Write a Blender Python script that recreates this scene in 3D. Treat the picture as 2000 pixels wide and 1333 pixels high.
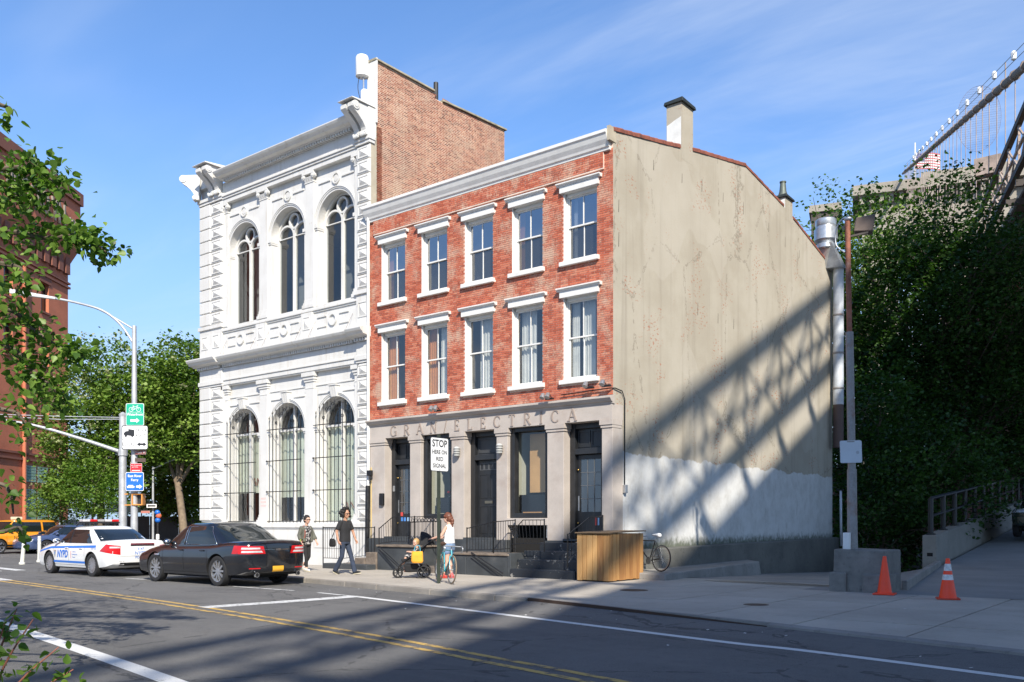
import bpy, bmesh, math, random
import numpy as np
from mathutils import Vector, Matrix, Quaternion
R = math.radians
rng = random.Random(7)
for o in list(bpy.data.objects): bpy.data.objects.remove(o)
SC = bpy.context.scene
COL = SC.collection
# ------------------------------------------------------------------ camera
cam = bpy.data.cameras.new('camera'); cam_o = bpy.data.objects.new('camera', cam); COL.objects.link(cam_o)
cam_o.location = (12.41, -19.72, 1.42)
cam_o.rotation_euler = (R(90), 0, math.atan2(.6239, .7815))
cam.sensor_width = 36; cam.lens = 36 * 1753 / 2000
cam.shift_y = 355.5 / 2000
cam.clip_start = .05; cam.clip_end = 6000
SC.camera = cam_o
# ------------------------------------------------------------------ light and sky
SUN = Vector((1.2, -1.0, 1.2)).normalized()
sl = bpy.data.lights.new('sun', 'SUN'); so = bpy.data.objects.new('sun', sl); COL.objects.link(so)
sl.energy = 5.0; sl.angle = R(.75); sl.color = (1, .93, .82)
so.rotation_euler = (-SUN).to_track_quat('-Z', 'Y').to_euler()
so.location = (60, -60, 80)
W = bpy.data.worlds.new('World'); SC.world = W; W.use_nodes = True
def sky_nodes():
    nt = W.node_tree; N = nt.nodes; L = nt.links; N.clear()
    out = N.new('ShaderNodeOutputWorld'); bg = N.new('ShaderNodeBackground'); bg.inputs[1].default_value = .108
    sky = N.new('ShaderNodeTexSky'); sky.sky_type = 'NISHITA'; sky.sun_disc = False
    sky.sun_elevation = math.asin(SUN.z); sky.sun_rotation = math.atan2(SUN.x, SUN.y)
    sky.altitude = 0; sky.air_density = 1.0; sky.dust_density = .35; sky.ozone_density = 3.0
    tc = N.new('ShaderNodeTexCoord'); sep = N.new('ShaderNodeSeparateXYZ'); L.new(tc.outputs['Generated'], sep.inputs[0])
    def math_(op, a, b=None):
        m = N.new('ShaderNodeMath'); m.operation = op
        for i, v in enumerate((a, b)):
            if v is None: continue
            if isinstance(v, (int, float)): m.inputs[i].default_value = v
            else: L.new(v, m.inputs[i])
        return m.outputs[0]
    zc = math_('MAXIMUM', sep.outputs[2], .02)
    den = math_('ADD', zc, .12)
    px = math_('DIVIDE', sep.outputs[0], den); py = math_('DIVIDE', sep.outputs[1], den)
    cmb = N.new('ShaderNodeCombineXYZ'); L.new(px, cmb.inputs[0]); L.new(py, cmb.inputs[1])
    def layer(rot, scl, seed, lo, hi, det=7):
        mp = N.new('ShaderNodeMapping'); mp.inputs['Rotation'].default_value = (0, 0, R(rot)); mp.inputs['Scale'].default_value = scl
        mp.inputs['Location'].default_value = (seed, seed * .7, 0); L.new(cmb.outputs[0], mp.inputs[0])
        n = N.new('ShaderNodeTexNoise'); n.inputs['Scale'].default_value = 1; n.inputs['Detail'].default_value = det
        n.inputs['Roughness'].default_value = .6; n.inputs['Distortion'].default_value = .7; L.new(mp.outputs[0], n.inputs[0])
        r = N.new('ShaderNodeMapRange'); r.inputs[1].default_value = lo; r.inputs[2].default_value = hi; r.interpolation_type = 'SMOOTHSTEP'
        L.new(n.outputs[0], r.inputs[0]); return r.outputs[0]
    c1 = layer(22, (.6, 2.0, 1), 3.1, .36, .74)
    c2 = layer(30, (.35, 1.1, 1), 9.4, .33, .66, 4)
    c3 = layer(14, (1.2, 7.0, 1), 5.7, .40, .80)
    a = math_('MULTIPLY', c1, c2); b = math_('MULTIPLY', c3, .22); b = math_('MULTIPLY', b, c2)
    cl = math_('MULTIPLY', math_('ADD', math_('MULTIPLY', a, 1.1), b), .42)
    mix = N.new('ShaderNodeMix'); mix.data_type = 'RGBA'
    L.new(cl, mix.inputs[0]); 
    hs = N.new('ShaderNodeHueSaturation'); hs.inputs['Saturation'].default_value = 1.0; hs.inputs['Value'].default_value = 1.0
    # clear summer air: a touch bluer than the model, pale blue instead of cream near the horizon
    tn = N.new('ShaderNodeMix'); tn.data_type = 'RGBA'; tn.blend_type = 'MULTIPLY'; tn.inputs[0].default_value = 1; L.new(sky.outputs[0], tn.inputs[6]); tn.inputs[7].default_value = (1.0, 1.24, 1.50, 1)
    hz = N.new('ShaderNodeMapRange'); hz.interpolation_type = 'SMOOTHSTEP'; hz.inputs[1].default_value = .02; hz.inputs[2].default_value = .42; hz.inputs[3].default_value = .88; hz.inputs[4].default_value = .0; L.new(zc, hz.inputs[0])
    hm = N.new('ShaderNodeMix'); hm.data_type = 'RGBA'; L.new(hz.outputs[0], hm.inputs[0]); L.new(tn.outputs[2], hm.inputs[6]); hm.inputs[7].default_value = (2.9, 4.1, 5.9, 1)
    L.new(hm.outputs[2], hs.inputs['Color'])
    L.new(hs.outputs[0], mix.inputs[6]); mix.inputs[7].default_value = (5.9, 6.5, 7.4, 1)
    L.new(mix.outputs[2], bg.inputs[0]); L.new(bg.outputs[0], out.inputs[0])
sky_nodes()
vs = SC.view_settings; vs.view_transform = 'Standard'; vs.look = 'None'; vs.gamma = 1; vs.exposure = .55
vs.use_curve_mapping = False
SC.render.engine = 'CYCLES'
SC.cycles.max_bounces = 6; SC.cycles.diffuse_bounces = 3; SC.cycles.glossy_bounces = 3; SC.cycles.transparent_max_bounces = 8; SC.cycles.transmission_bounces = 3
# ------------------------------------------------------------------ mesh helpers
def link(o, parent=None):
    COL.objects.link(o)
    if parent is not None: o.parent = parent
    return o
def empty(name, loc=(0, 0, 0), rz=0, parent=None, label=None, cat=None, group=None):
    o = bpy.data.objects.new(name, None); o.empty_display_size = .2
    o.location = loc; o.rotation_euler = (0, 0, rz); link(o, parent)
    return tag(o, label, cat, group)
def tag(o, label=None, cat=None, group=None, kind=None):
    if label: o['label'] = label
    if cat: o['category'] = cat
    if group: o['group'] = group
    if kind: o['kind'] = kind
    return o
class MB:
    """collects faces, builds ONE mesh object"""
    def __init__(s): s.v = []; s.f = []; s.m = []; s.mi = 0
    def add(s, vs, fs):
        b = len(s.v); s.v += [tuple(p) for p in vs]
        for f in fs: s.f.append(tuple(b + i for i in f)); s.m.append(s.mi)
        return s
    def box(s, x0, x1, y0, y1, z0, z1):
        return s.add([(x0, y0, z0), (x1, y0, z0), (x1, y1, z0), (x0, y1, z0), (x0, y0, z1), (x1, y0, z1), (x1, y1, z1), (x0, y1, z1)],
                     [(0, 3, 2, 1), (4, 5, 6, 7), (0, 1, 5, 4), (1, 2, 6, 5), (2, 3, 7, 6), (3, 0, 4, 7)])
    def hull8(s, p): return s.add(p, [(0, 3, 2, 1), (4, 5, 6, 7), (0, 1, 5, 4), (1, 2, 6, 5), (2, 3, 7, 6), (3, 0, 4, 7)])
    def bar(s, a, b, w, h=None, up=(0, 0, 1)):
        """rectangular bar from a to b, width w (sideways) height h"""
        a = Vector(a); b = Vector(b); h = h or w; d = (b - a).normalized(); up = Vector(up)
        if abs(d.dot(up)) > .95: up = Vector((1, 0, 0)) if abs(d.x) < .9 else Vector((0, 1, 0))
        sx = d.cross(up).normalized() * w / 2; sz = sx.cross(d).normalized() * h / 2
        ps = [c + i * sx + j * sz for c in (a, b) for i, j in ((-1, -1), (1, -1), (1, 1), (-1, 1))]
        return s.hull8(ps)
    def tube(s, pts, r, n=8, cap=True):
        """round tube along pts; r a number or one per point"""
        pts = [Vector(p) for p in pts]; k = len(pts)
        rs = [r] * k if isinstance(r, (int, float)) else r
        ref = None; vs = []
        for i, p in enumerate(pts):
            d = (pts[min(i + 1, k - 1)] - pts[max(i - 1, 0)]).normalized()
            if ref is None:
                ref = Vector((0, 0, 1)) if abs(d.z) < .9 else Vector((1, 0, 0))
            sx = d.cross(ref).normalized(); sy = sx.cross(d).normalized(); ref = sy
            for j in range(n):
                a = 2 * math.pi * j / n
                vs.append(p + rs[i] * (math.cos(a) * sx + math.sin(a) * sy))
        fs = [(i * n + j, i * n + (j + 1) % n, (i + 1) * n + (j + 1) % n, (i + 1) * n + j) for i in range(k - 1) for j in range(n)]
        if cap: fs += [tuple(range(n))[::-1], tuple((k - 1) * n + j for j in range(n))]
        return s.add(vs, fs)
    def lathe(s, prof, c=(0, 0, 0), n=16, axis='z', closed=True):
        """prof list of (r, h)"""
        vs = []
        for r, h in prof:
            for j in range(n):
                a = 2 * math.pi * j / n; x, y = r * math.cos(a), r * math.sin(a)
                p = {'z': (x, y, h), 'x': (h, x, y), 'y': (x, h, y)}[axis]
                vs.append((p[0] + c[0], p[1] + c[1], p[2] + c[2]))
        k = len(prof)
        fs = [(i * n + j, i * n + (j + 1) % n, (i + 1) * n + (j + 1) % n, (i + 1) * n + j) for i in range(k - 1) for j in range(n)]
        if closed: fs += [tuple(range(n))[::-1], tuple((k - 1) * n + j for j in range(n))]
        return s.add(vs, fs)
    def prism(s, poly, y0, y1, plane='xz', cap=True):
        """extrude a 2D polygon: plane xz along y, xy along z, yz along x"""
        def P(a, b, t): return {'xz': (a, t, b), 'xy': (a, b, t), 'yz': (t, a, b)}[plane]
        n = len(poly); vs = [P(a, b, y0) for a, b in poly] + [P(a, b, y1) for a, b in poly]
        fs = [(i, (i + 1) % n, n + (i + 1) % n, n + i) for i in range(n)]
        if cap: fs += [tuple(range(n))[::-1], tuple(range(n, 2 * n))]
        return s.add(vs, fs)
    def profile(s, prof, x0, x1):
        """moulding: profile of (y, z) points swept along x, capped"""
        n = len(prof); vs = [(x0, y, z) for y, z in prof] + [(x1, y, z) for y, z in prof]
        fs = [(i, (i + 1) % n, n + (i + 1) % n, n + i) for i in range(n)] + [tuple(range(n))[::-1], tuple(range(n, 2 * n))]
        return s.add(vs, fs)
    def ring(s, cx, cz, r0, r1, y0, y1, a0=0, a1=math.pi, n=24):
        """arch ring in the xz plane between radii, from y0 (front) to y1 (back)"""
        full = abs(a1 - a0) > 6.2; vs = []
        m = n if full else n + 1
        for i in range(m):
            a = a0 + (a1 - a0) * i / n; c, d = math.cos(a), math.sin(a)
            vs += [(cx + r0 * c, y0, cz + r0 * d), (cx + r1 * c, y0, cz + r1 * d), (cx + r1 * c, y1, cz + r1 * d), (cx + r0 * c, y1, cz + r0 * d)]
        fs = []
        for i in range(n):
            a, b = 4 * i, 4 * ((i + 1) % m)
            for k in range(4): fs.append((a + k, a + (k + 1) % 4, b + (k + 1) % 4, b + k))
        if not full: fs += [(0, 3, 2, 1), tuple(4 * (m - 1) + k for k in range(4))]
        return s.add(vs, fs)
    def sphere(s, c, r, n=12, m=8, sc=(1, 1, 1)):
        vs = []; fs = []
        for i in range(m + 1):
            t = math.pi * i / m
            for j in range(n):
                a = 2 * math.pi * j / n
                vs.append((c[0] + r * sc[0] * math.sin(t) * math.cos(a), c[1] + r * sc[1] * math.sin(t) * math.sin(a), c[2] + r * sc[2] * math.cos(t)))
        for i in range(m):
            for j in range(n): fs.append((i * n + j, i * n + (j + 1) % n, (i + 1) * n + (j + 1) % n, (i + 1) * n + j))
        return s.add(vs, fs)
    def tf(s, M):
        s.v = [tuple(M @ Vector(p)) for p in s.v]; return s
    def mesh(s, name, smooth=False, fix=True):
        me = bpy.data.meshes.new(name); me.from_pydata(s.v, [], s.f); 
        if fix:
            bm = bmesh.new(); bm.from_mesh(me)
            if smooth: bmesh.ops.remove_doubles(bm, verts=bm.verts, dist=1e-5)
            bmesh.ops.recalc_face_normals(bm, faces=bm.faces)
            bm.to_mesh(me); bm.free()
        return me
    def build(s, name, mat, parent=None, smooth=False, auto=None, bevel=0, fix=True):
        me = s.mesh(name, smooth, fix)
        o = bpy.data.objects.new(name, me)
        for m in (mat if isinstance(mat, (list, tuple)) else [mat]): me.materials.append(m)
        if isinstance(mat, (list, tuple)) and len(me.polygons) == len(s.m): me.polygons.foreach_set('material_index', s.m)
        link(o, parent)
        if smooth:
            me.polygons.foreach_set('use_smooth', [True] * len(me.polygons))
            if auto is not None: me.set_sharp_from_angle(angle=R(auto))
        if bevel:
            b = o.modifiers.new('bevel', 'BEVEL'); b.width = bevel; b.segments = 2; b.limit_method = 'ANGLE'; b.angle_limit = R(40)
        return o
def inst(me, name, parent, loc=(0, 0, 0), rz=0, rot=None, scale=None):
    o = bpy.data.objects.new(name, me); o.location = loc; o.rotation_euler = rot or (0, 0, rz)
    if scale: o.scale = scale
    return link(o, parent)
def text_mesh(body, size, extrude=.002, align='CENTER', shear=0, offset=0, space=1, sx=1):
    cu = bpy.data.curves.new('t', 'FONT'); cu.body = body; cu.size = size; cu.extrude = extrude; cu.align_x = align; cu.align_y = 'CENTER'
    cu.shear = shear; cu.offset = offset; cu.space_character = space; cu.resolution_u = 3
    o = bpy.data.objects.new('t', cu); COL.objects.link(o)
    dg = bpy.context.evaluated_depsgraph_get(); me = bpy.data.meshes.new_from_object(o.evaluated_get(dg))
    bpy.data.objects.remove(o)
    if sx != 1: me.transform(Matrix.Diagonal((sx, 1, 1, 1)))
    return me
def text(body, size, mat, parent, loc, rot=(R(90), 0, 0), name='lettering', **k):
    me = text_mesh(body, size, **k); me.materials.clear(); me.materials.append(mat)
    o = bpy.data.objects.new(name, me); o.location = loc; o.rotation_euler = rot
    return link(o, parent)
# ------------------------------------------------------------------ materials
MATS = {}
def nodes(name):
    m = bpy.data.materials.new(name); m.use_nodes = True; nt = m.node_tree; nt.nodes.clear()
    out = nt.nodes.new('ShaderNodeOutputMaterial'); b = nt.nodes.new('ShaderNodeBsdfPrincipled'); nt.links.new(b.outputs[0], out.inputs[0])
    MATS[name] = m
    return m, nt, b, out
class NT:
    """tiny node-graph shorthand"""
    def __init__(s, nt): s.nt = nt; s.N = nt.nodes; s.L = nt.links
    def set(s, inp, v):
        if v is None: return
        if hasattr(v, 'is_output'): s.L.new(v, inp)
        elif isinstance(v, (tuple, list)) and len(v) == 3 and inp.type == 'RGBA': inp.default_value = (*v, 1)
        else: inp.default_value = v
    def pos(s): return s.N.new('ShaderNodeNewGeometry').outputs['Position']
    def obj(s): return s.N.new('ShaderNodeTexCoord').outputs['Object']
    def map(s, vec, scale=(1, 1, 1), loc=(0, 0, 0), rot=(0, 0, 0)):
        n = s.N.new('ShaderNodeMapping'); s.L.new(vec, n.inputs[0]); n.inputs['Scale'].default_value = scale; n.inputs['Location'].default_value = loc
        n.inputs['Rotation'].default_value = rot; return n.outputs[0]
    def noise(s, vec, scale, detail=4, rough=.55, dist=0):
        n = s.N.new('ShaderNodeTexNoise'); s.L.new(vec, n.inputs['Vector']); n.inputs['Scale'].default_value = scale; n.inputs['Detail'].default_value = detail
        n.inputs['Roughness'].default_value = rough; n.inputs['Distortion'].default_value = dist; return n.outputs[0]
    def voro(s, vec, scale, feat='F1'):
        n = s.N.new('ShaderNodeTexVoronoi'); s.L.new(vec, n.inputs['Vector']); n.inputs['Scale'].default_value = scale; n.feature = feat; return n.outputs[0]
    def rng(s, v, a, b, c=0, d=1, smooth=True):
        n = s.N.new('ShaderNodeMapRange'); s.set(n.inputs[0], v); n.inputs[1].default_value = a; n.inputs[2].default_value = b
        n.inputs[3].default_value = c; n.inputs[4].default_value = d
        if smooth: n.interpolation_type = 'SMOOTHSTEP'
        return n.outputs[0]
    def m(s, op, a, b=None, c=None):
        n = s.N.new('ShaderNodeMath'); n.operation = op; s.set(n.inputs[0], a); s.set(n.inputs[1], b); s.set(n.inputs[2], c); return n.outputs[0]
    def mix(s, f, a, b, mode='MIX'):
        n = s.N.new('ShaderNodeMix'); n.data_type = 'RGBA'; n.blend_type = mode; s.set(n.inputs[0], f); s.set(n.inputs[6], a); s.set(n.inputs[7], b); return n.outputs[2]
    def ramp(s, v, stops):
        n = s.N.new('ShaderNodeValToRGB'); s.set(n.inputs[0], v); e = n.color_ramp.elements
        e[0].position, e[0].color = stops[0][0], (*stops[0][1], 1); e[1].position, e[1].color = stops[-1][0], (*stops[-1][1], 1)
        for p, c in stops[1:-1]: x = e.new(p); x.color = (*c, 1)
        return n.outputs[0]
    def sep(s, v): n = s.N.new('ShaderNodeSeparateXYZ'); s.L.new(v, n.inputs[0]); return n.outputs
    def comb(s, x, y, z=0): n = s.N.new('ShaderNodeCombineXYZ'); s.set(n.inputs[0], x); s.set(n.inputs[1], y); s.set(n.inputs[2], z); return n.outputs[0]
    def white(s, v): n = s.N.new('ShaderNodeTexWhiteNoise'); n.noise_dimensions = '3D'; s.L.new(v, n.inputs[0]); return n.outputs[0]
    def bump(s, h, strength=.3, dist=.01):
        n = s.N.new('ShaderNodeBump'); s.L.new(h, n.inputs['Height']); n.inputs['Strength'].default_value = strength; n.inputs['Distance'].default_value = dist; return n.outputs[0]
def M(name, col, rough=.7, metal=0, var=.12, scale=3., fine=40., bump=.15, spec=.5, dirt=None, dirt_amt=.35, coat=0, coord='pos', rvar=.08):
    """plain surface with cloudy variation, fine grain and optional dirt colour"""
    if name in MATS: return MATS[name]
    m, nt, b, out = nodes(name); g = NT(nt)
    p = g.pos() if coord == 'pos' else g.obj()
    n1 = g.noise(p, scale, 5); n2 = g.noise(p, fine, 3)
    k = g.m('ADD', g.m('MULTIPLY', n1, .7), g.m('MULTIPLY', n2, .3))
    lo = tuple(c * (1 - var) for c in col); hi = tuple(min(1, c * (1 + var)) for c in col)
    c = g.mix(g.rng(k, .3, .7), lo, hi)
    if dirt:
        d = g.rng(g.noise(p, scale * .6, 6, .65), .5, .78, 0, dirt_amt)
        c = g.mix(d, c, dirt)
    g.set(b.inputs['Base Color'], c)
    g.set(b.inputs['Roughness'], g.rng(n1, .3, .7, max(.02, rough - rvar), min(1, rough + rvar)))
    b.inputs['Metallic'].default_value = metal
    b.inputs['Specular IOR Level'].default_value = spec
    if coat: b.inputs['Coat Weight'].default_value = coat; b.inputs['Coat Roughness'].default_value = .04
    if bump: g.set(b.inputs['Normal'], g.bump(g.m('ADD', n2, g.m('MULTIPLY', n1, .6)), bump, .006))
    return m
def flat(name, col, rough=.6, metal=0, spec=.5):
    return M(name, col, rough, metal, var=.06, bump=0, spec=spec, coord='obj')
def glass(name, tint=(.55, .62, .62), dark=(.012, .015, .018), mixf=.55, rough=.015, refl=.07):
    """window pane: partly see-through, mirror-like sheen growing with angle"""
    if name in MATS: return MATS[name]
    m, nt, b, out = nodes(name); g = NT(nt); nt.nodes.remove(b)
    fr = g.N.new('ShaderNodeLayerWeight'); fr.inputs[0].default_value = .5
    gl = g.N.new('ShaderNodeBsdfGlossy'); gl.inputs[1].default_value = rough; gl.inputs[0].default_value = (.95, .97, 1, 1)
    nz = g.noise(g.pos(), .9, 2); bp = g.bump(nz, .25, .02); g.L.new(bp, gl.inputs['Normal'])
    tr = g.N.new('ShaderNodeBsdfTransparent'); tr.inputs[0].default_value = (*tint, 1)
    df = g.N.new('ShaderNodeBsdfDiffuse'); df.inputs[0].default_value = (*dark, 1)
    m1 = g.N.new('ShaderNodeMixShader'); m1.inputs[0].default_value = mixf; g.L.new(df.outputs[0], m1.inputs[1]); g.L.new(tr.outputs[0], m1.inputs[2])
    m2 = g.N.new('ShaderNodeMixShader'); f = g.m('ADD', g.m('MULTIPLY', g.m('POWER', fr.outputs['Facing'], 3.5), .9), refl)
    g.L.new(f, m2.inputs[0]); g.L.new(m1.outputs[0], m2.inputs[1]); g.L.new(gl.outputs[0], m2.inputs[2]); g.L.new(m2.outputs[0], out.inputs[0])
    return m
def leaf_mat(name, c0, c1, c2, trans=.35):
    if name in MATS: return MATS[name]
    m, nt, b, out = nodes(name); g = NT(nt)
    at = g.N.new('ShaderNodeAttribute'); at.attribute_name = 'rnd'
    n = g.noise(g.pos(), .8, 3)
    k = g.m('ADD', g.m('MULTIPLY', at.outputs['Fac'], .65), g.m('MULTIPLY', n, .35))
    c = g.ramp(k, [(.15, c0), (.5, c1), (.9, c2)])
    g.set(b.inputs['Base Color'], c); b.inputs['Roughness'].default_value = .45; b.inputs['Specular IOR Level'].default_value = .35
    tl = g.N.new('ShaderNodeBsdfTranslucent'); g.L.new(g.mix(1., c, (1.0, 1.35, .45), 'MULTIPLY'), tl.inputs[0])
    mx = g.N.new('ShaderNodeMixShader'); mx.inputs[0].default_value = trans
    g.L.new(b.outputs[0], mx.inputs[1]); g.L.new(tl.outputs[0], mx.inputs[2]); g.L.new(mx.outputs[0], out.inputs[0])
    return m
# ------------------------------------------------------------------ shared materials
def brick_mat(name, axis, course, per, stops, worn, worn_lo, worn_hi, mortar=None, dark=.0, seed=0):
    m, nt, b, out = nodes(name); g = NT(nt); p = g.pos(); s = g.sep(p)
    u = s[0] if axis == 'x' else s[1]
    row = g.m('FLOOR', g.m('DIVIDE', s[2], course))
    off = g.m('MULTIPLY', g.m('MODULO', row, 2.), per / 2)
    t = g.m('DIVIDE', g.m('ADD', g.m('ADD', u, 100.), off), per)
    cell = g.m('FLOOR', t); half = g.m('GREATER_THAN', g.m('FRACT', t), .66)
    w = g.white(g.comb(g.m('ADD', g.m('MULTIPLY', cell, 2.), half), row, seed + .5))
    c = g.ramp(w, stops)
    n1 = g.noise(p, 1.1, 6, .65); n2 = g.noise(p, 26, 4, .6)
    k = g.m('ADD', g.m('MULTIPLY', n1, .75), g.m('MULTIPLY', n2, .3))
    c = g.mix(g.rng(k, worn_lo, worn_hi, 0, .85), c, worn)
    if dark: c = g.mix(g.rng(g.noise(p, .55, 4), .45, .75, 0, dark), c, (.10, .075, .065))
    c = g.mix(g.rng(g.noise(p, 90, 2), .2, .8, 0, .25), c, (.5, .35, .3), 'MULTIPLY')
    g.set(b.inputs['Base Color'], c); b.inputs['Roughness'].default_value = .85; b.inputs['Specular IOR Level'].default_value = .25
    g.set(b.inputs['Normal'], g.bump(n2, .5, .006))
    return m
def asphalt():
    m, nt, b, out = nodes('asphalt'); g = NT(nt); p = g.pos()
    n1 = g.noise(p, .35, 5, .6); n2 = g.noise(p, 6, 5, .7); n3 = g.voro(p, 140); n4 = g.noise(p, 260, 2)
    st = g.noise(g.map(p, (.12, 3.2, 1), (0, 0, 0), (0, 0, R(-12))), 1.0, 4)
    c = g.mix(g.rng(n1, .3, .7), (.10, .099, .097), (.152, .149, .144))
    c = g.mix(g.rng(st, .42, .68, 0, .55), c, (.155, .15, .142))
    c = g.mix(g.rng(n2, .45, .8, 0, .45), c, (.062, .062, .064))
    c = g.mix(g.rng(n4, .52, .66, 0, .7), c, (.25, .245, .23)); c = g.mix(g.rng(g.noise(p, 120, 2), .52, .66, 0, .6), c, (.035, .035, .037))
    cr = g.voro(g.map(p, (.35, .35, .35)), 1.0, 'DISTANCE_TO_EDGE'); 
    w = g.m('ADD', cr, g.m('MULTIPLY', g.m('SUBTRACT', g.noise(p, 3, 4), .5), .12))
    c = g.mix(g.rng(g.m('ABSOLUTE', w), .004, .010, .55, 0), c, (.028, .028, .03))
    g.set(b.inputs['Base Color'], c); b.inputs['Roughness'].default_value = .88; b.inputs['Specular IOR Level'].default_value = .3
    g.set(b.inputs['Normal'], g.bump(g.m('ADD', g.m('MULTIPLY', n3, .6), n4), .45, .006))
    return m
def concrete(name, a, bcol, stain=(.10, .09, .08), amt=.5, scale=.5):
    m, nt, b, out = nodes(name); g = NT(nt); p = g.pos()
    n1 = g.noise(p, scale, 6, .62); n2 = g.noise(p, 9, 6, .7); n4 = g.noise(p, 170, 2)
    c = g.mix(g.rng(n1, .3, .7), a, bcol)
    ob = g.N.new('ShaderNodeObjectInfo').outputs['Random']
    c = g.mix(g.rng(ob, 0, 1, 0, .18), c, tuple(x * .72 for x in a))
    c = g.mix(g.rng(n2, .52, .8, 0, amt), c, stain)
    sp = g.voro(p, 2.6); c = g.mix(g.rng(sp, .03, .055, .6, 0), c, (.06, .055, .05))
    c = g.mix(g.rng(n4, .35, .75, 0, .3), c, tuple(min(1, x * 1.3) for x in bcol))
    g.set(b.inputs['Base Color'], c); b.inputs['Roughness'].default_value = .85; b.inputs['Specular IOR Level'].default_value = .3
    g.set(b.inputs['Normal'], g.bump(g.m('ADD', n4, g.m('MULTIPLY', n2, 1.5)), .35, .006))
    return m
def paint_mark(name, col, wear_lo, wear_hi):
    """worn road paint over asphalt: chips show the asphalt colour"""
    m, nt, b, out = nodes(name); g = NT(nt); p = g.pos()
    n = g.m('ADD', g.m('MULTIPLY', g.noise(p, 5, 5, .7), .55), g.m('MULTIPLY', g.noise(g.map(p, (1.2, 5, 1), rot=(0, 0, R(-12))), 6, 4, .7), .45))
    c = g.mix(g.rng(n, wear_lo, wear_hi), col, (.085, .083, .08))
    c = g.mix(g.rng(g.noise(p, 60, 3), .45, .8, 0, .35), c, (.12, .12, .12))
    g.set(b.inputs['Base Color'], c); b.inputs['Roughness'].default_value = .8
    return m
asph = asphalt()
conc = concrete('sidewalk_concrete', (.33, .30, .255), (.45, .41, .35), amt=.4)
conc_d = concrete('stained_concrete', (.20, .19, .175), (.30, .285, .26), (.05, .048, .045), .75, .8)
stone_k = concrete('kerb_granite', (.20, .18, .155), (.29, .265, .23), (.07, .06, .05), .75, 1.4)
agg = concrete('exposed_aggregate', (.13, .125, .115), (.24, .23, .21), (.035, .033, .03), .8, 2.)
dkconc = concrete('dark_damp_concrete', (.10, .10, .09), (.17, .165, .145), (.03, .033, .025), .8, .7)
yel = paint_mark('yellow_road_paint', (.56, .36, .09), .47, .60)
whi = paint_mark('white_road_paint', (.66, .66, .64), .57, .69)
whf = paint_mark('worn_white_paint', (.62, .62, .60), .50, .62)
black_metal = M('black_painted_metal', (.012, .012, .013), .42, 0, .2, 8, 60, .1)
galv = M('galvanised_steel', (.42, .43, .44), .42, .75, .15, 5, 30, .08)
rust_steel = M('rusted_steel_edge', (.055, .035, .025), .7, .3, .3, 6, 60, .3, dirt=(.16, .07, .03))
soil = M('dark_soil', (.05, .043, .032), .95, 0, .35, 1.5, 30, .6, dirt=(.05, .07, .02))
white_plastic = flat('white_plastic', (.72, .72, .70), .45)
CURB = [(-90, -3.6), (-20, -4.55), (-6.08, -4.99), (-1.68, -5.69), (1.55, -6.12), (4.34, -6.86), (7.23, -7.52), (10.64, -8.44), (30, -13.4), (70, -23)]
def curbY(x):
    for (a, b), (c, d) in zip(CURB, CURB[1:]):
        if x <= c: return b + (d - b) * (x - a) / (c - a)
    return CURB[-1][1]
# ------------------------------------------------------------------ ground, road, pavement
g_ = MB().add([(-900, -700, -.72), (700, -700, -.72), (700, 1500, -.72), (-900, 1500, -.72)], [(0, 1, 2, 3)]).build('ground', soil); tag(g_, kind='structure')
mb = MB(); xs = [-400, -90, -60, -40, -20, -13, -6.08, -4, -1.68, 0, 1.55, 3, 4.34, 5.8, 7.23, 9, 10.64, 20, 30, 50, 70, 200]
for a, b in zip(xs, xs[1:]):
    mb.add([(a, -140, -.12), (b, -140, -.12), (b, curbY(b) + .1, -.12), (a, curbY(a) + .1, -.12)], [(0, 1, 2, 3)])
mb.add([(-400, -6, -.1202), (-19.9, -6, -.1202), (-19.9, 160, -.1202), (-400, 160, -.1202)], [(0, 1, 2, 3)])
road = mb.build('road', asph, fix=False); tag(road, kind='structure')
def ribbon(mb, pts, w, z):
    n = len(pts); L_, R_ = [], []
    for i, p in enumerate(pts):
        a = Vector(pts[max(i - 1, 0)]); b = Vector(pts[min(i + 1, n - 1)]); d = (b - a).normalized(); nn = Vector((-d.y, d.x))
        L_.append((p[0] + nn.x * w / 2, p[1] + nn.y * w / 2, z)); R_.append((p[0] - nn.x * w / 2, p[1] - nn.y * w / 2, z))
    mb.add(L_ + R_, [(i, n + i, n + i + 1, i + 1) for i in range(n - 1)]); return mb
def curve_pts(p, n=8):
    out = []
    for i in range(len(p) - 1):
        p0 = Vector(p[max(i - 1, 0)]); p1 = Vector(p[i]); p2 = Vector(p[i + 1]); p3 = Vector(p[min(i + 2, len(p) - 1)])
        for k in range(n):
            t = k / n; out.append(tuple(.5 * ((2 * p1) + (p2 - p0) * t + (2 * p0 - 5 * p1 + 4 * p2 - p3) * t * t + (3 * p1 - p0 - 3 * p2 + p3) * t ** 3)))
    return out + [tuple(p[-1])]
def marking(name, pts, w, mat, z=-.116):
    o = ribbon(MB(), pts, w, z).build(name, mat, fix=False); return tag(o, kind='structure')
yl = [(-13.5, -9.42), (-7, -10.02), (-1.91, -10.6), (3.03, -11.38), (5.95, -11.99), (7.73, -12.37), (14, -13.8), (30, -17.8)]
marking('road_marking', [(x, y + .14) for x, y in curve_pts(yl)], .11, yel)
marking('road_marking', [(x, y - .14) for x, y in curve_pts(yl)], .11, yel)
marking('road_marking', curve_pts([(-1.98, -7.05), (3.1, -8.06), (7.2, -8.92), (10.82, -9.62), (30, -14.5)]), .17, whi)
marking('road_marking', [(-1.9, -7.0), (-2.0, -8.8), (-2.2, -10.45)], .42, whf, -.1155)
marking('road_marking', [(-3.3, -6.9), (-1.9, -7.08)], .12, whf, -.1150)
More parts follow.
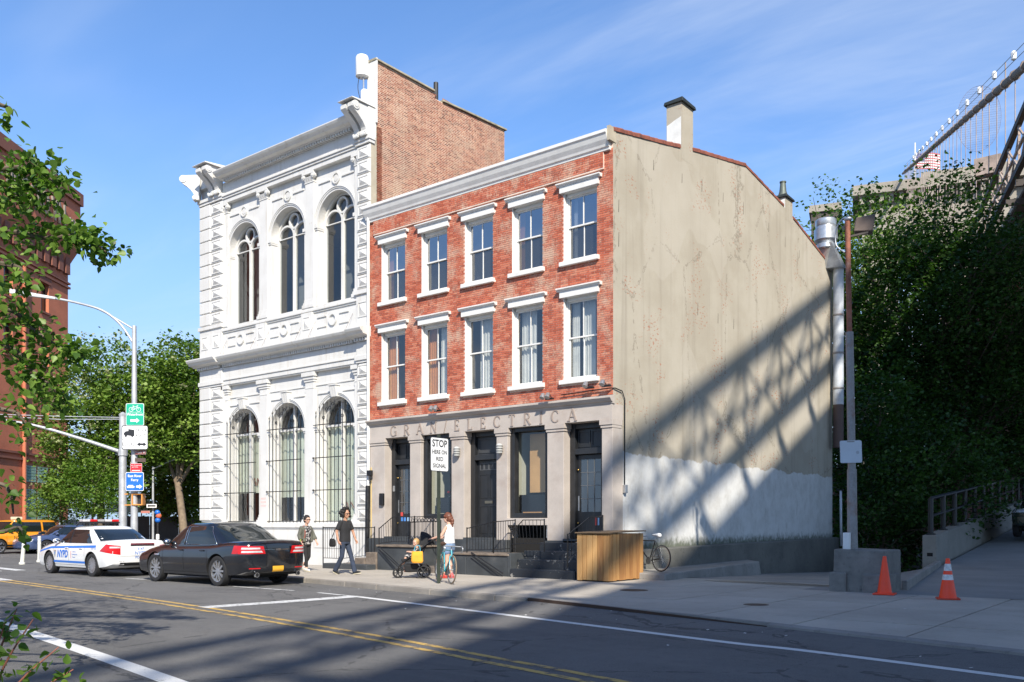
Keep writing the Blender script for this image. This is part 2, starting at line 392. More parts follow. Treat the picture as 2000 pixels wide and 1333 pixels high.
for a, b in ((-6.5, -4.2), (-11.6, -10.6)): marking('road_marking', [(a, -6.93), (b, -6.86)], .11, whf, -.1145)
marking('road_marking', curve_pts([(-9, -12.7), (-2.4, -13.83), (4.44, -14.98), (12, -16.5), (30, -21)]), .22, whi, -.1155)
for i in range(7): marking('road_marking', [(-18.2 - .05 * i, -6.9 - i * .72), (-21.6 - .05 * i, -6.6 - i * .72)], .36, whf, -.1155)
marking('road_marking', [(-15.2, -9.2), (-13.2, -9.45)], .5, whf, -.1150)
# pavement: bed, slabs, kerb stones
sw = empty('sidewalk'); tag(sw, kind='structure')
mb = MB(); xs2 = [-19.9, -13, -6.08, -1.68, 1.55, 4.34, 7.23, 10.64, 20, 30, 60]
for a, b in zip(xs2, xs2[1:]):
    ya, yb = curbY(a) + .16, curbY(b) + .16
    mb.hull8([(a, ya, -.71), (b, yb, -.71), (b, 1.2, -.71), (a, 1.2, -.71), (a, ya, -.010), (b, yb, -.010), (b, 1.2, -.010), (a, 1.2, -.010)])
mb.build('bed', dkconc, sw)
def slab(poly, z=0):
    h = .05 ; n = len(poly)
    cx = sum(p[0] for p in poly) / n; cy = sum(p[1] for p in poly) / n
    dz = rng.uniform(-.003, .003)
    b = MB(); q = [(p[0] + math.copysign(.007, cx - p[0]), p[1] + math.copysign(.007, cy - p[1])) for p in poly]
    b.prism(q, z - h, z + dz, 'xy'); return b.build('slab', conc, sw)
x = -19.9; w = 1.62
while x < 14:
    a, b = x + .006, x + w - .006
    ya, yb = curbY(a) + .165, curbY(b) + .165
    cuts = [1.19, -.35, -1.9, -3.4] + ([-4.9, -6.4] if x > 4 else ([-4.9] if x > .5 else []))
    for i in range(len(cuts)):
        y1 = cuts[i] - .006; last = i == len(cuts) - 1
        if y1 < max(ya, yb) + .2: continue
        y0 = None if last or cuts[i + 1] < max(ya, yb) + .35 else cuts[i + 1] + .006
        if y0 is None: slab([(a, ya), (b, yb), (b, y1), (a, y1)]); break
        slab([(a, y0), (b, y0), (b, y1), (a, y1)])
    x += w
x = -19.9
while x < 2.0:
    b = x + rng.uniform(1.3, 2.2); b = min(b, 2.0)
    ya, yb = curbY(x), curbY(b); e = .008; dz = rng.uniform(-.006, .004)
    MB().hull8([(x + e, ya, -.3), (b - e, yb, -.3), (b - e, yb + .155, -.3), (x + e, ya + .155, -.3), (x + e, ya + .012, dz), (b - e, yb + .012, dz), (b - e, yb + .155, dz), (x + e, ya + .155, dz)]).build('kerb_stone', stone_k, sw, bevel=.015)
    x = b
mb = MB()
for a, b in zip([2.03, 4.34, 5.8], [4.34, 5.8, 7.3]):
    ya, yb = curbY(a), curbY(b); h0 = .004 - .045 * max(0, (a - 4.3)) / 3; h1 = .004 - .045 * max(0, b - 4.3) / 3
    mb.hull8([(a, ya, -.3), (b, yb, -.3), (b, yb + .05, -.3), (a, ya + .05, -.3), (a, ya + .006, h0), (b, yb + .006, h1), (b, yb + .05, h1), (a, ya + .05, h0)])
mb.build('steel_kerb_edge', rust_steel, sw)
mb = MB()
for a, b in zip([2.03, 4.34, 5.8, 7.3, 10.64, 20, 30], [4.34, 5.8, 7.3, 10.64, 20, 30, 60]):
    ya, yb = curbY(a), curbY(b); s0 = .05 if b <= 7.31 else .0
    mb.hull8([(a, ya + s0, -.3), (b, yb + s0, -.3), (b, yb + .158, -.3), (a, ya + .158, -.3), (a, ya + s0 + .01, -.02 if b > 7.4 else .002), (b, yb + s0 + .01, -.02 if b > 7.4 else .002), (b, yb + .158, .001), (a, ya + .158, .001)])
mb.build('kerb_strip', conc_d, sw)
mb = MB(); xs3 = [1.2, 2.2, 4.34, 5.8, 7.23, 10.64, 20, 30, 60]
for a, b in zip(xs3, xs3[1:]):
    za, zb_ = (-.119 if a < 2 else -.05), -.05; mb.add([(a, curbY(a) - 1.0, -.1175), (b, curbY(b) - 1.0, -.1175), (b, curbY(b) + .02, zb_), (a, curbY(a) + .02, za)], [(0, 1, 2, 3)])
tag(mb.build('road_gutter', asph, fix=False), kind='structure')
for cx, cy, rx in ((2.6, -3.3, .3), (6.0, -4.9, .22)):
    MB().lathe([(rx, .0035), (rx * .97, .006), (rx * .75, .006)], (cx, cy, 0), 20).build('access_cover', rust_steel, sw)
# stained forecourt between the side wall and the pedestal, sloping down
fc = MB().add([(.2, 1.2, -.008), (5.95, 1.2, -.008), (5.6, 9, -.28), (5.2, 18, -.55), (.2, 18, -.55), (.2, 9, -.28)], [(0, 1, 2, 5), (5, 2, 3, 4)]).build('forecourt', conc_d, fix=False); tag(fc, kind='structure')
wet = M('damp_patch', (.06, .055, .048), .35, 0, .25, 2, 30, .1)
for n_, pts in enumerate(([(2.3, .55), (3.1, .3), (4.6, .15), (5.7, .2), (5.5, .75), (4.2, 1.0), (2.9, .95)],)):
    o = MB().prism(pts, .0045, .0058, 'xy').build('damp_patch', wet); tag(o, kind='structure')
# ramp street climbing away on the right
rp = MB().add([(5.3, -.9, .004), (40, -.9, .004), (40, 12.6, .004), (4.95, 12.6, .004), (4.6, 27, 1.12), (40, 27, 1.12), (3.2, 80, 5.5), (40, 80, 5.5)],
              [(0, 1, 2, 3), (3, 2, 5, 4), (4, 5, 7, 6)]).build('ramp_street', concrete('ramp_concrete', (.20, .195, .185), (.275, .265, .25), amt=.5), fix=False); tag(rp, kind='structure')
# ------------------------------------------------------------------ three-storey red brick building
white_paint = M('white_painted_wood', (.70, .69, .655), .5, 0, .06, 4, 60, .12, dirt=(.52, .49, .43), dirt_amt=.3)
COURSE, PER = .0585, .305
red_brick = brick_mat('red_brick', 'x', COURSE, PER, [(0, (.33, .085, .048)), (.35, (.45, .115, .062)), (.7, (.52, .145, .08)), (1, (.58, .22, .13))], (.58, .42, .31), .50, .65)
mortar_r = M('pinkish_mortar', (.66, .50, .41), .95, 0, .2, 2, 50, .3)
store = M('weathered_brownstone', (.44, .39, .345), .85, 0, .12, 1.6, 45, .25, dirt=(.30, .23, .19), dirt_amt=.6)
store_dk = M('carved_letter_stone', (.30, .245, .21), .85, 0, .12, 3, 45, .2)
blk_wood = M('black_painted_wood', (.018, .019, .021), .38, 0, .25, 4, 60, .1)
plinth_m = M('dark_grey_painted_masonry', (.046, .052, .057), .6, 0, .2, 2.5, 40, .25, dirt=(.17, .16, .15), dirt_amt=.35)
step_blk = M('chipped_black_step', (.030, .035, .042), .5, 0, .25, 5, 60, .3, dirt=(.30, .29, .27), dirt_amt=.0)
def chipped():
    m, nt, b, out = nodes('chipped_step_paint'); g = NT(nt); p = g.pos()
    n = g.m('ADD', g.m('MULTIPLY', g.noise(p, 3.2, 6, .75), .6), g.m('MULTIPLY', g.noise(p, 20, 4, .7), .4))
    c = g.mix(g.rng(n, .57, .61), (.020, .024, .030), (.34, .32, .29))
    g.set(b.inputs['Base Color'], c); b.inputs['Roughness'].default_value = .5; g.set(b.inputs['Normal'], g.bump(n, .4, .01)); return m
chip = chipped()
brownstep = M('worn_brownstone_step', (.17, .135, .105), .9, 0, .45, 3, 25, .5, dirt=(.04, .04, .04), dirt_amt=.8)
win_glass = glass('window_glass', tint=(.88, .90, .90), mixf=.92, refl=.12); sky_glass = glass('sky_lit_glass', tint=(.7, .74, .78), mixf=.85, refl=.34)
win_glass_d = glass('screened_glass', tint=(.50, .52, .54), mixf=.62, dark=(.05, .055, .06), refl=.14)
shop_glass = glass('shop_glass', tint=(.94, .95, .94), mixf=.96)
curtain = M('white_curtain', (.62, .62, .58), .9, 0, .1, 3, 40, 0)
amber = M('orange_curtain', (.50, .20, .06), .9, 0, .2, 3, 40, 0)
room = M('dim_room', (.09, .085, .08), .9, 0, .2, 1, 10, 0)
room_lt = M('pale_room_wall', (.42, .42, .34), .9, 0, .1, 1, 10, 0)
def stucco():
    m, nt, b, out = nodes('beige_stucco'); g = NT(nt); p = g.pos(); s = g.sep(p)
    n1 = g.noise(p, .5, 6, .6); n2 = g.noise(p, 14, 5, .65); n3 = g.noise(p, 60, 3)
    c = g.mix(g.rng(n1, .3, .7), (.37, .33, .26), (.44, .40, .325))
    st = g.noise(g.map(p, (1, 2.6, .12)), 1.0, 5, .6); c = g.mix(g.rng(st, .52, .76, 0, .42), c, (.22, .19, .15))
    st2 = g.noise(g.map(p, (1, 9., .2), (3, 7, 1)), 1.0, 4, .6); c = g.mix(g.rng(st2, .58, .78, 0, .5), c, (.22, .20, .16))
    # places where the render has come off and brick shows
    sp = g.m('MULTIPLY', g.rng(g.noise(g.map(p, (1, 8, 17)), 1.0, 2), .60, .62), g.rng(g.noise(p, .75, 3), .53, .61))
    c = g.mix(g.m('MULTIPLY', sp, .8), c, (.36, .15, .09))
    ck = g.m('ADD', g.voro(g.map(p, (.3, .34, .22)), 1.0, 'DISTANCE_TO_EDGE'), g.m('MULTIPLY', g.m('SUBTRACT', g.noise(p, 2.2, 5, .7), .5), .16))
    c = g.mix(g.rng(g.m('ABSOLUTE', ck), .002, .007, .45, 0), c, (.14, .12, .09))
    pt = g.noise(g.map(p, (1, 1, 1), (5, 2, 8)), .35, 2); c = g.mix(g.rng(pt, .56, .58, 0, .35), c, (.47, .43, .36))
    # white-washed lower zone
    e = g.m('ADD', g.m('MULTIPLY', g.m('SUBTRACT', g.noise(g.comb(0, s[1], 0), .8, 4), .5), .6), g.m('MULTIPLY', g.m('SUBTRACT', g.noise(p, 4, 3), .5), .12))
    z = g.m('ADD', s[2], e)
    wc = g.mix(g.rng(g.noise(p, 1.3, 6, .7), .35, .75), (.62, .62, .60), (.47, .46, .43))
    wc = g.mix(g.rng(g.noise(g.map(p, (1, 3, .6)), 2, 5), .58, .75, 0, .5), wc, (.33, .30, .26))
    c = g.mix(g.rng(z, 3.24, 3.28, 1, 0), c, wc)
    c = g.mix(g.rng(g.m('ADD', s[2], g.m('MULTIPLY', g.noise(p, 6, 4), .5)), 1.0, 1.35, .85, 0), c, (.05, .065, .03))
    g.set(b.inputs['Base Color'], c); b.inputs['Roughness'].default_value = .92; b.inputs['Specular IOR Level'].default_value = .2
    g.set(b.inputs['Normal'], g.bump(g.m('ADD', g.m('MULTIPLY', n2, 1.2), n3), .45, .012)); return m
stuc = stucco()
RB = empty('brick_building', label='three-storey red brick row building with beige stucco side wall and stone shopfront', cat='building')
WC = [-1.03 - 1.7725 * (4 - i) for i in range(5)]
OPEN = [(c - .54, c + .54, 8.43, 10.27) for c in WC] + [(c - .54, c + .54, 5.26, 7.46) for c in WC]
def rect_wall(mb, x0, x1, z0, z1, ops, y):
    xs = sorted({x0, x1} | {v for o in ops for v in o[:2]}); zs = sorted({z0, z1} | {v for o in ops for v in o[2:]})
    for a, b in zip(xs, xs[1:]):
        for c, d in zip(zs, zs[1:]):
            mx, mz = (a + b) / 2, (c + d) / 2
            if any(o[0] < mx < o[1] and o[2] < mz < o[3] for o in ops): continue
            mb.add([(a, y, c), (b, y, c), (b, y, d), (a, y, d)], [(0, 1, 2, 3)])
    return mb
rect_wall(MB(), -9.2, -.002, 4.6, 11.45, OPEN, .009).build('wall', mortar_r, RB, fix=False)
mb = MB()
for a, b, c, d in OPEN:   # brick reveals
    mb.add([(a, .009, c), (a, .26, c), (a, .26, d), (a, .009, d), (b, .009, c), (b, .26, c), (b, .26, d), (b, .009, d)], [(0, 1, 2, 3), (4, 5, 6, 7), (2, 3, 7, 6)])
mb.build('reveal', red_brick, RB, fix=False)
# bricks
bricks = []
def brick_row(z0, z1, x0, x1, y, blocks, row):
    per, st, hd = PER, PER * 2 / 3, PER / 3; j = .013
    off = per / 2 if row % 2 else 0
    k = math.floor((x0 + 100 + off) / per) - 1
    while True:
        base = k * per - 100 - off
        if base > x1: break
        for a, b in ((base, base + st), (base + st, base + per)):
            a2, b2 = max(a + j / 2, x0), min(b - j / 2, x1)
            segs = [(a2, b2)]
            for (p, q, c, d) in blocks:
                if d <= z0 + .01 or c >= z1 - .01: continue
                nx = []
                for s0, s1 in segs:
                    if s1 <= p or s0 >= q: nx.append((s0, s1)); continue
                    if s0 < p: nx.append((s0, p))
                    if s1 > q: nx.append((q, s1))
                segs = nx
            for s0, s1 in segs:
                if s1 - s0 > .025: bricks.append((s0, s1, z0, z1, y))
        k += 1
hide = OPEN + [(c - .62, c + .62, 10.27, 10.5) for c in WC] + [(c - .62, c + .62, 7.46, 7.69) for c in WC] + [(c - .62, c + .62, 8.3, 8.43) for c in WC] + [(c - .62, c + .62, 5.13, 5.26) for c in WC]
row = math.ceil(4.71 / COURSE)
while (row + 1) * COURSE < 11.16:
    z0 = row * COURSE + .0062; z1 = (row + 1) * COURSE - .0062
    band = z0 > 10.60
    if band:
        brick_row(z0, z1, -9.2, -8.97, 0, hide, row); brick_row(z0, z1, -8.97, -.27, -.055, hide, row); brick_row(z0, z1, -.265, -.003, 0, hide, row)
    else: brick_row(z0, z1, -9.2, -.003, 0, hide, row)
    row += 1
MB().box(-8.975, -.265, -.047, .008, 10.615, 11.3).build('frieze_backing', mortar_r, RB)
cp = Vector((12.41, -19.72, 1.42))
bricks.sort(key=lambda b: (Vector(((b[0] + b[1]) / 2, b[4], (b[2] + b[3]) / 2)) - cp).length / max(.08, b[1] - b[0]))
unit = MB().box(0, 1, 0, 1, 0, 1); unit.f = [f for i, f in enumerate(unit.f) if i != 4]; unit.m = [0] * 5
ume = unit.mesh('brick'); ume.materials.append(red_brick)
for (a, b, c, d, y) in bricks[:300]:
    inst(ume, 'brick', RB, (a, y - .0006 * rng.random(), c), scale=(b - a, .03, d - c))
mb = MB()
for (a, b, c, d, y) in bricks[300:]:
    y -= rng.random() * .003
    mb.add([(a, y, c), (b, y, c), (b, y, d), (a, y, d), (a, y + .012, c), (b, y + .012, c), (b, y + .012, d), (a, y + .012, d)], [(0, 1, 2, 3), (0, 4, 5, 1), (3, 2, 6, 7), (0, 3, 7, 4), (1, 5, 6, 2)])
tag(mb.build('brickwork', red_brick, RB, fix=False), kind='stuff')
# windows of the brick front
def sash_window(cx, z0, z1, low, tint):
    w = MB(); h = .54; y0 = .13
    w.box(cx - h, cx - h + .025, .012, y0 + .12, z0, z1); w.box(cx + h - .025, cx + h, .03, y0 + .12, z0, z1)
    w.box(cx - h + .025, cx - h + .06, .13, y0 + .12, z0, z1); w.box(cx + h - .06, cx + h - .025, .13, y0 + .12, z0, z1)
    w.box(cx - h + .06, cx + h - .06, .10, y0 + .12, z1 - .09, z1); w.box(cx - h + .06, cx + h - .06, .04, y0 + .12, z0, z0 + .05)
    fr = w.build('window_frame', white_paint, RB, bevel=.006)
    zm = z0 + (z1 - z0) * .515; a, b = cx - h + .06, cx + h - .06
    s = MB(); t = .04
    for (p, q, yy) in ((zm - .02, z1 - .09, .165), (z0 + .05, zm + .022, .202)):
        s.box(a, a + t, yy, yy + .035, p, q); s.box(b - t, b, yy, yy + .035, p, q); s.box(a + t, b - t, yy, yy + .035, q - t, q); s.box(a + t, b - t, yy, yy + .035, p, p + t)
        s.box(cx - .012, cx + .012, yy + .002, yy + .03, p + t, q - t)
    s.build('sash', white_paint, fr)
    MB().add([(a + t, .183, zm), (b - t, .183, zm), (b - t, .183, z1 - .12), (a + t, .183, z1 - .12)], [(0, 1, 2, 3)]).build('pane', sky_glass if low else win_glass, fr, fix=False)
    MB().add([(a + t, .22, z0 + .08), (b - t, .22, z0 + .08), (b - t, .22, zm), (a + t, .22, zm)], [(0, 1, 2, 3)]).build('pane', win_glass_d if low else win_glass, fr, fix=False)
    # room behind and curtains
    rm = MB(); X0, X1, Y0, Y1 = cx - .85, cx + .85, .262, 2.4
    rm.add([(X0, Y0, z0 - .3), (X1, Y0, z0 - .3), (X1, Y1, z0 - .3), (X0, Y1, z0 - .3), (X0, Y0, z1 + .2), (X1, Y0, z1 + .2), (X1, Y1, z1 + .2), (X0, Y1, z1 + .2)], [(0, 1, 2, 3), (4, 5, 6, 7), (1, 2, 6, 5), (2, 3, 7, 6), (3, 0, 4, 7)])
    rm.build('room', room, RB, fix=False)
    if tint:
        for (xa, xb, mt) in tint:
            n = 14; c = MB(); vs = []
            for i in range(n + 1):
                x_ = cx + xa + (xb - xa) * i / n; yy = .33 + .025 * math.sin(i * 2.1) ; vs += [(x_, yy, z0 + .05), (x_, yy, z1 - .05)]
            c.add(vs, [(2 * i, 2 * i + 2, 2 * i + 3, 2 * i + 1) for i in range(n)]); c.build('curtain', mt, RB, smooth=True, fix=False)
lin_prof = lambda zb: [(.0, zb), (-.075, zb), (-.075, zb + .165), (-.10, zb + .18), (-.115, zb + .215), (-.145, zb + .225), (-.145, zb + .262), (0, zb + .275)]
for i, c in enumerate(WC):
    for fl, (z0, z1) in enumerate(((5.26, 7.46), (8.43, 10.27))):
        if fl == 0: t = [[(-.5, -.05, amber)], [(-.5, -.12, amber), (.0, .42, curtain)], [(-.2, .3, curtain)], [(-.42, .12, curtain)], [(-.46, -.2, curtain), (-.12, .3, curtain)]][i]
        else: t = [[(-.5, -.28, amber)], [], [], [(-.5, -.3, amber)], [(-.4, -.28, curtain)]][i]
        sash_window(c, z0, z1, fl == 1, t)
        l = MB(); l.box(c - .62, c + .62, -.075, .10, z1 - .004, z1 + .165)
        l.profile([(.02, z1 + .165), (-.09, z1 + .165), (-.115, z1 + .205), (-.15, z1 + .215), (-.15, z1 + .25), (.02, z1 + .262)], c - .70, c + .70)
        l.build('lintel', white_paint, RB, bevel=.004)
        MB().hull8([(c - .62, -.10, z0 - .13), (c + .62, -.10, z0 - .13), (c + .62, .12, z0 - .13), (c - .62, .12, z0 - .13), (c - .62, -.10, z0 - .015), (c + .62, -.10, z0 - .015), (c + .62, .12, z0 + .004), (c - .62, .12, z0 + .004)]).build('sill', white_paint, RB, bevel=.008)
# cornice
MB().profile([(.02, 11.06), (-.065, 11.06), (-.075, 11.12), (-.11, 11.14), (-.13, 11.2), (-.19, 11.30), (-.235, 11.42), (-.27, 11.45), (-.27, 11.53), (.1, 11.60), (.1, 11.3)], -9.28, -.06).build('cornice', white_paint, RB, bevel=.004)
MB().box(-.06, .03, -.20, .1, 11.25, 11.62).build('cornice_return', M('beige_stucco_trim', (.42, .37, .28), .9), RB)
# side wall, rear, roof, plinth
RL = [(0, 11.55), (2.77, 12.1), (4.38, 12.45), (8.09, 13.14), (11.3, 12.72), (16.36, 11.6)]
MB().prism([(.012, 0), (16.36, 0)] + RL[::-1][:-1] + [(.012, 11.55)], -.30, .014, 'yz').build('side_wall', stuc, RB)
MB().prism([(.3, 11.0), (16.3, 11.0)] + [(y, z - .12) for y, z in RL[::-1][:-1]] + [(.3, 11.43)], -9.15, -.31, 'yz').build('roof', M('tar_roof', (.06, .06, .06), .9), RB)
tile = M('clay_coping_tile', (.23, .075, .045), .7, 0, .35, 8, 30, .3, dirt=(.05, .04, .035), dirt_amt=.6)
tot = 0
for (y0, z0), (y1, z1) in zip(RL, RL[1:]):
    L_ = math.hypot(y1 - y0, z1 - z0); n = max(1, round(L_ / .46)); ang = math.atan2(z1 - z0, y1 - y0)
    for i in range(n):
        t = (i + .5) / n; yc = y0 + (y1 - y0) * t
        if 3.6 < yc < 4.45 or 11.4 < yc < 12.2: continue
        b_ = MB(); ll = L_ / n
        prof = [(-.21, -.01), (-.21, .03), (-.12, .075), (0, .095), (.035, .06), (.04, -.02)]
        b_.add([(x_, -ll / 2 - .01, z_) for x_, z_ in prof] + [(x_ * 1.02, ll / 2 + .03, z_ * 1.12 + .008) for x_, z_ in prof], [(k, (k + 1) % 6, 6 + (k + 1) % 6, 6 + k) for k in range(6)] + [(0, 1, 2, 3, 4, 5)[::-1], (6, 7, 8, 9, 10, 11)])
        o = b_.build('coping_tile', tile, RB); o.location = (rng.uniform(-.006, .006), yc, z0 + (z1 - z0) * t); o.rotation_euler = (ang + rng.uniform(-.012, .012), 0, 0)
tar = M('black_flashing', (.02, .025, .022), .6, 0, .3, 5, 40, .3)
wash = M('whitewash_patch', (.66, .66, .63), .9, 0, .12, 3, 40, .3, dirt=(.4, .38, .33))
def chimney(y0, y1, w, zb, zt, cap, patch):
    c = MB().box(-w, .016, y0, y1, zb, zt).build('chimney', stuc, RB)
    MB().hull8([(-w - .07, y0 - .07, zt - .02), (.09, y0 - .07, zt - .02), (.09, y1 + .07, zt - .02), (-w - .07, y1 + .07, zt - .02), (-w - .05, y0 - .05, zt + cap), (.07, y0 - .05, zt + cap + .03), (.07, y1 + .05, zt + cap), (-w - .05, y1 + .05, zt + cap)]).build('chimney_cap', tar, c, bevel=.012)
    MB().add([(-w + .01, y0 - .004, patch[0]), (.006, y0 - .004, patch[1]), (.006, y0 - .004, patch[3]), (-w * .4, y0 - .004, patch[3] - .06), (-w + .01, y0 - .004, patch[2])], [(0, 1, 2, 3, 4)]).build('whitewash', wash, c, fix=False)
    return c
chimney(3.68, 4.40, .47, 12.0, 13.66, .08, (12.1, 12.42, 13.05, 13.22))
c2 = chimney(11.48, 12.16, .47, 12.3, 13.12, .06, (12.55, 12.6, 13.05, 13.05))
MB().lathe([(.20, 13.2), (.13, 13.42), (.10, 13.72), (.12, 13.74), (.12, 13.78)], (-.2, 11.8, 0), 10).build('flue_pipe', M('dull_green_metal', (.12, .14, .12), .6, .4), c2, smooth=True, auto=40)
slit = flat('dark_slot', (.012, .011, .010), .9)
for (y, z) in [(2.06, 11.15), (3.71, 11.28), (4.97, 11.39), (6.42, 11.49), (7.93, 11.5), (9.99, 11.45), (11.46, 11.28), (12.82, 11.2), (4.7, 7.62), (6.06, 7.62), (7.19, 7.63), (8.6, 7.48), (9.86, 7.62), (12.82, 7.52), (14.13, 7.66), (14.45, 10.2), (.25, 9.5), (.25, 8.6)]:
    l = rng.uniform(.28, .42); MB().add([(.0165, y - .012, z), (.0165, y + .012, z + .01), (.0165, y + .02, z + l), (.0165, y + .004, z + l)], [(0, 1, 2, 3)]).build('wall_slot', slit, RB, fix=False)
pl = empty('side_plinth', parent=RB)
MB().hull8([(.014, .45, -.71), (.30, .45, -.71), (.30, 16.4, -.71), (.014, 16.4, -.71), (.014, .45, .72), (.27, .45, .70), (.27, 16.4, .84), (.014, 16.4, .86)]).build('plinth_wall', dkconc, pl, bevel=.02)
MB().hull8([(.05, -.1, -.4), (1.6, -.1, -.4), (.8, 7.6, -.4), (.30, 7.6, -.4), (.05, -.1, .18), (1.55, -.05, .16), (.75, 7.5, .20), (.30, 7.6, .24)]).build('ledge', conc_d, pl, bevel=.03)
MB().box(3.2, 5.9, 8.6, 8.8, -.6, -.13).build('drain_kerb', conc_d, pl)
# ---- stone shopfront
PIER = [(-9.12, -8.44), (-7.32, -6.86), (-5.59, -5.09), (-3.86, -3.46), (-2.07, -1.52), (-.31, .018)]
for a, b in PIER:
    last = b > 0
    MB().box(a, b, -.05, .46, .94, 3.885).build('pier', store, RB, bevel=.01)
    p = MB().box(a - .05, b + (.05 if not last else .02), -.10, .40, 3.96, 4.09); p.box(a - .025, b + (.025 if not last else .01), -.075, .38, 3.885, 3.96); p.build('pier_capital', store, RB, bevel=.006)
MB().box(-9.14, .022, -.07, .46, 4.092, 4.50).build('frieze', store, RB, bevel=.006)
MB().profile([(.02, 4.50), (-.085, 4.50), (-.095, 4.545), (-.15, 4.56), (-.20, 4.62), (-.22, 4.64), (-.22, 4.685), (.0, 4.73)], -9.16, .05).build('shop_cornice', store, RB, bevel=.004)
# raised roman capitals GRAN / ELECTRICA
def roman(ch, h):
    """strokes as (x0,z0,x1,z1,thick) plus serif bars, arcs as ('a',cx,cz,rx,rz,a0,a1,t)"""
    t, n = h * .15, h * .07; S = []
    ser = lambda x, z: S.append((x - h * .13, z, x + h * .13, z, n))
    if ch == 'G': S += [('a', .38 * h, .5 * h, .36 * h, .47 * h, 40, 325, t), (.70 * h, .06 * h, .70 * h, .42 * h, t)]; ser(.66 * h, .44 * h); w = .82
    if ch == 'C': S += [('a', .38 * h, .5 * h, .36 * h, .47 * h, 45, 315, t), (.64 * h, .72 * h, .64 * h, .92 * h, n)]; w = .72
    if ch == 'R': S += [(.12 * h, 0, .12 * h, h, t), (.1 * h, .965 * h, .38 * h, .965 * h, n), (.1 * h, .5 * h, .38 * h, .5 * h, n), ('a', .36 * h, .735 * h, .2 * h, .23 * h, -90, 90, t), (.34 * h, .5 * h, .68 * h, 0, t)]; ser(.12 * h, .02 * h); w = .74
    if ch == 'A': S += [(.06 * h, 0, .40 * h, h, n), (.40 * h, h, .74 * h, 0, t), (.2 * h, .34 * h, .6 * h, .34 * h, n)]; ser(.06 * h, .02 * h); ser(.74 * h, .02 * h); w = .8
    if ch == 'N': S += [(.1 * h, 0, .1 * h, h, n), (.1 * h, h, .68 * h, 0, t), (.68 * h, 0, .68 * h, h, n)]; ser(.1 * h, .02 * h); ser(.68 * h, .98 * h); w = .78
    if ch == '/': S += [(.0, -.05 * h, .3 * h, 1.05 * h, n)]; w = .32
    if ch == 'E': S += [(.12 * h, 0, .12 * h, h, t), (.02 * h, .965 * h, .52 * h, .965 * h, n), (.1 * h, .5 * h, .40 * h, .5 * h, n), (.02 * h, .035 * h, .56 * h, .035 * h, n), (.52 * h, .8 * h, .52 * h, h, n), (.40 * h, .4 * h, .40 * h, .6 * h, n), (.56 * h, 0, .56 * h, .22 * h, n)]; w = .6
    if ch == 'L': S += [(.12 * h, 0, .12 * h, h, t), (.02 * h, .035 * h, .54 * h, .035 * h, n), (.54 * h, 0, .54 * h, .24 * h, n)]; ser(.12 * h, .97 * h); w = .58
    if ch == 'T': S += [(.32 * h, 0, .32 * h, h, t), (.02 * h, .965 * h, .62 * h, .965 * h, n), (.03 * h, .78 * h, .03 * h, h, n), (.61 * h, .78 * h, .61 * h, h, n)]; ser(.32 * h, .02 * h); w = .66
    if ch == 'I': S += [(.12 * h, 0, .12 * h, h, t)]; ser(.12 * h, .02 * h); ser(.12 * h, .97 * h); w = .26
    return S, w
word = 'GRAN/ELECTRICA'; hL = .33; wid = [roman(c, 1)[1] for c in word]; gap = (7.05 - sum(wid) * hL) / (len(word) - 1); xx = -8.14; zb = 4.135
for c_, w_ in zip(word, wid):
    S, _ = roman(c_, hL); b_ = MB(); k_ = 0
    for s in S:
        k_ += 1; yf = -.088 - .0007 * k_
        if s[0] == 'a':
            _, cx, cz, rx, rz, a0, a1, t = s; n = 16; vs = []
            for i in range(n + 1):
                a = R(a0 + (a1 - a0) * i / n); tt = t * (.45 + .55 * abs(math.cos(a))) / 2
                for r_, y_ in ((1, yf), (-1, yf), (-1, -.069), (1, -.069)): vs.append((xx + cx + (rx + r_ * tt) * math.cos(a), y_, zb + cz + (rz + r_ * tt) * math.sin(a)))
            b_.add(vs, [(4 * i + q, 4 * i + (q + 1) % 4, 4 * i + 4 + (q + 1) % 4, 4 * i + 4 + q) for i in range(n) for q in range(4)])
        else: 
            x0, z0, x1, z1, t = s; d = Vector((x1 - x0, z1 - z0)).normalized(); nn = Vector((-d.y, d.x)) * t / 2
            q = [(xx + x0 + nn.x, zb + z0 + nn.y), (xx + x1 + nn.x, zb + z1 + nn.y), (xx + x1 - nn.x, zb + z1 - nn.y), (xx + x0 - nn.x, zb + z0 - nn.y)]
            b_.prism(q, yf, -.069)
    b_.build('letter', store_dk, RB); xx += w_ * hL + gap
# plinth, stoops, steps
for q in ((-9.13, -3.44, -.12), (-2.12, -1.50, -.1), (-.34, .03, -.1)): MB().box(*q, .5, -.1, .935).build('plinth', plinth_m, RB, bevel=.012)
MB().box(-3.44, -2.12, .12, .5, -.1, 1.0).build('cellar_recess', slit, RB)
st = empty('stoop', parent=RB)
MB().box(-7.85, -6.15, -.92, -.125, -.1, .70).build('landing', plinth_m, st, bevel=.015)
MB().box(-7.86, -6.10, -.97, -.125, .702, .76).build('landing_top', brownstep, st, bevel=.012)
for i, (xa, h) in enumerate(((-8.35, .52), (-8.85, .34), (-9.4, .17))): MB().box(xa, -7.87 - (.5 * i if i else 0), -.95 - .004 * i, -.127, -.1, h).build('step', brownstep, st, bevel=.025)
MB().box(-9.9, -7.86, -1.35, -.97, -.1, .16).build('step', plinth_m, st, bevel=.015)
st2 = empty('stoop', parent=RB)
MB().box(-4.0, -2.50, -1.2, -.125, -.1, .54).build('landing', plinth_m, st2, bevel=.015)
MB().box(-4.75, -2.46, -1.24, -.125, .542, .60).build('landing_top', brownstep, st2, bevel=.012)
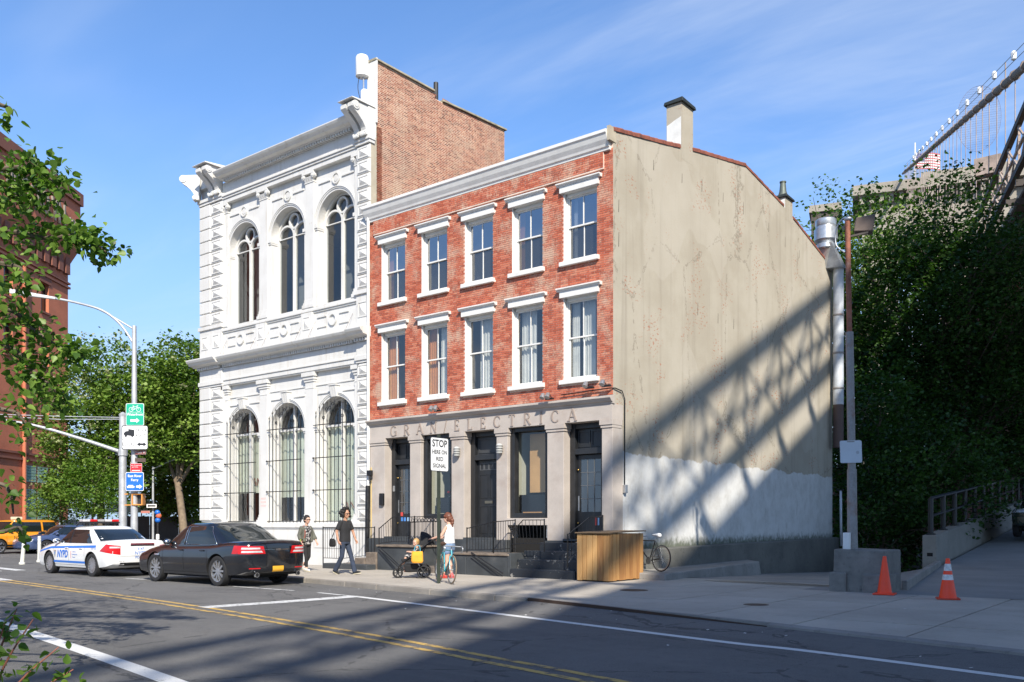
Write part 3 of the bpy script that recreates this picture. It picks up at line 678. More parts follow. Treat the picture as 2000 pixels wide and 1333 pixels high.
for i, (xa, h) in enumerate(((-4.7, .54), (-5.2, .36), (-5.7, .18))): MB().box(xa, -4.005 - (.5 * i + .2 if i else 0), -1.2 + .003 * i, -.127, -.1, h).build('step', plinth_m if i < 2 else brownstep, st2, bevel=.02)
st3 = empty('stoop', parent=RB)
for i, (yf, h) in enumerate(((-.36, .90), (-.66, .68), (-.96, .46), (-1.26, .22))): MB().box(-2.40 if i else -2.1, -.32 - (.0 if i else 0), yf, (-.105 if i == 0 else -.362 + -.3 * (i - 1)), -.1, h).build('step', chip, st3, bevel=.02)
MB().box(-2.52, -2.41, -1.22, -.125, -.1, .62).build('cheek', plinth_m, st3, bevel=.01)
MB().box(-.315, -.20, -1.22, -.105, -.1, .86).build('cheek', step_blk, st3, bevel=.01)
# railings
def railing(top, bot, step=.105, t=.014, rail=.028, posts=True, name='railing'):
    r = empty(name, parent=RB)
    b = MB().tube(top, rail / 2, 6); b.tube(bot, .011, 6); b.build('rail', black_metal, r)
    b = MB(); top = [Vector(p) for p in top]; bot = [Vector(p) for p in bot]
    def at(pl, s):
        ls = [(q - p).length for p, q in zip(pl, pl[1:])]; T = s * sum(ls)
        for (p, q), l in zip(zip(pl, pl[1:]), ls):
            if T <= l + 1e-6: return p.lerp(q, T / l)
            T -= l
        return pl[-1]
    Lh = sum(((q - p).xy.length for p, q in zip(top, top[1:]))); n = max(2, int(Lh / step))
    for i in range(1, n): b.tube([at(bot, i / n), at(top, i / n)], t / 2, 5)
    b.build('balusters', black_metal, r)
    if posts:
        for k in (0, -1): MB().tube([bot[k] - Vector((0, 0, .22)), top[k] + Vector((0, 0, .03))], .019, 7).build('post', black_metal, r)
    return r
railing([(-7.79, -.9, 1.25), (-7.2, -.9, 1.60), (-6.28, -.9, 1.60)], [(-7.79, -.9, .80), (-7.2, -.9, .86), (-6.28, -.9, .86)])
railing([(-6.28, -.9, 1.60), (-6.28, -.1, 1.62)], [(-6.28, -.9, .86), (-6.28, -.1, .86)])
railing([(-4.05, -1.1, 1.27), (-3.1, -1.1, 1.45)], [(-4.05, -1.1, .68), (-3.1, -1.1, .70)])
railing([(-3.1, -1.1, 1.45), (-3.1, -.15, 1.50)], [(-3.1, -1.1, .70), (-3.1, -.15, .72)])
railing([(-2.62, -.95, 1.14), (-2.2, -.95, 1.50), (-1.5, -.95, 1.50)], [(-2.62, -.95, .84), (-2.2, -.95, .88), (-1.5, -.95, .88)])
railing([(-.62, -1.15, 1.12), (-.25, -.75, 1.55), (-.25, -.1, 1.60)], [(-.62, -1.15, .52), (-.25, -.75, .9), (-.25, -.1, .95)])
railing([(-9.95, -1.28, 1.28), (-9.05, -1.28, 1.28), (-8.75, -.2, 1.28)], [(-9.95, -1.28, .32), (-9.05, -1.28, .32), (-8.75, -.2, .42)])
railing([(-6.85, -.5, 1.44), (-5.6, -.5, 1.48)], [(-6.85, -.5, .9), (-5.6, -.5, .92)])
sc_ = MB()
for i in range(9): sc_.ring(-6.75 + i * .135, 1.50, .045, .058, -.51, -.49, 0, 2 * math.pi, 10)
sc_.build('scrollwork', black_metal, RB)
for a, b in (((-7.7, -1.0, .72), (-6.55, -1.12, .02)), ((-3.75, -1.26, .62), (-2.6, -1.32, .03))):
    q = MB()
    for dz in (0, .09): q.tube([(a[0], a[1], a[2] - dz), (b[0], b[1], max(.015, b[2] - dz + .06))], .015, 6)
    q.build('sloped_bar', black_metal, RB)
# doors and shop windows
def panel_frame(mb, x0, x1, z0, z1, y, t=.035, d=.02):
    mb.box(x0, x0 + t, y - d, y, z0, z1); mb.box(x1 - t, x1, y - d, y, z0, z1); mb.box(x0 + t, x1 - t, y - d, y, z0, z0 + t); mb.box(x0 + t, x1 - t, y - d, y, z1 - t, z1)
greyline = M('dusty_black_edge', (.05, .052, .055), .5, 0, .2, 4, 50, .1)
brass = M('brass', (.55, .36, .12), .3, 1, .1, 6, 50, .05)
def door(x0, x1, zb, kind):
    y = .34; D_ = empty('door', parent=RB)
    f = MB(); f.box(x0, x0 + .17, y - .10, y + .1, zb, 4.09); f.box(x1 - .17, x1, y - .10, y + .1, zb, 4.09); f.box(x0 + .17, x1 - .17, y - .12, y + .1, 3.26, 3.42); f.box(x0 + .17, x1 - .17, y - .08, y + .1, 3.95, 4.09)
    f.build('door_frame', blk_wood, D_, bevel=.01)
    a, b = x0 + .17, x1 - .17; m_ = (a + b) / 2
    t = MB().box(a, b, y + .03, y + .06, 3.42, 3.95)
    if kind != 'plain': panel_frame(t, a + .03, m_ - .02, 3.46, 3.9, y + .03); panel_frame(t, m_ + .02, b - .03, 3.46, 3.9, y + .03)
    else: panel_frame(t, a + .05, b - .05, 3.47, 3.9, y + .03)
    t.build('transom', greyline if kind == 'plain' else blk_wood, D_)
    if kind == 'glazed':
        d = MB(); zt = 3.25; zg = zb + .72
        d.box(a, a + .11, y, y + .05, zb, zt); d.box(b - .11, b, y, y + .05, zb, zt); d.box(a + .11, b - .11, y, y + .05, zt - .12, zt); d.box(a + .11, b - .11, y, y + .05, zb, zg)
        d.build('leaf', blk_wood, D_, bevel=.006)
        q = MB(); nx, nz = 3, 4; gx0, gx1, gz0, gz1 = a + .11, b - .11, zg, zt - .12
        for i in range(1, nx): xm = gx0 + (gx1 - gx0) * i / nx; q.box(xm - .009, xm + .009, y + .008, y + .035, gz0, gz1)
        for i in range(1, nz): zm = gz0 + (gz1 - gz0) * i / nz; q.box(gx0, gx1, y + .006, y + .033, zm - .009, zm + .009)
        q.build('glazing_bar', M('grey_glazing_bar', (.11, .115, .12), .5), D_)
        for i in range(nx):
            for k in range(nz):
                xa, xb = gx0 + (gx1 - gx0) * i / nx, gx0 + (gx1 - gx0) * (i + 1) / nx; za, zc = gz0 + (gz1 - gz0) * k / nz, gz0 + (gz1 - gz0) * (k + 1) / nz
                MB().add([(xa, y + .022, za), (xb, y + .022, za), (xb, y + .022, zc), (xa, y + .022, zc)], [(0, 1, 2, 3)]).build('pane', win_glass_d, D_, fix=False)
        MB().sphere((a + .055, y - .03, zb + .42), .03, 10, 6).build('knob', brass, D_, smooth=True); MB().sphere((a + .055, y - .03, zb + 1.85), .028, 10, 6).build('knob', brass, D_, smooth=True)
        MB().box(a + .035, a + .075, y - .006, y, zb + .75, zb + 1.15).build('push_plate', galv, D_)
    else:
        d = MB().box(a, b, y + .01, y + .05, zb, 3.26)
        for (p, q2, r, s) in ((a + .1, m_ - .03, zb + 1.15, zb + 1.85), (m_ + .03, b - .1, zb + 1.15, zb + 1.85), (a + .1, m_ - .03, zb + .12, zb + .92), (m_ + .03, b - .1, zb + .12, zb + .92)): panel_frame(d, p, q2, r, s, y + .01, .022, .014)
        d.build('leaf', blk_wood, D_, bevel=.004)
        q = MB()
        for i in range(4):
            xa = a + .1 + (b - a - .2) * i / 4; panel_frame(q, xa + .01, xa + (b - a - .2) / 4 - .01, zb + 1.97, zb + 2.18, y + .009, .015, .01)
        q.build('light_row', M('grey_glazing_bar', (.11, .115, .12), .5), D_)
        MB().box(m_ - .14, m_ + .14, y - .012, y + .01, zb + .99, zb + 1.07).build('letter_slot', M('dull_brass', (.20, .18, .14), .4, .7), D_)
        MB().sphere((b - .05, y - .03, zb + 1.08), .025, 10, 6).build('knob', brass, D_, smooth=True)
    MB().box(x0, x1, -.10, y + .1, zb - .06, zb - .002).build('threshold', plinth_m, D_)
    r_ = MB(); r_.add([(x0, y + .08, zb - .1), (x1, y + .08, zb - .1), (x1, y + 2, zb - .1), (x0, y + 2, zb - .1), (x0, y + .08, 4.1), (x1, y + .08, 4.1), (x1, y + 2, 4.1), (x0, y + 2, 4.1)], [(0, 1, 2, 3), (4, 5, 6, 7), (1, 2, 6, 5), (2, 3, 7, 6), (3, 0, 4, 7)]); r_.build('hall', room, RB, fix=False)
    return D_
d1 = door(-8.44, -7.32, 1.0, 'glazed'); d2 = door(-5.09, -3.86, 1.0, 'plain'); d3 = door(-1.52, -.31, 1.0, 'glazed')
stk_r, stk_b = flat('red_sticker', (.55, .06, .05)), flat('blue_sticker', (.07, .22, .55))
for i, (dx, dz, mt) in enumerate(((.0, .22, stk_r), (0, .06, stk_b), (.14, .06, stk_b), (.3, .06, flat('pale_sticker', (.35, .55, .75))), (.42, .06, stk_b))): MB().box(-8.12 + dx, -8.02 + dx, .333, .338, 1.42 + dz, 1.54 + dz).build('sticker', mt, d1)
for dx, mt in ((0, stk_r), (.08, flat('pale_sticker', (.35, .55, .75)))): MB().box(-.78 + dx, -.72 + dx, .333, .338, 1.36, 1.56).build('sticker', mt, d3)
def shop_window(x0, x1, z0, z1, items):
    D_ = empty('shop_window', parent=RB); y = .12
    f = MB(); t = .16; f.box(x0, x0 + t, y - .05, y + .16, z0, z1); f.box(x1 - t, x1, y - .05, y + .16, z0, z1); f.box(x0 + t, x1 - t, y - .05, y + .16, z1 - .12, z1); f.box(x0 + t, x1 - t, y - .05, y + .16, z0, z0 + .14)
    f.build('window_frame', blk_wood, D_, bevel=.012)
    MB().add([(x0 + t, y + .12, z0 + .1), (x1 - t, y + .12, z0 + .1), (x1 - t, y + .12, z1 - .1), (x0 + t, y + .12, z1 - .1)], [(0, 1, 2, 3)]).build('pane', shop_glass, D_, fix=False)
    r_ = MB(); yb, ye = y + .17, 1.6; a, b, c, d = x0, x1, z0, z1
    r_.mi = 0; r_.add([(a, yb, c), (b, yb, c), (b, ye, c), (a, ye, c), (a, yb, d), (b, yb, d), (b, ye, d), (a, ye, d)], [(0, 1, 2, 3), (4, 5, 6, 7), (2, 3, 7, 6), (1, 2, 6, 5)])
    r_.mi = 1; r_.add([(a + .02, yb, c), (a + .02, ye, c), (a + .02, ye, d), (a + .02, yb, d)], [(0, 1, 2, 3)])
    r_.build('display_niche', [room, room_lt], D_, fix=False)
    return D_
s1 = shop_window(-6.86, -5.59, 1.56, 4.09, 0); s2 = shop_window(-3.46, -2.07, 1.56, 4.09, 1)
MB().box(-3.47, -2.06, -.052, .4, 1.36, 1.555).build('sill_stone', store, RB, bevel=.008); MB().box(-6.87, -5.58, -.04, .4, .937, 1.555).build('sill_stone', store, RB, bevel=.008)
blind = M('tan_roller_blind', (.50, .30, .13), .85, 0, .1, 2, 60, .1)
MB().box(-3.05, -2.40, .46, .475, 2.28, 3.93).build('roller_blind', blind, s2)
cl_ = MB().box(-3.40, -2.10, .42, .60, 1.70, 2.22).build('counter', flat('black_counter', (.008, .008, .009), .2), s2)
MB().box(-3.2, -2.5, .33, .41, 1.70, 1.735).build('tray', M('light_wood', (.45, .24, .09), .6), s2)
MB().box(-6.60, -6.05, .36, .40, 1.72, 2.2).build('picture', flat('dark_picture', (.01, .01, .012), .25), s1)
for i, (dx, h) in enumerate(((-.42, .22), (-.20, .24))):
    MB().lathe([(.05, 0), (.055, h), (.03, h + .05), (.018, h + .3), (.0, h + .31)], (-5.68 + dx, .42, 1.72), 10).build('bottle', flat('cream_vase', (.5, .48, .36), .3), s1, smooth=True)
    MB().sphere((-5.68 + dx - .02, .42, 2.36), .06, 8, 6, (1, .6, .6)).build('red_bloom', flat('red_bloom', (.55, .02, .02), .6), s1, smooth=True)
# ------------------------------------------------------------------ white painted two-storey arcade building
def white_iron():
    m, nt, b, out = nodes('white_painted_iron'); g = NT(nt); p = g.pos()
    n1 = g.noise(p, 1.2, 6, .6); n2 = g.noise(p, 18, 4, .6)
    c = g.mix(g.rng(n1, .3, .7), (.60, .59, .56), (.66, .65, .62))
    st = g.noise(g.map(p, (3., 3., .25)), 2.0, 5, .65); c = g.mix(g.rng(st, .50, .76, 0, .5), c, (.46, .41, .33))
    c = g.mix(g.rng(g.noise(p, 5, 6, .75), .62, .72, 0, .65), c, (.42, .34, .26))
    g.set(b.inputs['Base Color'], c); b.inputs['Roughness'].default_value = .5; b.inputs['Specular IOR Level'].default_value = .35
    g.set(b.inputs['Normal'], g.bump(g.m('ADD', n2, n1), .12, .006)); return m
wi = white_iron()
WB = empty('arcade_building', label='tall ornate white painted building with arched windows and quoined corners', cat='building')
BX = [-16.25, -13.65, -11.05]           # bay centres
XL, XQ, XR = -18.86, -17.38, -9.20
YW, YP, YG = .20, .10, .52
BAYS = [(-17.38, -14.95), (-14.95, -12.35), (-12.35, -9.81)]
def arch_wall(mb, x0, x1, z0, z1, cx, r, zb, zs, y, depth):
    mb.add([(x0, y, z0), (cx - r, y, z0), (cx - r, y, zs), (x0, y, zs), (cx + r, y, z0), (x1, y, z0), (x1, y, zs), (cx + r, y, zs)], [(0, 1, 2, 3), (4, 5, 6, 7)])
    if zb > z0: mb.add([(cx - r, y, z0), (cx + r, y, z0), (cx + r, y, zb), (cx - r, y, zb)], [(0, 1, 2, 3)])
    n = 28; A = [(cx - r * math.cos(math.pi * i / n), zs + r * math.sin(math.pi * i / n)) for i in range(n + 1)]
    mb.add([(x0, y, zs), (cx - r, y, zs), (cx - r, y, z1), (x0, y, z1), (cx + r, y, zs), (x1, y, zs), (x1, y, z1), (cx + r, y, z1)], [(0, 1, 2, 3), (4, 5, 6, 7)])
    for (a, b), (c, d) in zip(A, A[1:]): mb.add([(a, y, b), (c, y, d), (c, y, z1), (a, y, z1)], [(0, 1, 2, 3)])
    P_ = [(cx - r, zb)] + A + [(cx + r, zb)]
    for (a, b), (c, d) in zip(P_, P_[1:]): mb.add([(a, y, b), (c, y, d), (c, y + depth, d), (a, y + depth, b)], [(0, 1, 2, 3)])
    mb.add([(cx - r, y, zb), (cx + r, y, zb), (cx + r, y + depth, zb), (cx - r, y + depth, zb)], [(0, 1, 2, 3)])
for q in ((8.6, 13.75, 8.85, 11.66), (1.2, 7.0, 1.42, 4.74)):
    mb = MB()
    for (a, b), c in zip(BAYS, BX): arch_wall(mb, a, b, q[0], q[1], c, .95, q[2], q[3], YW, .36)
    mb.build('wall', wi, WB, fix=False)
w2 = MB(); w2.box(XL, XR - .01, .02, .5, -.1, 1.2); w2.box(XL + .01, -17.37, .06, .55, 1.2, 14.3); w2.box(-9.82, XR - .012, .06, .55, 1.2, 14.3); w2.box(-17.4, -9.8, .12, .5, 7.0, 8.6); w2.box(-17.4, -9.8, .1, .5, 13.75, 14.3)
w2.build('pier_core', wi, WB)
# quoins: blocks with a faceted boss
def boss_block(w, h, boss):
    b = MB(); y = 0; e = .022
    b.hull8([(0, y, 0), (w, y, 0), (w, .07, -.0), (0, .07, 0), (0, y, h), (w, y, h), (w, .07, h), (0, .07, h)])
    return b
def quoin(x0, x1, zs, name, boss=True, y=0.):
    w = x1 - x0
    b = MB(); h = .465; g_ = .03
    b.hull8([(0, .012, 0), (w, .012, 0), (w, .065, 0), (0, .065, 0), (0, .012, h - g_), (w, .012, h - g_), (w, .065, h - g_), (0, .065, h - g_)])
    b.hull8([(.015, 0, .02), (w - .015, 0, .02), (w, .0125, 0), (0, .0125, 0), (.015, 0, h - g_ - .02), (w - .015, 0, h - g_ - .02), (w, .0125, h - g_), (0, .0125, h - g_)])
    if boss:
        a0, a1, c0, c1 = .16 * w, .84 * w, .085, h - g_ - .085; m_, k = (a0 + a1) / 2, (c0 + c1) / 2
        for (p, q, r, s) in ((a0 - .035, a1 + .035, c0 - .035, c0), (a0 - .035, a1 + .035, c1, c1 + .035), (a0 - .035, a0, c0, c1), (a1, a1 + .035, c0, c1)): b.box(p, q, -.022, .004, r, s)
        b.add([(a0, 0, c0), (a1, 0, c0), (a1, 0, c1), (a0, 0, c1), (m_, -.075, k)], [(0, 1, 4), (1, 2, 4), (2, 3, 4), (3, 0, 4)])
    me = b.mesh('quoin_block'); me.materials.append(wi)
    for z in zs: inst(me, 'quoin_block', WB, (x0, y, z))
zlow = [1.52 + i * .465 for i in range(11)]; zup = [9.03 + i * .465 for i in range(10)]
for zs in (zlow, zup):
    quoin(-18.14, XQ, zs, 'q'); quoin(XL, -18.15, zs, 'q', False, -.03); quoin(-9.81, XR, zs, 'q')
def plain(name, *bx, bevel=.01):
    b = MB()
    for q in bx: b.box(*q)
    return b.build(name, wi, WB, bevel=bevel)
# ground base
plain('base_course', (XL - .05, XR, -.10, .05, -.1, .34), (XL - .03, XR, -.06, .05, .34, .42)); plain('base_panel', (XL, XR, -.03, .02, .42, 1.22)); 
for c in BX: plain('base_panel_raised', (c - .85, c + .85, -.05, -.03, .58, 1.08))
plain('sill_band', (XL - .03, XR, -.09, .2, 1.26, 1.42), (XL, XR, -.05, .2, 1.2, 1.26))
# pilasters
def pilaster(c, w, z0, z1, half=None):
    a, b = (c - w / 2, c + w / 2)
    if half == 'l': a = c
    if half == 'r': b = c
    p = MB(); p.box(a, b, YP, YW + .02, z0 + .3, z1 - .36); p.box(a - .03, b + .03, YP - .03, YW + .02, z0 + .2, z0 + .3); p.box(a - .05, b + .05, YP - .055, YW + .02, z0 + .12, z0 + .2); p.box(a - .08, b + .08, YP - .085, YW + .02, z0, z0 + .12)
    o = p.build('pilaster', wi, WB, bevel=.008); return o, a, b
for c, half in ((-17.385, 'l'), (-14.95, None), (-12.35, None), (-9.805, 'r')):
    o, a, b = pilaster(c, .46, 8.82, 13.5, half)
    k = MB(); k.box(a - .02, b + .02, YP - .02, YW, 13.14, 13.17); k.box(a - .08, b + .08, YP - .09, YW, 13.42, 13.5)      # composite capital
    for s in (a - .02, b + .02): k.lathe([(.0, -.0), (.09, .0), (.09, .12), (.0, .12)], (s, YP - .08, 13.36), 12, 'y', False); k.lathe([(.0, -.02), (.05, -.02), (.05, .12), (.0, .12)], (s, YP - .08, 13.36), 10, 'y', False)
    nl = max(2, int((b - a) / .1))
    for i in range(nl):
        x = a + (b - a) * (i + .5) / nl; k.hull8([(x - .04, YP - .015, 13.17), (x + .04, YP - .015, 13.17), (x + .04, YW, 13.17), (x - .04, YW, 13.17), (x - .05, YP - .075, 13.33), (x + .05, YP - .075, 13.33), (x + .03, YW, 13.40), (x - .03, YW, 13.40)])
    k.build('capital', wi, o)
    o, a, b = pilaster(c, .46, 1.42, 6.64, half)
    k = MB(); k.box(a - .03, b + .03, YP - .03, YW, 6.28, 6.36); k.box(a - .06, b + .06, YP - .06, YW, 6.36, 6.46); k.box(a - .10, b + .10, YP - .10, YW, 6.46, 6.60); k.box(a - .012, b + .012, YP - .012, YW, 6.05, 6.09); k.build('capital', wi, o, bevel=.008)
# impost piers and arches
frame_w = wi
gl_up = glass('upper_hall_glass', tint=(.82, .86, .86), mixf=.85); gl_low = glass('lower_hall_glass', tint=(.93, .95, .93), mixf=.94)
hall_grey = M('grey_hall_wall', (.26, .265, .26), .9, 0, .1, 1, 10, 0); hall_dark = M('dark_hall', (.05, .05, .055), .9, 0, .2, 1, 10, 0); pale_panel = M('pale_green_blind', (.52, .55, .46), .9, 0, .08, 2, 20, 0)
iron = black_metal
for bi, c in enumerate(BX):
    for (zb, zs, up) in ((8.85, 11.66, True), (1.42, 4.74, False)):
        r = .95; q = MB()
        q.ring(c, zs, r - .005, r + .06, YW - .04, YW + .02, n=28); q.ring(c, zs, r + .06, r + .105, YW - .065, YW + .02, n=28); q.ring(c, zs, r + .105, r + .13, YW - .085, YW + .02, n=28)
        q.build('archivolt', wi, WB, smooth=True, auto=35)
        for s in (-1, 1):
            im = MB(); xa, xb = sorted((c + s * (r - .012), c + s * (r + .115))); im.box(xa, xb, YW - .03, YW + .30, zb, zs - .20); im.box(xa - .02, xb + .02, YW - .06, YW + .32, zs - .20, zs - .14); im.box(xa - .03, xb + .03, YW - .09, YW + .34, zs - .14, zs - .02)
            im.build('impost', wi, WB, bevel=.006)
        ky = MB()
        if up:
            ky.ring(c, zs + r + .42, .14, .20, YW - .05, YW + .01, 0, 2 * math.pi, 20); ky.ring(c, zs + r + .42, .0, .11, YW - .035, YW + .01, 0, 2 * math.pi, 16)
            for s in (-1, 1): MB().box(min(c + s * .30, c + s * .9), max(c + s * .30, c + s * .9), YW - .04, YW + .01, zs + r + .40, zs + r + .46).build('spandrel_bar', wi, WB, bevel=.005)
        else:
            for s in (-1, 0, 1): ky.hull8([(c + s * .1 - .045, YW - .13, zs + r - .03), (c + s * .1 + .045, YW - .13, zs + r - .03), (c + s * .1 + .045, YW, zs + r - .03), (c + s * .1 - .045, YW, zs + r - .03), (c + s * .12 - .05, YW - .20, zs + r + .34), (c + s * .12 + .05, YW - .20, zs + r + .34), (c + s * .12 + .05, YW, zs + r + .34), (c + s * .12 - .05, YW, zs + r + .34)])
            ky.box(c - .2, c + .2, YW - .22, YW, zs + r + .34, zs + r + .38)
            for s in (-1, 1): MB().box(min(c + s * .34, c + s * .95), max(c + s * .34, c + s * .95), YW - .04, YW + .01, zs + r + .14, zs + r + .19).build('spandrel_bar', wi, WB, bevel=.005)
            MB().box(c - 1.05, c + 1.05, YW - .03, YW + .01, zs + r + .44, zs + r + .48).build('spandrel_band', wi, WB, bevel=.005)
        ky.build('keystone', wi, WB, bevel=.006)
        # window
        Wn = empty('arched_window', parent=WB); f = MB(); y0, y1 = YG - .07, YG + .05
        f.ring(c, zs, r - .09, r, y0, y1, n=28); f.box(c - r, c - r + .09, y0, y1, zb, zs); f.box(c + r - .09, c + r, y0, y1, zb, zs); f.box(c - r, c + r, y0 - .003, y1, zb, zb + .08)
        f.box(c - .05, c + .05, y0 - .004, y1, zb, zs + (.18 if up else r - .05))
        if up:
            rl = (r - .09) / 2
            for s in (-1, 1): f.ring(c + s * (rl + .005), zs + .0, rl - .035, rl + .03, y0 - .002, y1, n=18); f.box(min(c + s * .05, c + s * (r - .09)), max(c + s * .05, c + s * (r - .09)), y0 + .02, y1 - .02, zs - .015, zs + .015)
            f.ring(c, zs + .54, .22, .285, y0 - .006, y1, 0, 2 * math.pi, 22)
        else: f.box(c - r + .09, c + r - .09, y0, y1, zs - .03, zs + .04)
        f.build('window_frame', wi, Wn, smooth=True, auto=35)
        n = 20; A = [(c - (r - .05) * math.cos(math.pi * i / n), zs + (r - .05) * math.sin(math.pi * i / n)) for i in range(n + 1)]
        for s in (-1, 1):
            half = [p for p in A if (p[0] - c) * s >= -1e-6]
            poly = ([(c, zb)] + ([(c + .90, zb)] if s > 0 else []) + ([] if s > 0 else [])) 
            if s > 0: poly = [(c, zb), (c + .90, zb)] + half[::-1]
            else: poly = [(c - .90, zb), (c, zb)] + half[::-1]
            MB().add([(x, YG, z) for x, z in poly], [tuple(range(len(poly)))]).build('pane', gl_up if up else gl_low, Wn, fix=False)
        if not up:     # wrought-iron grille in front
            G_ = empty('window_grille', parent=WB); yb = YW - .16; b = MB()
            for i in range(10):
                x = c - .88 + 1.76 * i / 9; top = zs + .12 + .62 * math.sqrt(max(0, 1 - ((x - c) / .98) ** 2))
                b.tube([(x, yb, zb + .02), (x, yb, top)], .0115, 6); b.lathe([(.0115, 0), (.026, .035), (.012, .08), (.0, .15)], (x, yb, top), 6)
            tag(b.build('bars', iron, G_), kind='stuff')
            b = MB()
            for z in (zb + .06, zb + 1.12, zb + 2.22, zs + .02): b.bar((c - 1.02, yb + .002, z), (c + .93, yb + .002, z), .012, .03)
            for z in (zb + 1.12, zb + 2.22): b.tube([(c - 1.02, yb, z), (c - 1.02, YW, z)], .012, 6); b.sphere((c - 1.02, yb, z), .035, 8, 6)
            for i in range(7): b.ring(c - .48 + i * .16, zs + .60 + (.08 if i % 2 else .0) - .35 * abs(i - 3) ** 2 / 9, .045, .06, yb - .01, yb + .01, 0, 2 * math.pi, 10)
            tag(b.build('cross_bars', iron, G_), kind='stuff')
# interiors
h_ = MB(); a, b, y0, y1 = -17.9, -9.6, .6, 6.5
h_.mi = 0; h_.add([(a, y0, 8.7), (b, y0, 8.7), (b, y1, 8.7), (a, y1, 8.7), (a, y0, 13.4), (b, y0, 13.4), (b, y1, 13.4), (a, y1, 13.4)], [(0, 1, 2, 3), (4, 5, 6, 7), (2, 3, 7, 6), (3, 0, 4, 7), (1, 2, 6, 5)])
h_.mi = 1
for c in BX: h_.box(c - 1.3, c - .55, 1.6, 1.9, 8.72, 13.2)
h_.mi = 0; h_.add([(a, y0, 1.2), (b, y0, 1.2), (b, 4, 1.2), (a, 4, 1.2), (a, y0, 6.0), (b, y0, 6.0), (b, 4, 6.0), (a, 4, 6.0)], [(0, 1, 2, 3), (4, 5, 6, 7), (2, 3, 7, 6), (3, 0, 4, 7), (1, 2, 6, 5)])
h_.build('hall', [hall_dark, hall_grey], WB, fix=False)
for i, c in enumerate(BX):
    vs = []; n = 22; zb_ = (2.55, 2.35, 1.5)[i]
    for k in range(n + 1): x = c - .98 + 1.96 * k / n; yy = .66 + .035 * math.sin(k * 1.9); vs += [(x, yy, zb_), (x, yy, 4.72)]
    MB().add(vs, [(2 * k, 2 * k + 2, 2 * k + 3, 2 * k + 1) for k in range(n)]).build('window_blind', pale_panel, WB, smooth=True, fix=False)
red_ink = flat('faded_red_ink', (.45, .10, .08))
for i, (t_, c) in enumerate((('AN', BX[0]), ('AN', BX[2]))): text(t_, .42, flat('brown_window_lettering', (.24, .10, .07)), WB, (c + .22, .60, 2.95 if i == 0 else 2.0), name='window_lettering')
nb = MB()
for k in range(3):
    for j in range(5): nb.box(-15.10 + j * .062, -15.055 + j * .062, YP - .004, YP - .001, 2.02 + k * .13, 2.08 + k * .13)
nb.build('faded_notice', flat('faded_pink_print', (.72, .45, .42)), WB)
# lower entablature, dentils, middle cornice
plain('architrave', (-17.38, -9.81, .03, .2, 6.64, 6.80), (-17.38, -9.81, .06, .2, 6.60, 6.64), (-17.38, -9.81, -.005, .2, 6.80, 6.86))
plain('quoin_cap', (-18.9, XQ + .04, -.07, .1, 6.70, 6.86), (-18.88, XQ + .02, -.03, .1, 6.62, 6.70)); plain('quoin_cap', (-9.86, XR + .01, -.07, .1, 6.70, 6.86), (-9.84, XR, -.03, .1, 6.62, 6.70))
plain('frieze', (-17.4, -9.8, .04, .3, 6.86, 7.30)); plain('frieze_pier', (XL, XQ, -.02, .2, 6.86, 7.30)); plain('frieze_pier', (-9.82, XR, -.02, .2, 6.86, 7.30))
def dent(x0, x1, z0, z1, y0, y1, step, name):
    b = MB(); x = x0
    while x + step * .55 < x1: b.box(x, x + step * .55, y0, y1, z0, z1); x += step
    return tag(b.build(name, wi, WB), kind='stuff')
dent(-17.3, -9.9, 7.31, 7.41, -.06, .05, .115, 'dentils'); dent(XL, XQ, 7.31, 7.41, -.13, -.01, .13, 'dentils'); dent(-9.82, XR, 7.31, 7.41, -.13, -.01, .13, 'dentils')
cpf = lambda o, z: [(.15, z), (o - .02, z), (o - .05, z + .04), (o - .2, z + .06), (o - .24, z + .12), (o - .30, z + .16), (o - .34, z + .23), (o - .34, z + .27), (.15, z + .34)]
MB().profile(cpf(-.03, 7.41), -17.4, -9.8).build('middle_cornice', wi, WB, bevel=.004)
MB().profile(cpf(-.13, 7.42), XL - .25, XQ + .08).build('middle_cornice', wi, WB, bevel=.004); MB().profile(cpf(-.13, 7.42), -9.90, XR + .06).build('middle_cornice', wi, WB, bevel=.004)
# balustrade zone below the upper windows
plain('parapet_wall', (-17.4, -9.8, .06, .3, 7.72, 8.62)); plain('pedestal', (XL, XQ, -.02, .2, 7.76, 8.9)); plain('pedestal', (-9.82, XR, -.02, .2, 7.76, 8.9))
plain('upper_sill', (-17.4, -9.8, -.02, .3, 8.66, 8.74), (-17.4, -9.8, .02, .3, 8.6, 8.66), (-17.4, -9.8, .04, .5, 8.74, 8.84)); plain('upper_sill', (XL - .04, XQ + .05, -.08, .2, 8.84, 8.98)); plain('upper_sill', (-9.87, XR + .02, -.08, .2, 8.84, 8.98))
for c in (-14.95, -12.35):
    b = MB().box(c - .30, c + .30, -.03, .1, 7.74, 8.64); panel_frame(b, c - .19, c + .19, 8.05, 8.5, -.03, .04, .02); b.add([(c - .14, -.031, 8.1), (c + .14, -.031, 8.1), (c + .14, -.031, 8.45), (c - .14, -.031, 8.45), (c, -.09, 8.27)], [(0, 1, 4), (1, 2, 4), (2, 3, 4), (3, 0, 4)]); b.build('pedestal', wi, WB, bevel=.006)
for c in (-18.5, -17.76, -9.51):
    b = MB(); panel_frame(b, c - .22, c + .22, 8.1, 8.6, -.021, .04, .02); b.add([(c - .16, -.022, 8.15), (c + .16, -.022, 8.15), (c + .16, -.022, 8.55), (c - .16, -.022, 8.55), (c, -.09, 8.35)], [(0, 1, 4), (1, 2, 4), (2, 3, 4), (3, 0, 4)]); b.build('pedestal_panel', wi, WB)
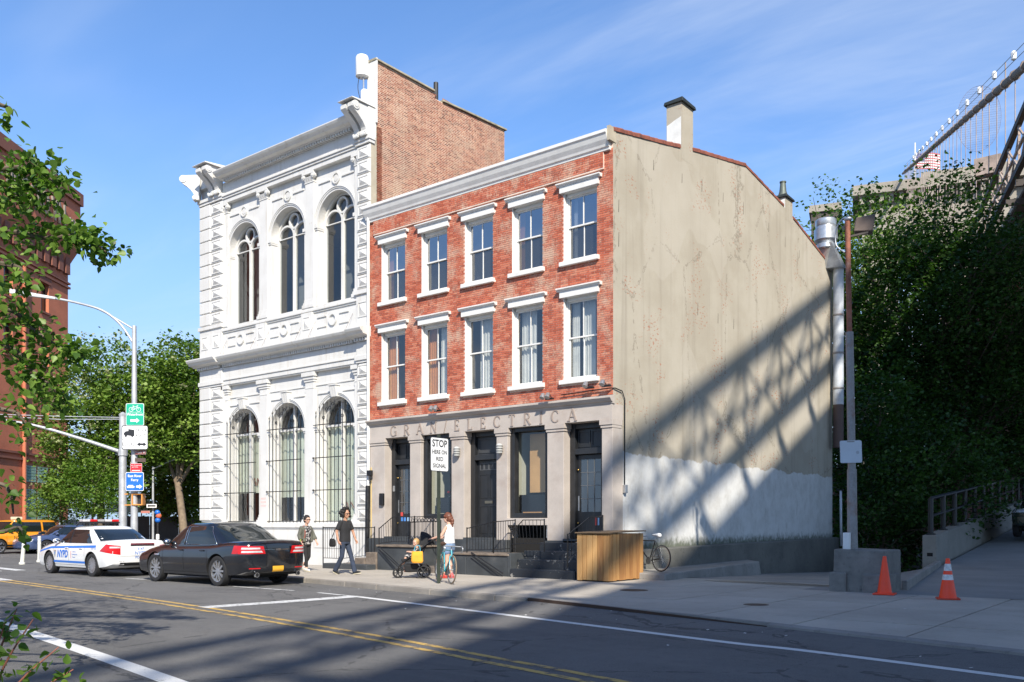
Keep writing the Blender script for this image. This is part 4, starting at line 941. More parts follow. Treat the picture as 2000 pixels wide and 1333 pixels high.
for c in BX:
    b = MB(); b.ring(c, 8.26, .15, .21, .0, .07, 0, 2 * math.pi, 18)
    for s in (-1, 1):
        p, q = sorted((c + s * .34, c + s * .80)); b.box(p, q, .02, .07, 8.40, 8.46); b.box(p, q, .02, .07, 8.06, 8.11)
    b.build('panel_ornament', wi, WB, smooth=True, auto=35)
    for s in (-1, 1): MB().tube([(c + s * .95 - .12, -.15, 7.74), (c + s * .95 + .06, .03, 8.3)], .006, 5).build('stay_rod', M('rusty_rod', (.22, .17, .14), .7), WB)
# top entablature and cornice
plain('architrave', (-17.4, -9.8, .02, .3, 13.50, 13.66), (-17.4, -9.8, -.02, .3, 13.66, 13.74), (-17.4, -9.8, -.06, .3, 13.74, 13.80))
for (a, b) in ((XL, XQ), (-9.82, XR)): plain('quoin_cap', (a - .03, b + .04, -.05, .2, 13.68, 13.78), (a - .06, b + .07, -.09, .2, 13.78, 13.90))
plain('top_frieze', (-17.4, -9.8, .04, .4, 13.80, 14.30))
dent(-17.1, -9.9, 14.24, 14.33, -.14, .05, .13, 'dentils')
MB().profile([(.3, 14.33), (-.16, 14.33), (-.18, 14.37), (-.34, 14.39), (-.38, 14.44), (-.44, 14.48), (-.48, 14.54), (-.48, 14.57), (.3, 14.66)], -17.3, -9.75).build('top_cornice', wi, WB, bevel=.004)
old = M('rusty_tin_edge', (.33, .20, .14), .7, .2, .4, 4, 30, .2); MB().box(-17.2, -9.8, -.30, .3, 14.662, 14.68).build('tin_flashing', old, WB)
def scroll(x, w, axis='y', name='scroll_bracket'):
    b = MB(); prof = [(.05, 13.9), (-.12, 13.9), (-.16, 13.98), (-.13, 14.06), (-.16, 14.14), (-.26, 14.28), (-.42, 14.42), (-.60, 14.54), (-.70, 14.64), (-.70, 14.76), (-.62, 14.84), (.1, 14.86)]
    b.profile(prof, x, x + w); 
    for s in (x - .02, x + w - .02): b.lathe([(.0, 0), (.14, 0), (.14, .05), (.08, .05), (.08, .065), (.0, .065)], (s, -.56, 14.70), 14, 'x', False); b.lathe([(.0, 0), (.08, 0), (.08, .05), (.0, .05)], (s, -.12, 13.98), 12, 'x', False)
    for i in range(5): b.sphere((x + w * (i + .5) / 5, -.16, 13.93), .05, 8, 6, (1, .8, 1.3))
    return b
scroll(-9.78, .22).build('scroll_bracket', wi, WB); scroll(-9.45, .22).build('scroll_bracket', wi, WB); scroll(-18.05, .26).build('scroll_bracket', wi, WB); scroll(-17.66, .22).build('scroll_bracket', wi, WB)
pl_ = MB().hull8([(-9.86, -.78, 14.862), (XR + .03, -.78, 14.862), (XR + .03, .3, 14.862), (-9.86, .3, 14.862), (-9.84, -.74, 14.90), (XR, -.74, 14.90), (XR, .3, 15.0), (-9.84, .3, 15.0)]); pl_.build('bracket_cap', wi, WB)
MB().hull8([(-18.2, -.78, 14.862), (-17.34, -.78, 14.862), (-17.34, .3, 14.862), (-18.2, .3, 14.862), (-18.18, -.74, 14.90), (-17.36, -.74, 14.90), (-17.36, .3, 15.0), (-18.18, .3, 15.0)]).build('bracket_cap', wi, WB)
b = scroll(0, .26); b.tf(Matrix.Translation((-18.84, -.02, 0)) @ Matrix.Rotation(R(-52), 4, 'Z')); b.build('scroll_bracket', wi, WB)
MB().box(-18.9, -18.1, -.10, .3, 14.3, 14.84).build('corner_block', wi, WB, bevel=.02)
MB().box(-9.8, XR, -.05, .3, 13.9, 14.86).build('corner_block', wi, WB, bevel=.02)
MB().box(XL + .05, XR - .02, .3, 6.5, 14.2, 14.3).build('roof', tar, WB)
MB().box(XL, XL + .3, .3, 8, -.1, 14.3).build('left_wall', wi, WB)
# party wall in old brick, seen above the neighbour
WPER = .31
party = brick_mat('party_wall_brick', 'y', .0600, WPER, [(0, (.19, .075, .05)), (.4, (.36, .13, .08)), (.75, (.43, .18, .11)), (1, (.50, .28, .18))], (.55, .36, .25), .52, .68, dark=.32, seed=3)
lime = M('pale_lime_mortar', (.70, .58, .45), .95, 0, .2, 1.2, 40, .3, dirt=(.42, .33, .25), dirt_amt=.6)
MB().prism([(.3, 9.0), (6.90, 9.0), (6.90, 16.42), (3.40, 16.22), (3.05, 16.22), (3.05, 16.42), (.3, 16.42)], -9.55, -9.212, 'yz').build('party_wall', lime, WB)
mb = MB(); r = math.ceil(9.9 / .06)
while (r + 1) * .06 < 16.42:
    z0, z1 = r * .06 + .010, (r + 1) * .06 - .010; off = WPER / 2 if r % 2 else 0; k = math.floor((.3 + 100 + off) / WPER)
    while True:
        base = k * WPER - 100 - off
        if base > 6.9: break
        for a, b in ((base, base + WPER * 2 / 3), (base + WPER * 2 / 3, base + WPER)):
            a2, b2 = max(a + .007, .31), min(b - .007, 6.89)
            if b2 - a2 < .03 or (z1 > 16.21 and 3.0 < a2 < 3.42): continue
            x = -9.2045 - rng.random() * .003
            mb.add([(x, a2, z0), (x, b2, z0), (x, b2, z1), (x, a2, z1), (x - .012, a2, z0), (x - .012, b2, z0), (x - .012, b2, z1), (x - .012, a2, z1)], [(0, 1, 2, 3), (0, 4, 5, 1), (3, 2, 6, 7), (0, 3, 7, 4), (1, 5, 6, 2)])
        k += 1
    r += 1
tag(mb.build('brickwork', party, WB, fix=False), kind='stuff')
cop = M('mossy_coping_stone', (.28, .25, .18), .9, 0, .3, 3, 30, .4, dirt=(.07, .08, .05), dirt_amt=.7)
for a, b, z, z2 in ((.22, 1.5, 16.42, 16.42), (1.51, 3.0, 16.42, 16.42), (3.42, 4.6, 16.23, 16.30), (4.61, 5.8, 16.30, 16.36), (5.81, 6.98, 16.36, 16.42)):
    MB().hull8([(-9.6, a, z), (-9.13, a, z), (-9.13, b, z2), (-9.6, b, z2), (-9.58, a, z + .09), (-9.15, a, z + .075), (-9.15, b, z2 + .075), (-9.58, b, z2 + .09)]).build('coping_stone', cop, WB, bevel=.012)
MB().box(-9.58, -9.14, -.005 + .25, .299, 14.4, 16.5).build('tin_corner', wi, WB)
MB().box(-9.30, -9.203, .02, .31, 11.6, 14.9).build('rendered_return', M('beige_stucco_trim', (.42, .37, .28), .9), WB)
MB().tube([(-9.3, 3.2, 16.1), (-9.3, 3.2, 16.85)], .085, 10).build('vent_stack', M('black_pipe', (.03, .03, .03), .6), WB, smooth=True, auto=40)
# downpipe between the two fronts
dp = empty('downpipe', (-9.16, -.09, 0), label='white downpipe with black foot between the white and brick fronts', cat='downpipe')
MB().tube([(0, 0, 2.6), (0, 0, 11.2), (.02, .0, 11.35)], .052, 10).build('pipe', white_paint, dp, smooth=True, auto=50)
MB().tube([(-.03, -.02, .45), (-.01, -.01, 2.62)], .075, 10).build('foot_pipe', black_metal, dp, smooth=True, auto=50)
MB().tube([(.10, .03, .6), (.10, .03, 3.2)], .018, 7).build('yellow_conduit', flat('yellow_conduit', (.55, .40, .14)), dp)
# ------------------------------------------------------------------ suspension bridge overhead on the right
steel = M('weathered_buff_steel', (.36, .28, .23), .75, 0, .25, 1.2, 20, .2, dirt=(.12, .09, .07), dirt_amt=.7)
steel_dk = M('dark_grimy_steel', (.07, .058, .05), .8, 0, .3, 1.0, 20, .2)
cable_m = M('wrapped_cable', (.17, .135, .10), .8, 0, .3, 1.0, 30, .3)
BR = empty('suspension_bridge', (2.56, 43.2, 0), label='steel suspension bridge truss and main cable passing overhead behind the trees', cat='bridge')
bd = Vector((-.299, .954, 0)).normalized(); bl = Vector((bd.y, -bd.x, 0))
def bp(s, w, z): return bd * s + bl * w + Vector((0, 0, z + .032 * s))     # along, across (to the right), height
ZT, ZB = 27.07, 23.9; S0, S1, ST = -120, 176, 4.2
def truss(w, fine, name):
    T = empty(name, parent=BR)
    MB().bar(bp(S0, w, ZT - .25), bp(S1, w, ZT - .2), .34, .40).build('top_chord', steel_dk, T)
    MB().bar(bp(S0, w, ZB), bp(S1, w, ZB), .34, .40).build('bottom_chord', steel_dk, T)
    MB().bar(bp(S0, w, ZB + 1.35), bp(S1, w, ZB + 1.35), .16, .16).build('middle_rail', steel, T)
    v, d = MB(), MB(); s = S0
    while s < S1:
        v.bar(bp(s, w, ZB), bp(s, w, ZT - .4), .14, .12, up=bd)
        if s > -75 and fine:
            for j in range(6): z = ZB + .4 + j * .42; v.bar(bp(s - .1, w, z), bp(s + .1, w, z + .3), .035, .035)
        d.bar(bp(s, w - .05, ZB + .1), bp(s + ST, w - .05, ZT - .6), .10, .12); d.bar(bp(s, w + .05, ZT - .6), bp(s + ST, w + .05, ZB + .1), .10, .12)
        s += ST
    tag(v.build('posts', steel, T), kind='stuff'); tag(d.build('diagonals', steel, T), kind='stuff'); return T
truss(0, True, 'side_truss'); truss(9.2, False, 'inner_truss'); truss(17.4, False, 'inner_truss'); truss(26.2, False, 'side_truss')
dk = empty('deck', parent=BR)
m_ = MB(); m_.hull8([bp(S0, .75, ZB - .55), bp(S0, 25.7, ZB - .55), bp(S1, 25.7, ZB - .55), bp(S1, .75, ZB - .55), bp(S0, .75, ZB - .32), bp(S0, 25.7, ZB - .32), bp(S1, 25.7, ZB - .32), bp(S1, .75, ZB - .32)]); m_.build('roadway', steel_dk, dk)
b = MB(); s = S0
while s < S1: b.bar(bp(s, -.2, ZB - .95), bp(s, 26.4, ZB - .8), .25, .42); s += ST
tag(b.build('floor_beams', steel_dk, dk), kind='stuff')
b = MB(); 
for w in (3, 6, 12, 15, 20, 23): b.bar(bp(S0, w, ZB - .75), bp(S1, w, ZB - .75), .2, .36)
tag(b.build('stringers', steel, dk), kind='stuff')
for w in (0, 26.2):
    cz = lambda s: 29.5 + .292 * s     # above the sloping datum
    MB().tube([bp(s, w, cz(s)) for s in range(-8, 169, 8)], .27, 10).build('main_cable', cable_m, BR, smooth=True)
    b = MB(); k = MB(); s = -5.0; i = 0
    while s < 160:
        b.tube([bp(s, w, ZT - .2), bp(s, w, cz(s))], .032 if s < 60 else .05, 4, False); k.tube([bp(s - .16, w, cz(s) - .05), bp(s + .16, w, cz(s) + .05)], .36, 8)
        if w == 0 and i % 3 == 0: k.tube([bp(s, w, cz(s)), bp(s, w, cz(s) + 1.5)], .04, 4)
        s += ST; i += 1
    tag(b.build('suspenders', steel, BR), kind='stuff'); tag(k.build('cable_bands', steel, BR), kind='stuff')
    if w == 0:
        for dz in (1.0, 1.5): MB().tube([bp(s_, w, cz(s_) + dz) for s_ in range(-8, 165, 8)], .03, 4).build('hand_wire', black_metal, BR)
        for i in range(14): MB().lathe([(.06, 0), (.16, .08), (.18, .5), (.1, .62), (.0, .66)], tuple(bp(4 + i * 9.2, w, cz(4 + i * 9.2) + 1.05)), 8).build('necklace_lamp', white_plastic, BR)
MB().box(-.9, .9, -.5, .5, 0, 1.3).tf(Matrix.Translation(bp(13, -.4, ZT + .1))).build('equipment_box', steel, BR)
# tower far behind, flag on top
stone_t = M('grey_granite', (.30, .27, .22), .9, 0, .2, .25, 4, .3, dirt=(.16, .14, .11), dirt_amt=.5)
tp = bd * 160 + Vector((2.56, 43.2, 0))
TW = empty('bridge_tower', tp, math.atan2(bl.y, bl.x), label='granite bridge tower whose cornice shows just above the trees', cat='tower')
b = MB()
for a, c in ((-9, -1.5), (9.5, 16.5), (27.5, 35)): b.box(a, c, -8, 8, -1, 68)
b.box(-9, 35, -7.5, 7.5, 62, 74); b.build('shaft', stone_t, TW)
MB().box(-11, 37, -10, 10, 74.0, 76.2).build('cornice', stone_t, TW); MB().box(3, 22, -9, 9, 76.2, 77.6).build('cap', stone_t, TW)
b = MB()
for i in range(23): b.box(-9.5 + i * 2, -8.6 + i * 2, -9.2, -7.9, 72.2, 74)
b.build('modillions', stone_t, TW)
MB().box(-20.5, -13.4, -4, 4, 73.4, 75.0).build('gantry_roof', stone_t, TW); MB().box(-20, -14, -3.5, 3.5, 68, 73.4).build('gantry_house', steel_dk, TW); MB().box(-19, -9, -2, 2, 68, 70.2).build('gantry_arm', stone_t, TW)
FL = empty('flag', tp + bl * 2.2 + Vector((0, 0, 76.2)), math.atan2(bl.y, bl.x), label='American flag flying from a white pole on the bridge tower', cat='flag')
MB().tube([(0, 0, 0), (0, 0, 11.5)], .16, 6).build('pole', white_plastic, FL)
fr_, fw_, fb_ = flat('flag_red', (.45, .03, .05)), flat('flag_white', (.72, .72, .72)), flat('flag_blue', (.03, .05, .22))
def flag_strip(x0, x1, z0, z1, dy, mt, nm):
    n = 12; f = lambda x: .35 * math.sin(x * 1.5) * (x / 5); vs = []
    for i in range(n + 1):
        x = x0 + (x1 - x0) * i / n; sag = -.18 * x
        vs += [(x, f(x) + dy, z0 + sag), (x, f(x) + dy, z1 + sag)]
    MB().add(vs, [(2 * i, 2 * i + 2, 2 * i + 3, 2 * i + 1) for i in range(n)]).build(nm, mt, FL, fix=False)
for i in range(13): flag_strip(.1 if i < 6 else 2.1, 5.2, 5.6 + i * .285, 5.6 + (i + 1) * .285, 0, fr_ if i % 2 == 0 else fw_, 'stripe')
flag_strip(.1, 2.1, 5.6 + 6 * .285, 5.6 + 13 * .285, 0, fb_, 'canton')
sb = MB()
for i in range(5):
    for j in range(6): sb.box(.25 + j * .31, .37 + j * .31, -.09, -.03, 7.5 + i * .36 - .05 * j, 7.62 + i * .36 - .05 * j)
sb.build('stars', fw_, FL)
# round wire-mesh net seen against the sky behind the cable
NETM = M('pale_net_wire', (.20, .20, .27), .6, 0, .1, 3, 20, 0)
cn = bd * 110 + Vector((2.56, 43.2, 0)) + bl * 9.6; nz_ = 71.0
NE = empty('mesh_disc', cn + Vector((0, 0, nz_)), math.atan2(bl.y, bl.x), label='faint round wire mesh disc against the sky behind the main cable', cat='mesh disc')
b = MB(); r_ = 4.4
for i in range(-14, 15):
    q = i * .31; h = math.sqrt(max(0, r_ ** 2 - q * q)); b.tube([(q * .78, 0, -h * 1.28), (q * .78, 0, h * 1.28)], .016, 3, False); b.tube([(-h * .78, 0, q * 1.28), (h * .78, 0, q * 1.28)], .016, 3, False)
b.build('net', NETM, NE)
b = MB(); b.tube([(.78 * r_ * math.cos(a * math.pi / 24), 0, 1.28 * r_ * math.sin(a * math.pi / 24)) for a in range(49)], .03, 4); b.tube([(0, 0, -5.6), (-1.2, 0, -18)], .03, 4); b.build('hoop', NETM, NE)
# masonry approach pier below the deck, behind the trees
brick_dk = M('old_red_masonry', (.16, .075, .055), .9, 0, .3, .6, 8, .3, dirt=(.05, .035, .03), dirt_amt=.6)
pr = empty('masonry_pier', bd * 22 + Vector((2.56, 43.2, 0)), math.atan2(bl.y, bl.x), label='dark red masonry pier under the bridge glimpsed behind the trees', cat='pier')
MB().box(-1, 30, 0, 12, -.7, 21.5).build('shaft', brick_dk, pr); MB().box(-1.5, 30.5, -.5, 12.5, 21.5, 22.3).build('cap', stone_t, pr); MB().box(-30, -1.05, 3, 4, -.7, 6.5).build('boundary_wall', brick_dk, pr)
# ------------------------------------------------------------------ vegetation
bark = M('bark', (.11, .085, .06), .95, 0, .35, 6, 30, .6, dirt=(.20, .17, .12), dirt_amt=.5)
bark_lt = M('bark_warm', (.20, .15, .10), .95, 0, .3, 6, 30, .6)
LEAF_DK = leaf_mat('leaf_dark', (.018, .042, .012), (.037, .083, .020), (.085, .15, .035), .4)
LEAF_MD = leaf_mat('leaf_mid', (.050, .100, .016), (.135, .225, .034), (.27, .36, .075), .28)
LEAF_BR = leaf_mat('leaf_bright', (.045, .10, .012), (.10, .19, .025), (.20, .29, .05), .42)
LEAF_FL = leaf_mat('pale_blossom', (.24, .27, .12), (.34, .36, .18), (.45, .45, .28), .3)
LEAF_NR = leaf_mat('leaf_near', (.036, .085, .012), (.105, .195, .026), (.22, .32, .06), .32)
nr = np.random.RandomState(11)
SHAPE4 = (np.array([[0, 0, 0], [.42, .45, .10], [0, 1, -.06], [-.42, .45, .10]]), [(0, 1, 2, 3)])
SHAPE8 = (np.array([[0, 0, 0], [.30, .12, .05], [.40, .38, .07], [.22, .72, .03], [0, 1.02, -.10], [-.22, .72, .03], [-.40, .38, .07], [-.30, .12, .05], [0, .4, -.03]]), [(0, 1, 2, 8), (8, 2, 3, 4), (8, 4, 5, 6), (0, 8, 6, 7)])
def leaves(name, pos, size, mat, parent, up=.5, shape=SHAPE4, rnd=None, droop=0.):
    n = len(pos); V, F = shape; k = len(V)
    nrm = nr.normal(size=(n, 3)); nrm[:, 2] = np.abs(nrm[:, 2]) + up; nrm /= np.linalg.norm(nrm, axis=1)[:, None]
    t = nr.normal(size=(n, 3)); t[:, 2] -= droop; t -= (t * nrm).sum(1)[:, None] * nrm; t /= np.linalg.norm(t, axis=1)[:, None]
    s = np.cross(t, nrm); sz = (size * nr.uniform(.65, 1.3, n))[:, None, None]
    co = pos[:, None, :] + sz * (V[None, :, 0:1] * s[:, None, :] + V[None, :, 1:2] * t[:, None, :] + V[None, :, 2:3] * nrm[:, None, :])
    me = bpy.data.meshes.new(name); me.vertices.add(n * k); me.vertices.foreach_set('co', co.astype(np.float32).ravel())
    nf = len(F); fl = np.array(F); lp = (fl[None] + (np.arange(n) * k)[:, None, None]).reshape(-1); m = fl.shape[1]
    me.loops.add(len(lp)); me.loops.foreach_set('vertex_index', lp.astype(np.int32)); me.polygons.add(n * nf)
    me.polygons.foreach_set('loop_start', (np.arange(n * nf) * m).astype(np.int32)); me.update(calc_edges=True)
    at = me.attributes.new('rnd', 'FLOAT', 'POINT'); r = nr.uniform(0, 1, n) if rnd is None else np.clip(rnd + nr.normal(0, .13, n), 0, 1)
    at.data.foreach_set('value', np.repeat(r, k).astype(np.float32))
    me.materials.append(mat); o = bpy.data.objects.new(name, me); link(o, parent); return o
def crown_pts(blobs, n, clump=.55, per=26, shell=.45):
    vol = np.array([b[3] * b[4] * b[5] for b in blobs]) ** .8; vol /= vol.sum(); P, Rr = [], []
    for b, v in zip(blobs, vol):
        nc = max(3, int(n * v / per)); d = nr.normal(size=(nc, 3)); d /= np.linalg.norm(d, axis=1)[:, None]
        rad = nr.uniform(shell, 1.04, nc) ** .6; c = np.array(b[:3]) + d * rad[:, None] * np.array(b[3:6])
        cr = nr.uniform(.1, .9, nc)
        for i in range(nc):
            m = max(4, int(per * nr.uniform(.5, 1.6))); q = c[i] + nr.normal(size=(m, 3)) * clump * nr.uniform(.6, 1.2) * np.array([1, 1, .55]); P.append(q); Rr.append(np.full(m, cr[i]))
    return np.concatenate(P), np.concatenate(Rr)
def tree(name, label, base, blobs, n, size, mat, trunk=.22, cat='tree', group=None, clump=.55, per=26, fork=None, bk=None, flowers=0, shell=.45, lean=(0, 0)):
    T = empty(name, base, label=label, cat=cat, group=group); bk = bk or bark
    b = MB(); zc = min(q[2] - q[5] * .5 for q in blobs); fork = fork or max(1., zc)
    top = Vector((lean[0], lean[1], fork)); b.tube([(0, 0, -.3), (0, 0, .1), (lean[0] * .4, lean[1] * .4, fork * .5), tuple(top)], [trunk * 1.35, trunk * 1.05, trunk * .9, trunk * .8], 9)
    for q in blobs:
        c = Vector(q[:3]); mid = top.lerp(c, .5) + Vector((rng.uniform(-.3, .3), rng.uniform(-.3, .3), .3)); r0 = trunk * rng.uniform(.42, .6)
        b.tube([tuple(top - Vector((0, 0, .3))), tuple(mid), tuple(c)], [r0, r0 * .65, r0 * .3], 7)
        for _ in range(5):
            e = c + Vector((rng.uniform(-1, 1) * q[3], rng.uniform(-1, 1) * q[4], rng.uniform(-.6, 1) * q[5])) * .85; b.tube([tuple(mid.lerp(c, rng.uniform(.1, 1))), tuple(e)], [r0 * .32, .012], 5)
    b.build('trunk', bk, T, smooth=True, auto=60)
    P_, Rr = crown_pts(blobs, n, clump, per, shell); leaves('crown', P_, size, mat, T, .8, rnd=Rr)
    if flowers:
        P_, _ = crown_pts([(q[0], q[1], q[2] + .25, q[3] * 1.02, q[4] * 1.02, q[5] * 1.02) for q in blobs], flowers, .22, 22, .85); leaves('blossom', P_, size * .7, LEAF_FL, T)
    return T
def blob_set(w, d, z0, z1, n, seed, rmin=.28, rmax=.42):
    r = random.Random(seed); out = []; h = z1 - z0
    for i in range(n):
        t = (i + .5) / n; z = z0 + h * (.15 + .75 * t); f = math.sin(math.pi * min(.95, .25 + .65 * t)) 
        a = r.uniform(0, 6.28); q = r.uniform(.25, .62) * f; rr = r.uniform(rmin, rmax)
        out.append((w * q * math.cos(a), d * q * math.sin(a), z, w * rr * (.6 + .5 * f), d * rr * (.6 + .5 * f), h * rr * .62))
    return out
def cam_pt(x, y, z=0):      # metres right of / ahead of the camera -> world
    return (12.41 + x * .7815 - y * .6239, -19.72 + x * .6239 + y * .7815, z)
# dark trees under the bridge
spec = [('dark leafy tree behind the stucco wall, its crown sunlit at the roof edge', 19.2, 52.5, 20.8, 10.5, 34000, .21, LEAF_MD),
        ('tall dark tree behind the floodlight pole, tallest of the shaded row', 20.8, 47, 19.3, 10, 36000, .20, LEAF_DK),
        ('dark tree left of the bridge truss above the ramp railing', 22.4, 45, 17.6, 8.6, 30000, .19, LEAF_DK),
        ('dark tree in the bridge shadow at the right edge behind the parked car', 27.5, 47, 12.6, 9.0, 22000, .21, LEAF_DK)]
for i, (lb, x, y, h, w, n, s, mt) in enumerate(spec):
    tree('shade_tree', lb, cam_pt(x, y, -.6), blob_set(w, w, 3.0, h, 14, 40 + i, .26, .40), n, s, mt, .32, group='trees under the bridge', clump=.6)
for i, (lb, x, y, h, w, n) in enumerate((('overgrown dark bush hanging down behind the concrete pedestal', 16.4, 40, 8.5, 6.0, 13000), ('overgrown dark bush behind the ramp wall railing', 18.6, 42.5, 9.0, 5.0, 12000), ('low leafy bush in the gap between pedestal and ramp wall', 15.2, 37, 3.2, 3.5, 3000))):
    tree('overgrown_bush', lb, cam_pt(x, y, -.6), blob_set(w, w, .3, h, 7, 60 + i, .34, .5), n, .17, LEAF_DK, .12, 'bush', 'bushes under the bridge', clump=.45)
# street trees beyond the crossing on the left
tree('street_tree', 'flowering green street tree with leaning trunk beside the white corner', cam_pt(-19.3, 53, -.12), [(-.6, .5, 8.2, 2.9, 2.9, 2.3), (1.0, 0, 9.6, 2.5, 2.5, 2.0), (-1.4, 0, 6.4, 2.4, 2.3, 1.6), (1.3, .6, 6.6, 2.0, 2.0, 1.6), (.2, 0, 11.2, 1.9, 1.9, 1.3), (-3.0, -.5, 8.0, 1.9, 1.9, 1.7)], 21000, .215, LEAF_MD, .24, bk=bark_lt, flowers=1300, group='street trees at the crossing', clump=.42, fork=4.0, lean=(-.8, 0))
tree('street_tree', 'broad flowering green tree behind the traffic mast arm', cam_pt(-25.2, 55, -.12), [(0, 0, 6.8, 3.4, 3.4, 2.6), (-2.2, 0, 5.4, 2.4, 2.4, 2.0), (2.4, .3, 8.6, 2.8, 2.8, 2.3), (.8, 0, 11.0, 2.5, 2.5, 1.8), (-1.6, 0, 9.4, 2.4, 2.4, 1.8), (2.6, 0, 5.4, 2.4, 2.4, 1.9), (-.5, -1, 3.6, 2.4, 2.2, 1.3)], 22000, .215, LEAF_MD, .24, flowers=1900, group='street trees at the crossing', clump=.42, fork=3.2)
tree('street_tree', 'tall green tree filling the gap behind the lamp post', cam_pt(-25.5, 66, -.12), [(0, 0, 9, 4, 4, 4), (3.5, 0, 8, 3.2, 3.2, 3.6), (4.5, 0, 4.5, 3.4, 3.4, 2.6), (-2, 0, 5, 3.2, 3.2, 3.), (7.5, 0, 6.5, 2.6, 2.6, 3.5)], 16000, .28, LEAF_MD, .24, group='street trees at the crossing', clump=.6)
tree('street_tree', 'bushy green tree closing the view between lamp post and white corner', cam_pt(-22.8, 62, -.12), [(0, 0, 4.2, 2.6, 2.6, 2.4), (2.6, 0, 5.2, 2.2, 2.2, 2.8), (1.2, 0, 8.0, 2.4, 2.4, 2.4), (-2.4, 0, 5.8, 2.2, 2.2, 2.6), (3.4, 0, 3.0, 1.8, 1.8, 1.6)], 12000, .23, LEAF_MD, .2, group='street trees at the crossing', clump=.5)
tree('small_tree', 'small yellow-green maple in front of the dark trees beyond the police car', cam_pt(-22.9, 49, -.12), [(0, 0, 3.2, 1.6, 1.6, 1.1), (.9, 0, 2.6, 1.2, 1.2, .8), (-.4, 0, 4.2, 1.2, 1.2, .8)], 4500, .13, LEAF_BR, .07, clump=.25)
tree('small_tree', 'small dull green shrub tree against the red warehouse base', cam_pt(-27.6, 55, -.12), [(0, 0, 2.6, 1.9, 1.9, 1.2), (.5, 0, 3.8, 1.2, 1.2, .7)], 4500, .14, LEAF_MD, .08, clump=.28)
# near tree reaching in from the left
NT_ = empty('near_tree', (1.2, -17.6, -.12), label='near broadleaf tree reaching in from the left edge with sunlit leafy branches', cat='tree')
TWIG = [([(1.2, -17.0, 4.3), (1.74, -16.72, 4.82), (2.78, -15.89, 4.97), (3.02, -15.7, 4.97), (3.18, -15.57, 4.87), (3.24, -15.5, 4.72)], 520, .13), ([(1.2, -17.0, 4.0), (1.74, -16.72, 4.51), (2.78, -15.89, 4.36), (3.14, -15.6, 4.28), (3.38, -15.41, 4.31), (3.5, -15.31, 4.25), (3.62, -15.2, 4.12)], 560, .10),
        ([(1.2, -17.0, 3.6), (1.74, -16.72, 4.1), (2.78, -15.89, 4.66), (3.05, -15.68, 4.62)], 460, .12), ([(1.2, -17., 3.4), (1.74, -16.72, 3.79), (2.78, -15.89, 3.59), (3.02, -15.7, 3.38), (3.3, -15.47, 3.14), (3.42, -15.36, 3.09)], 520, .10),
        ([(1.2, -17., 3.1), (1.74, -16.72, 3.48), (2.78, -15.89, 3.22), (3.02, -15.7, 2.97), (3.2, -15.54, 2.75), (3.18, -15.57, 2.6)], 520, .12), ([(1.6, -17.2, 3.6), (2.33, -16.89, 3.95), (3.32, -16.1, 3.88), (3.45, -15.95, 3.78), (3.43, -16.01, 3.6)], 200, .12),
        ([(1.6, -17.2, 2.4), (2.33, -16.89, 2.69), (3.32, -16.1, 2.5), (3.47, -15.98, 2.42), (3.5, -15.92, 2.3)], 170, .14), ([(1.9, -17.4, 1.8), (2.93, -17.06, 1.98), (3.78, -16.37, 1.79), (3.90, -16.26, 1.7), (3.92, -16.23, 1.5)], 60, .08),
        ([(2.0, -17.4, 1.3), (3.14, -16.88, 1.52), (3.78, -16.37, 1.34), (3.97, -16.2, 1.38), (4.03, -16.17, 1.22)], 34, .06), ([(1.9, -17.4, 4.9), (2.93, -17.06, 5.22), (3.85, -16.32, 5.15), (3.88, -16.29, 5.02)], 40, .06)]
o0 = Vector((1.2, -17.6, -.12)); tb = MB(); tb.tube([(0, 0, -.2), (0, .05, .1), (.0, .3, 2.0), (.05, .6, 4.2), (.2, .7, 6.5)], [.22, .17, .15, .12, .06], 9); PP = []
for pts, n, sp in TWIG:
    q = curve_pts([tuple(Vector(p) - o0) for p in pts], 4); tb.tube(q, [.035 * (1 - i / len(q)) + .005 for i in range(len(q))], 6)
    A = np.array(q); m = len(A); ii = nr.uniform(.1 * m, m - 1, n); i0 = ii.astype(int).clip(0, m - 2); f = (ii - i0)[:, None]
    PP.append(A[i0] * (1 - f) + A[i0 + 1] * f + nr.normal(size=(n, 3)) * sp * np.array([1, 1, .8]))
tb.build('trunk', bark, NT_, smooth=True, auto=60)
leaves('crown', np.concatenate(PP), .078, LEAF_NR, NT_, .35, SHAPE8, droop=.9)
P_, Rr = crown_pts([(.6, -.6, 5.2, 1.7, 1.7, 1.6), (2.0, -1.2, 4.2, 1.5, 1.4, 1.3), (-.8, .6, 5.4, 1.8, 1.7, 1.6), (.4, .6, 4.0, 1.3, 1.2, 1.2), (1.2, -1.6, 6.4, 1.4, 1.4, 1.1), (3.0, -1.3, 5.2, 1.2, 1.2, 1.0)], 4200, .33, 24, .3); leaves('upper_crown', P_, .125, LEAF_NR, NT_, .5, SHAPE4, rnd=Rr)
SH = empty('roadside_shrub', (6.40, -17.45, -.12), label='young shrub with bright green leaves at the bottom left corner', cat='shrub'); sb = MB(); PP = []
for e, n in (((.40, .30, .78), 20), ((.28, .20, .95), 22), ((.46, .36, .64), 18), ((.12, .1, .92), 24), ((.2, .05, .72), 22), ((.05, .2, 1.0), 22), ((-.15, .1, .9), 24)):
    q = curve_pts([(0, 0, 0), (e[0] * .35, e[1] * .35, e[2] * .6), e], 5); sb.tube(q, [.010 * (1 - i / len(q)) + .003 for i in range(len(q))], 5)
    A = np.array(q); ii = nr.uniform(len(A) * .45, len(A) - 1, n); i0 = ii.astype(int).clip(0, len(A) - 2); f = (ii - i0)[:, None]; PP.append(A[i0] * (1 - f) + A[i0 + 1] * f + nr.normal(size=(n, 3)) * .035)
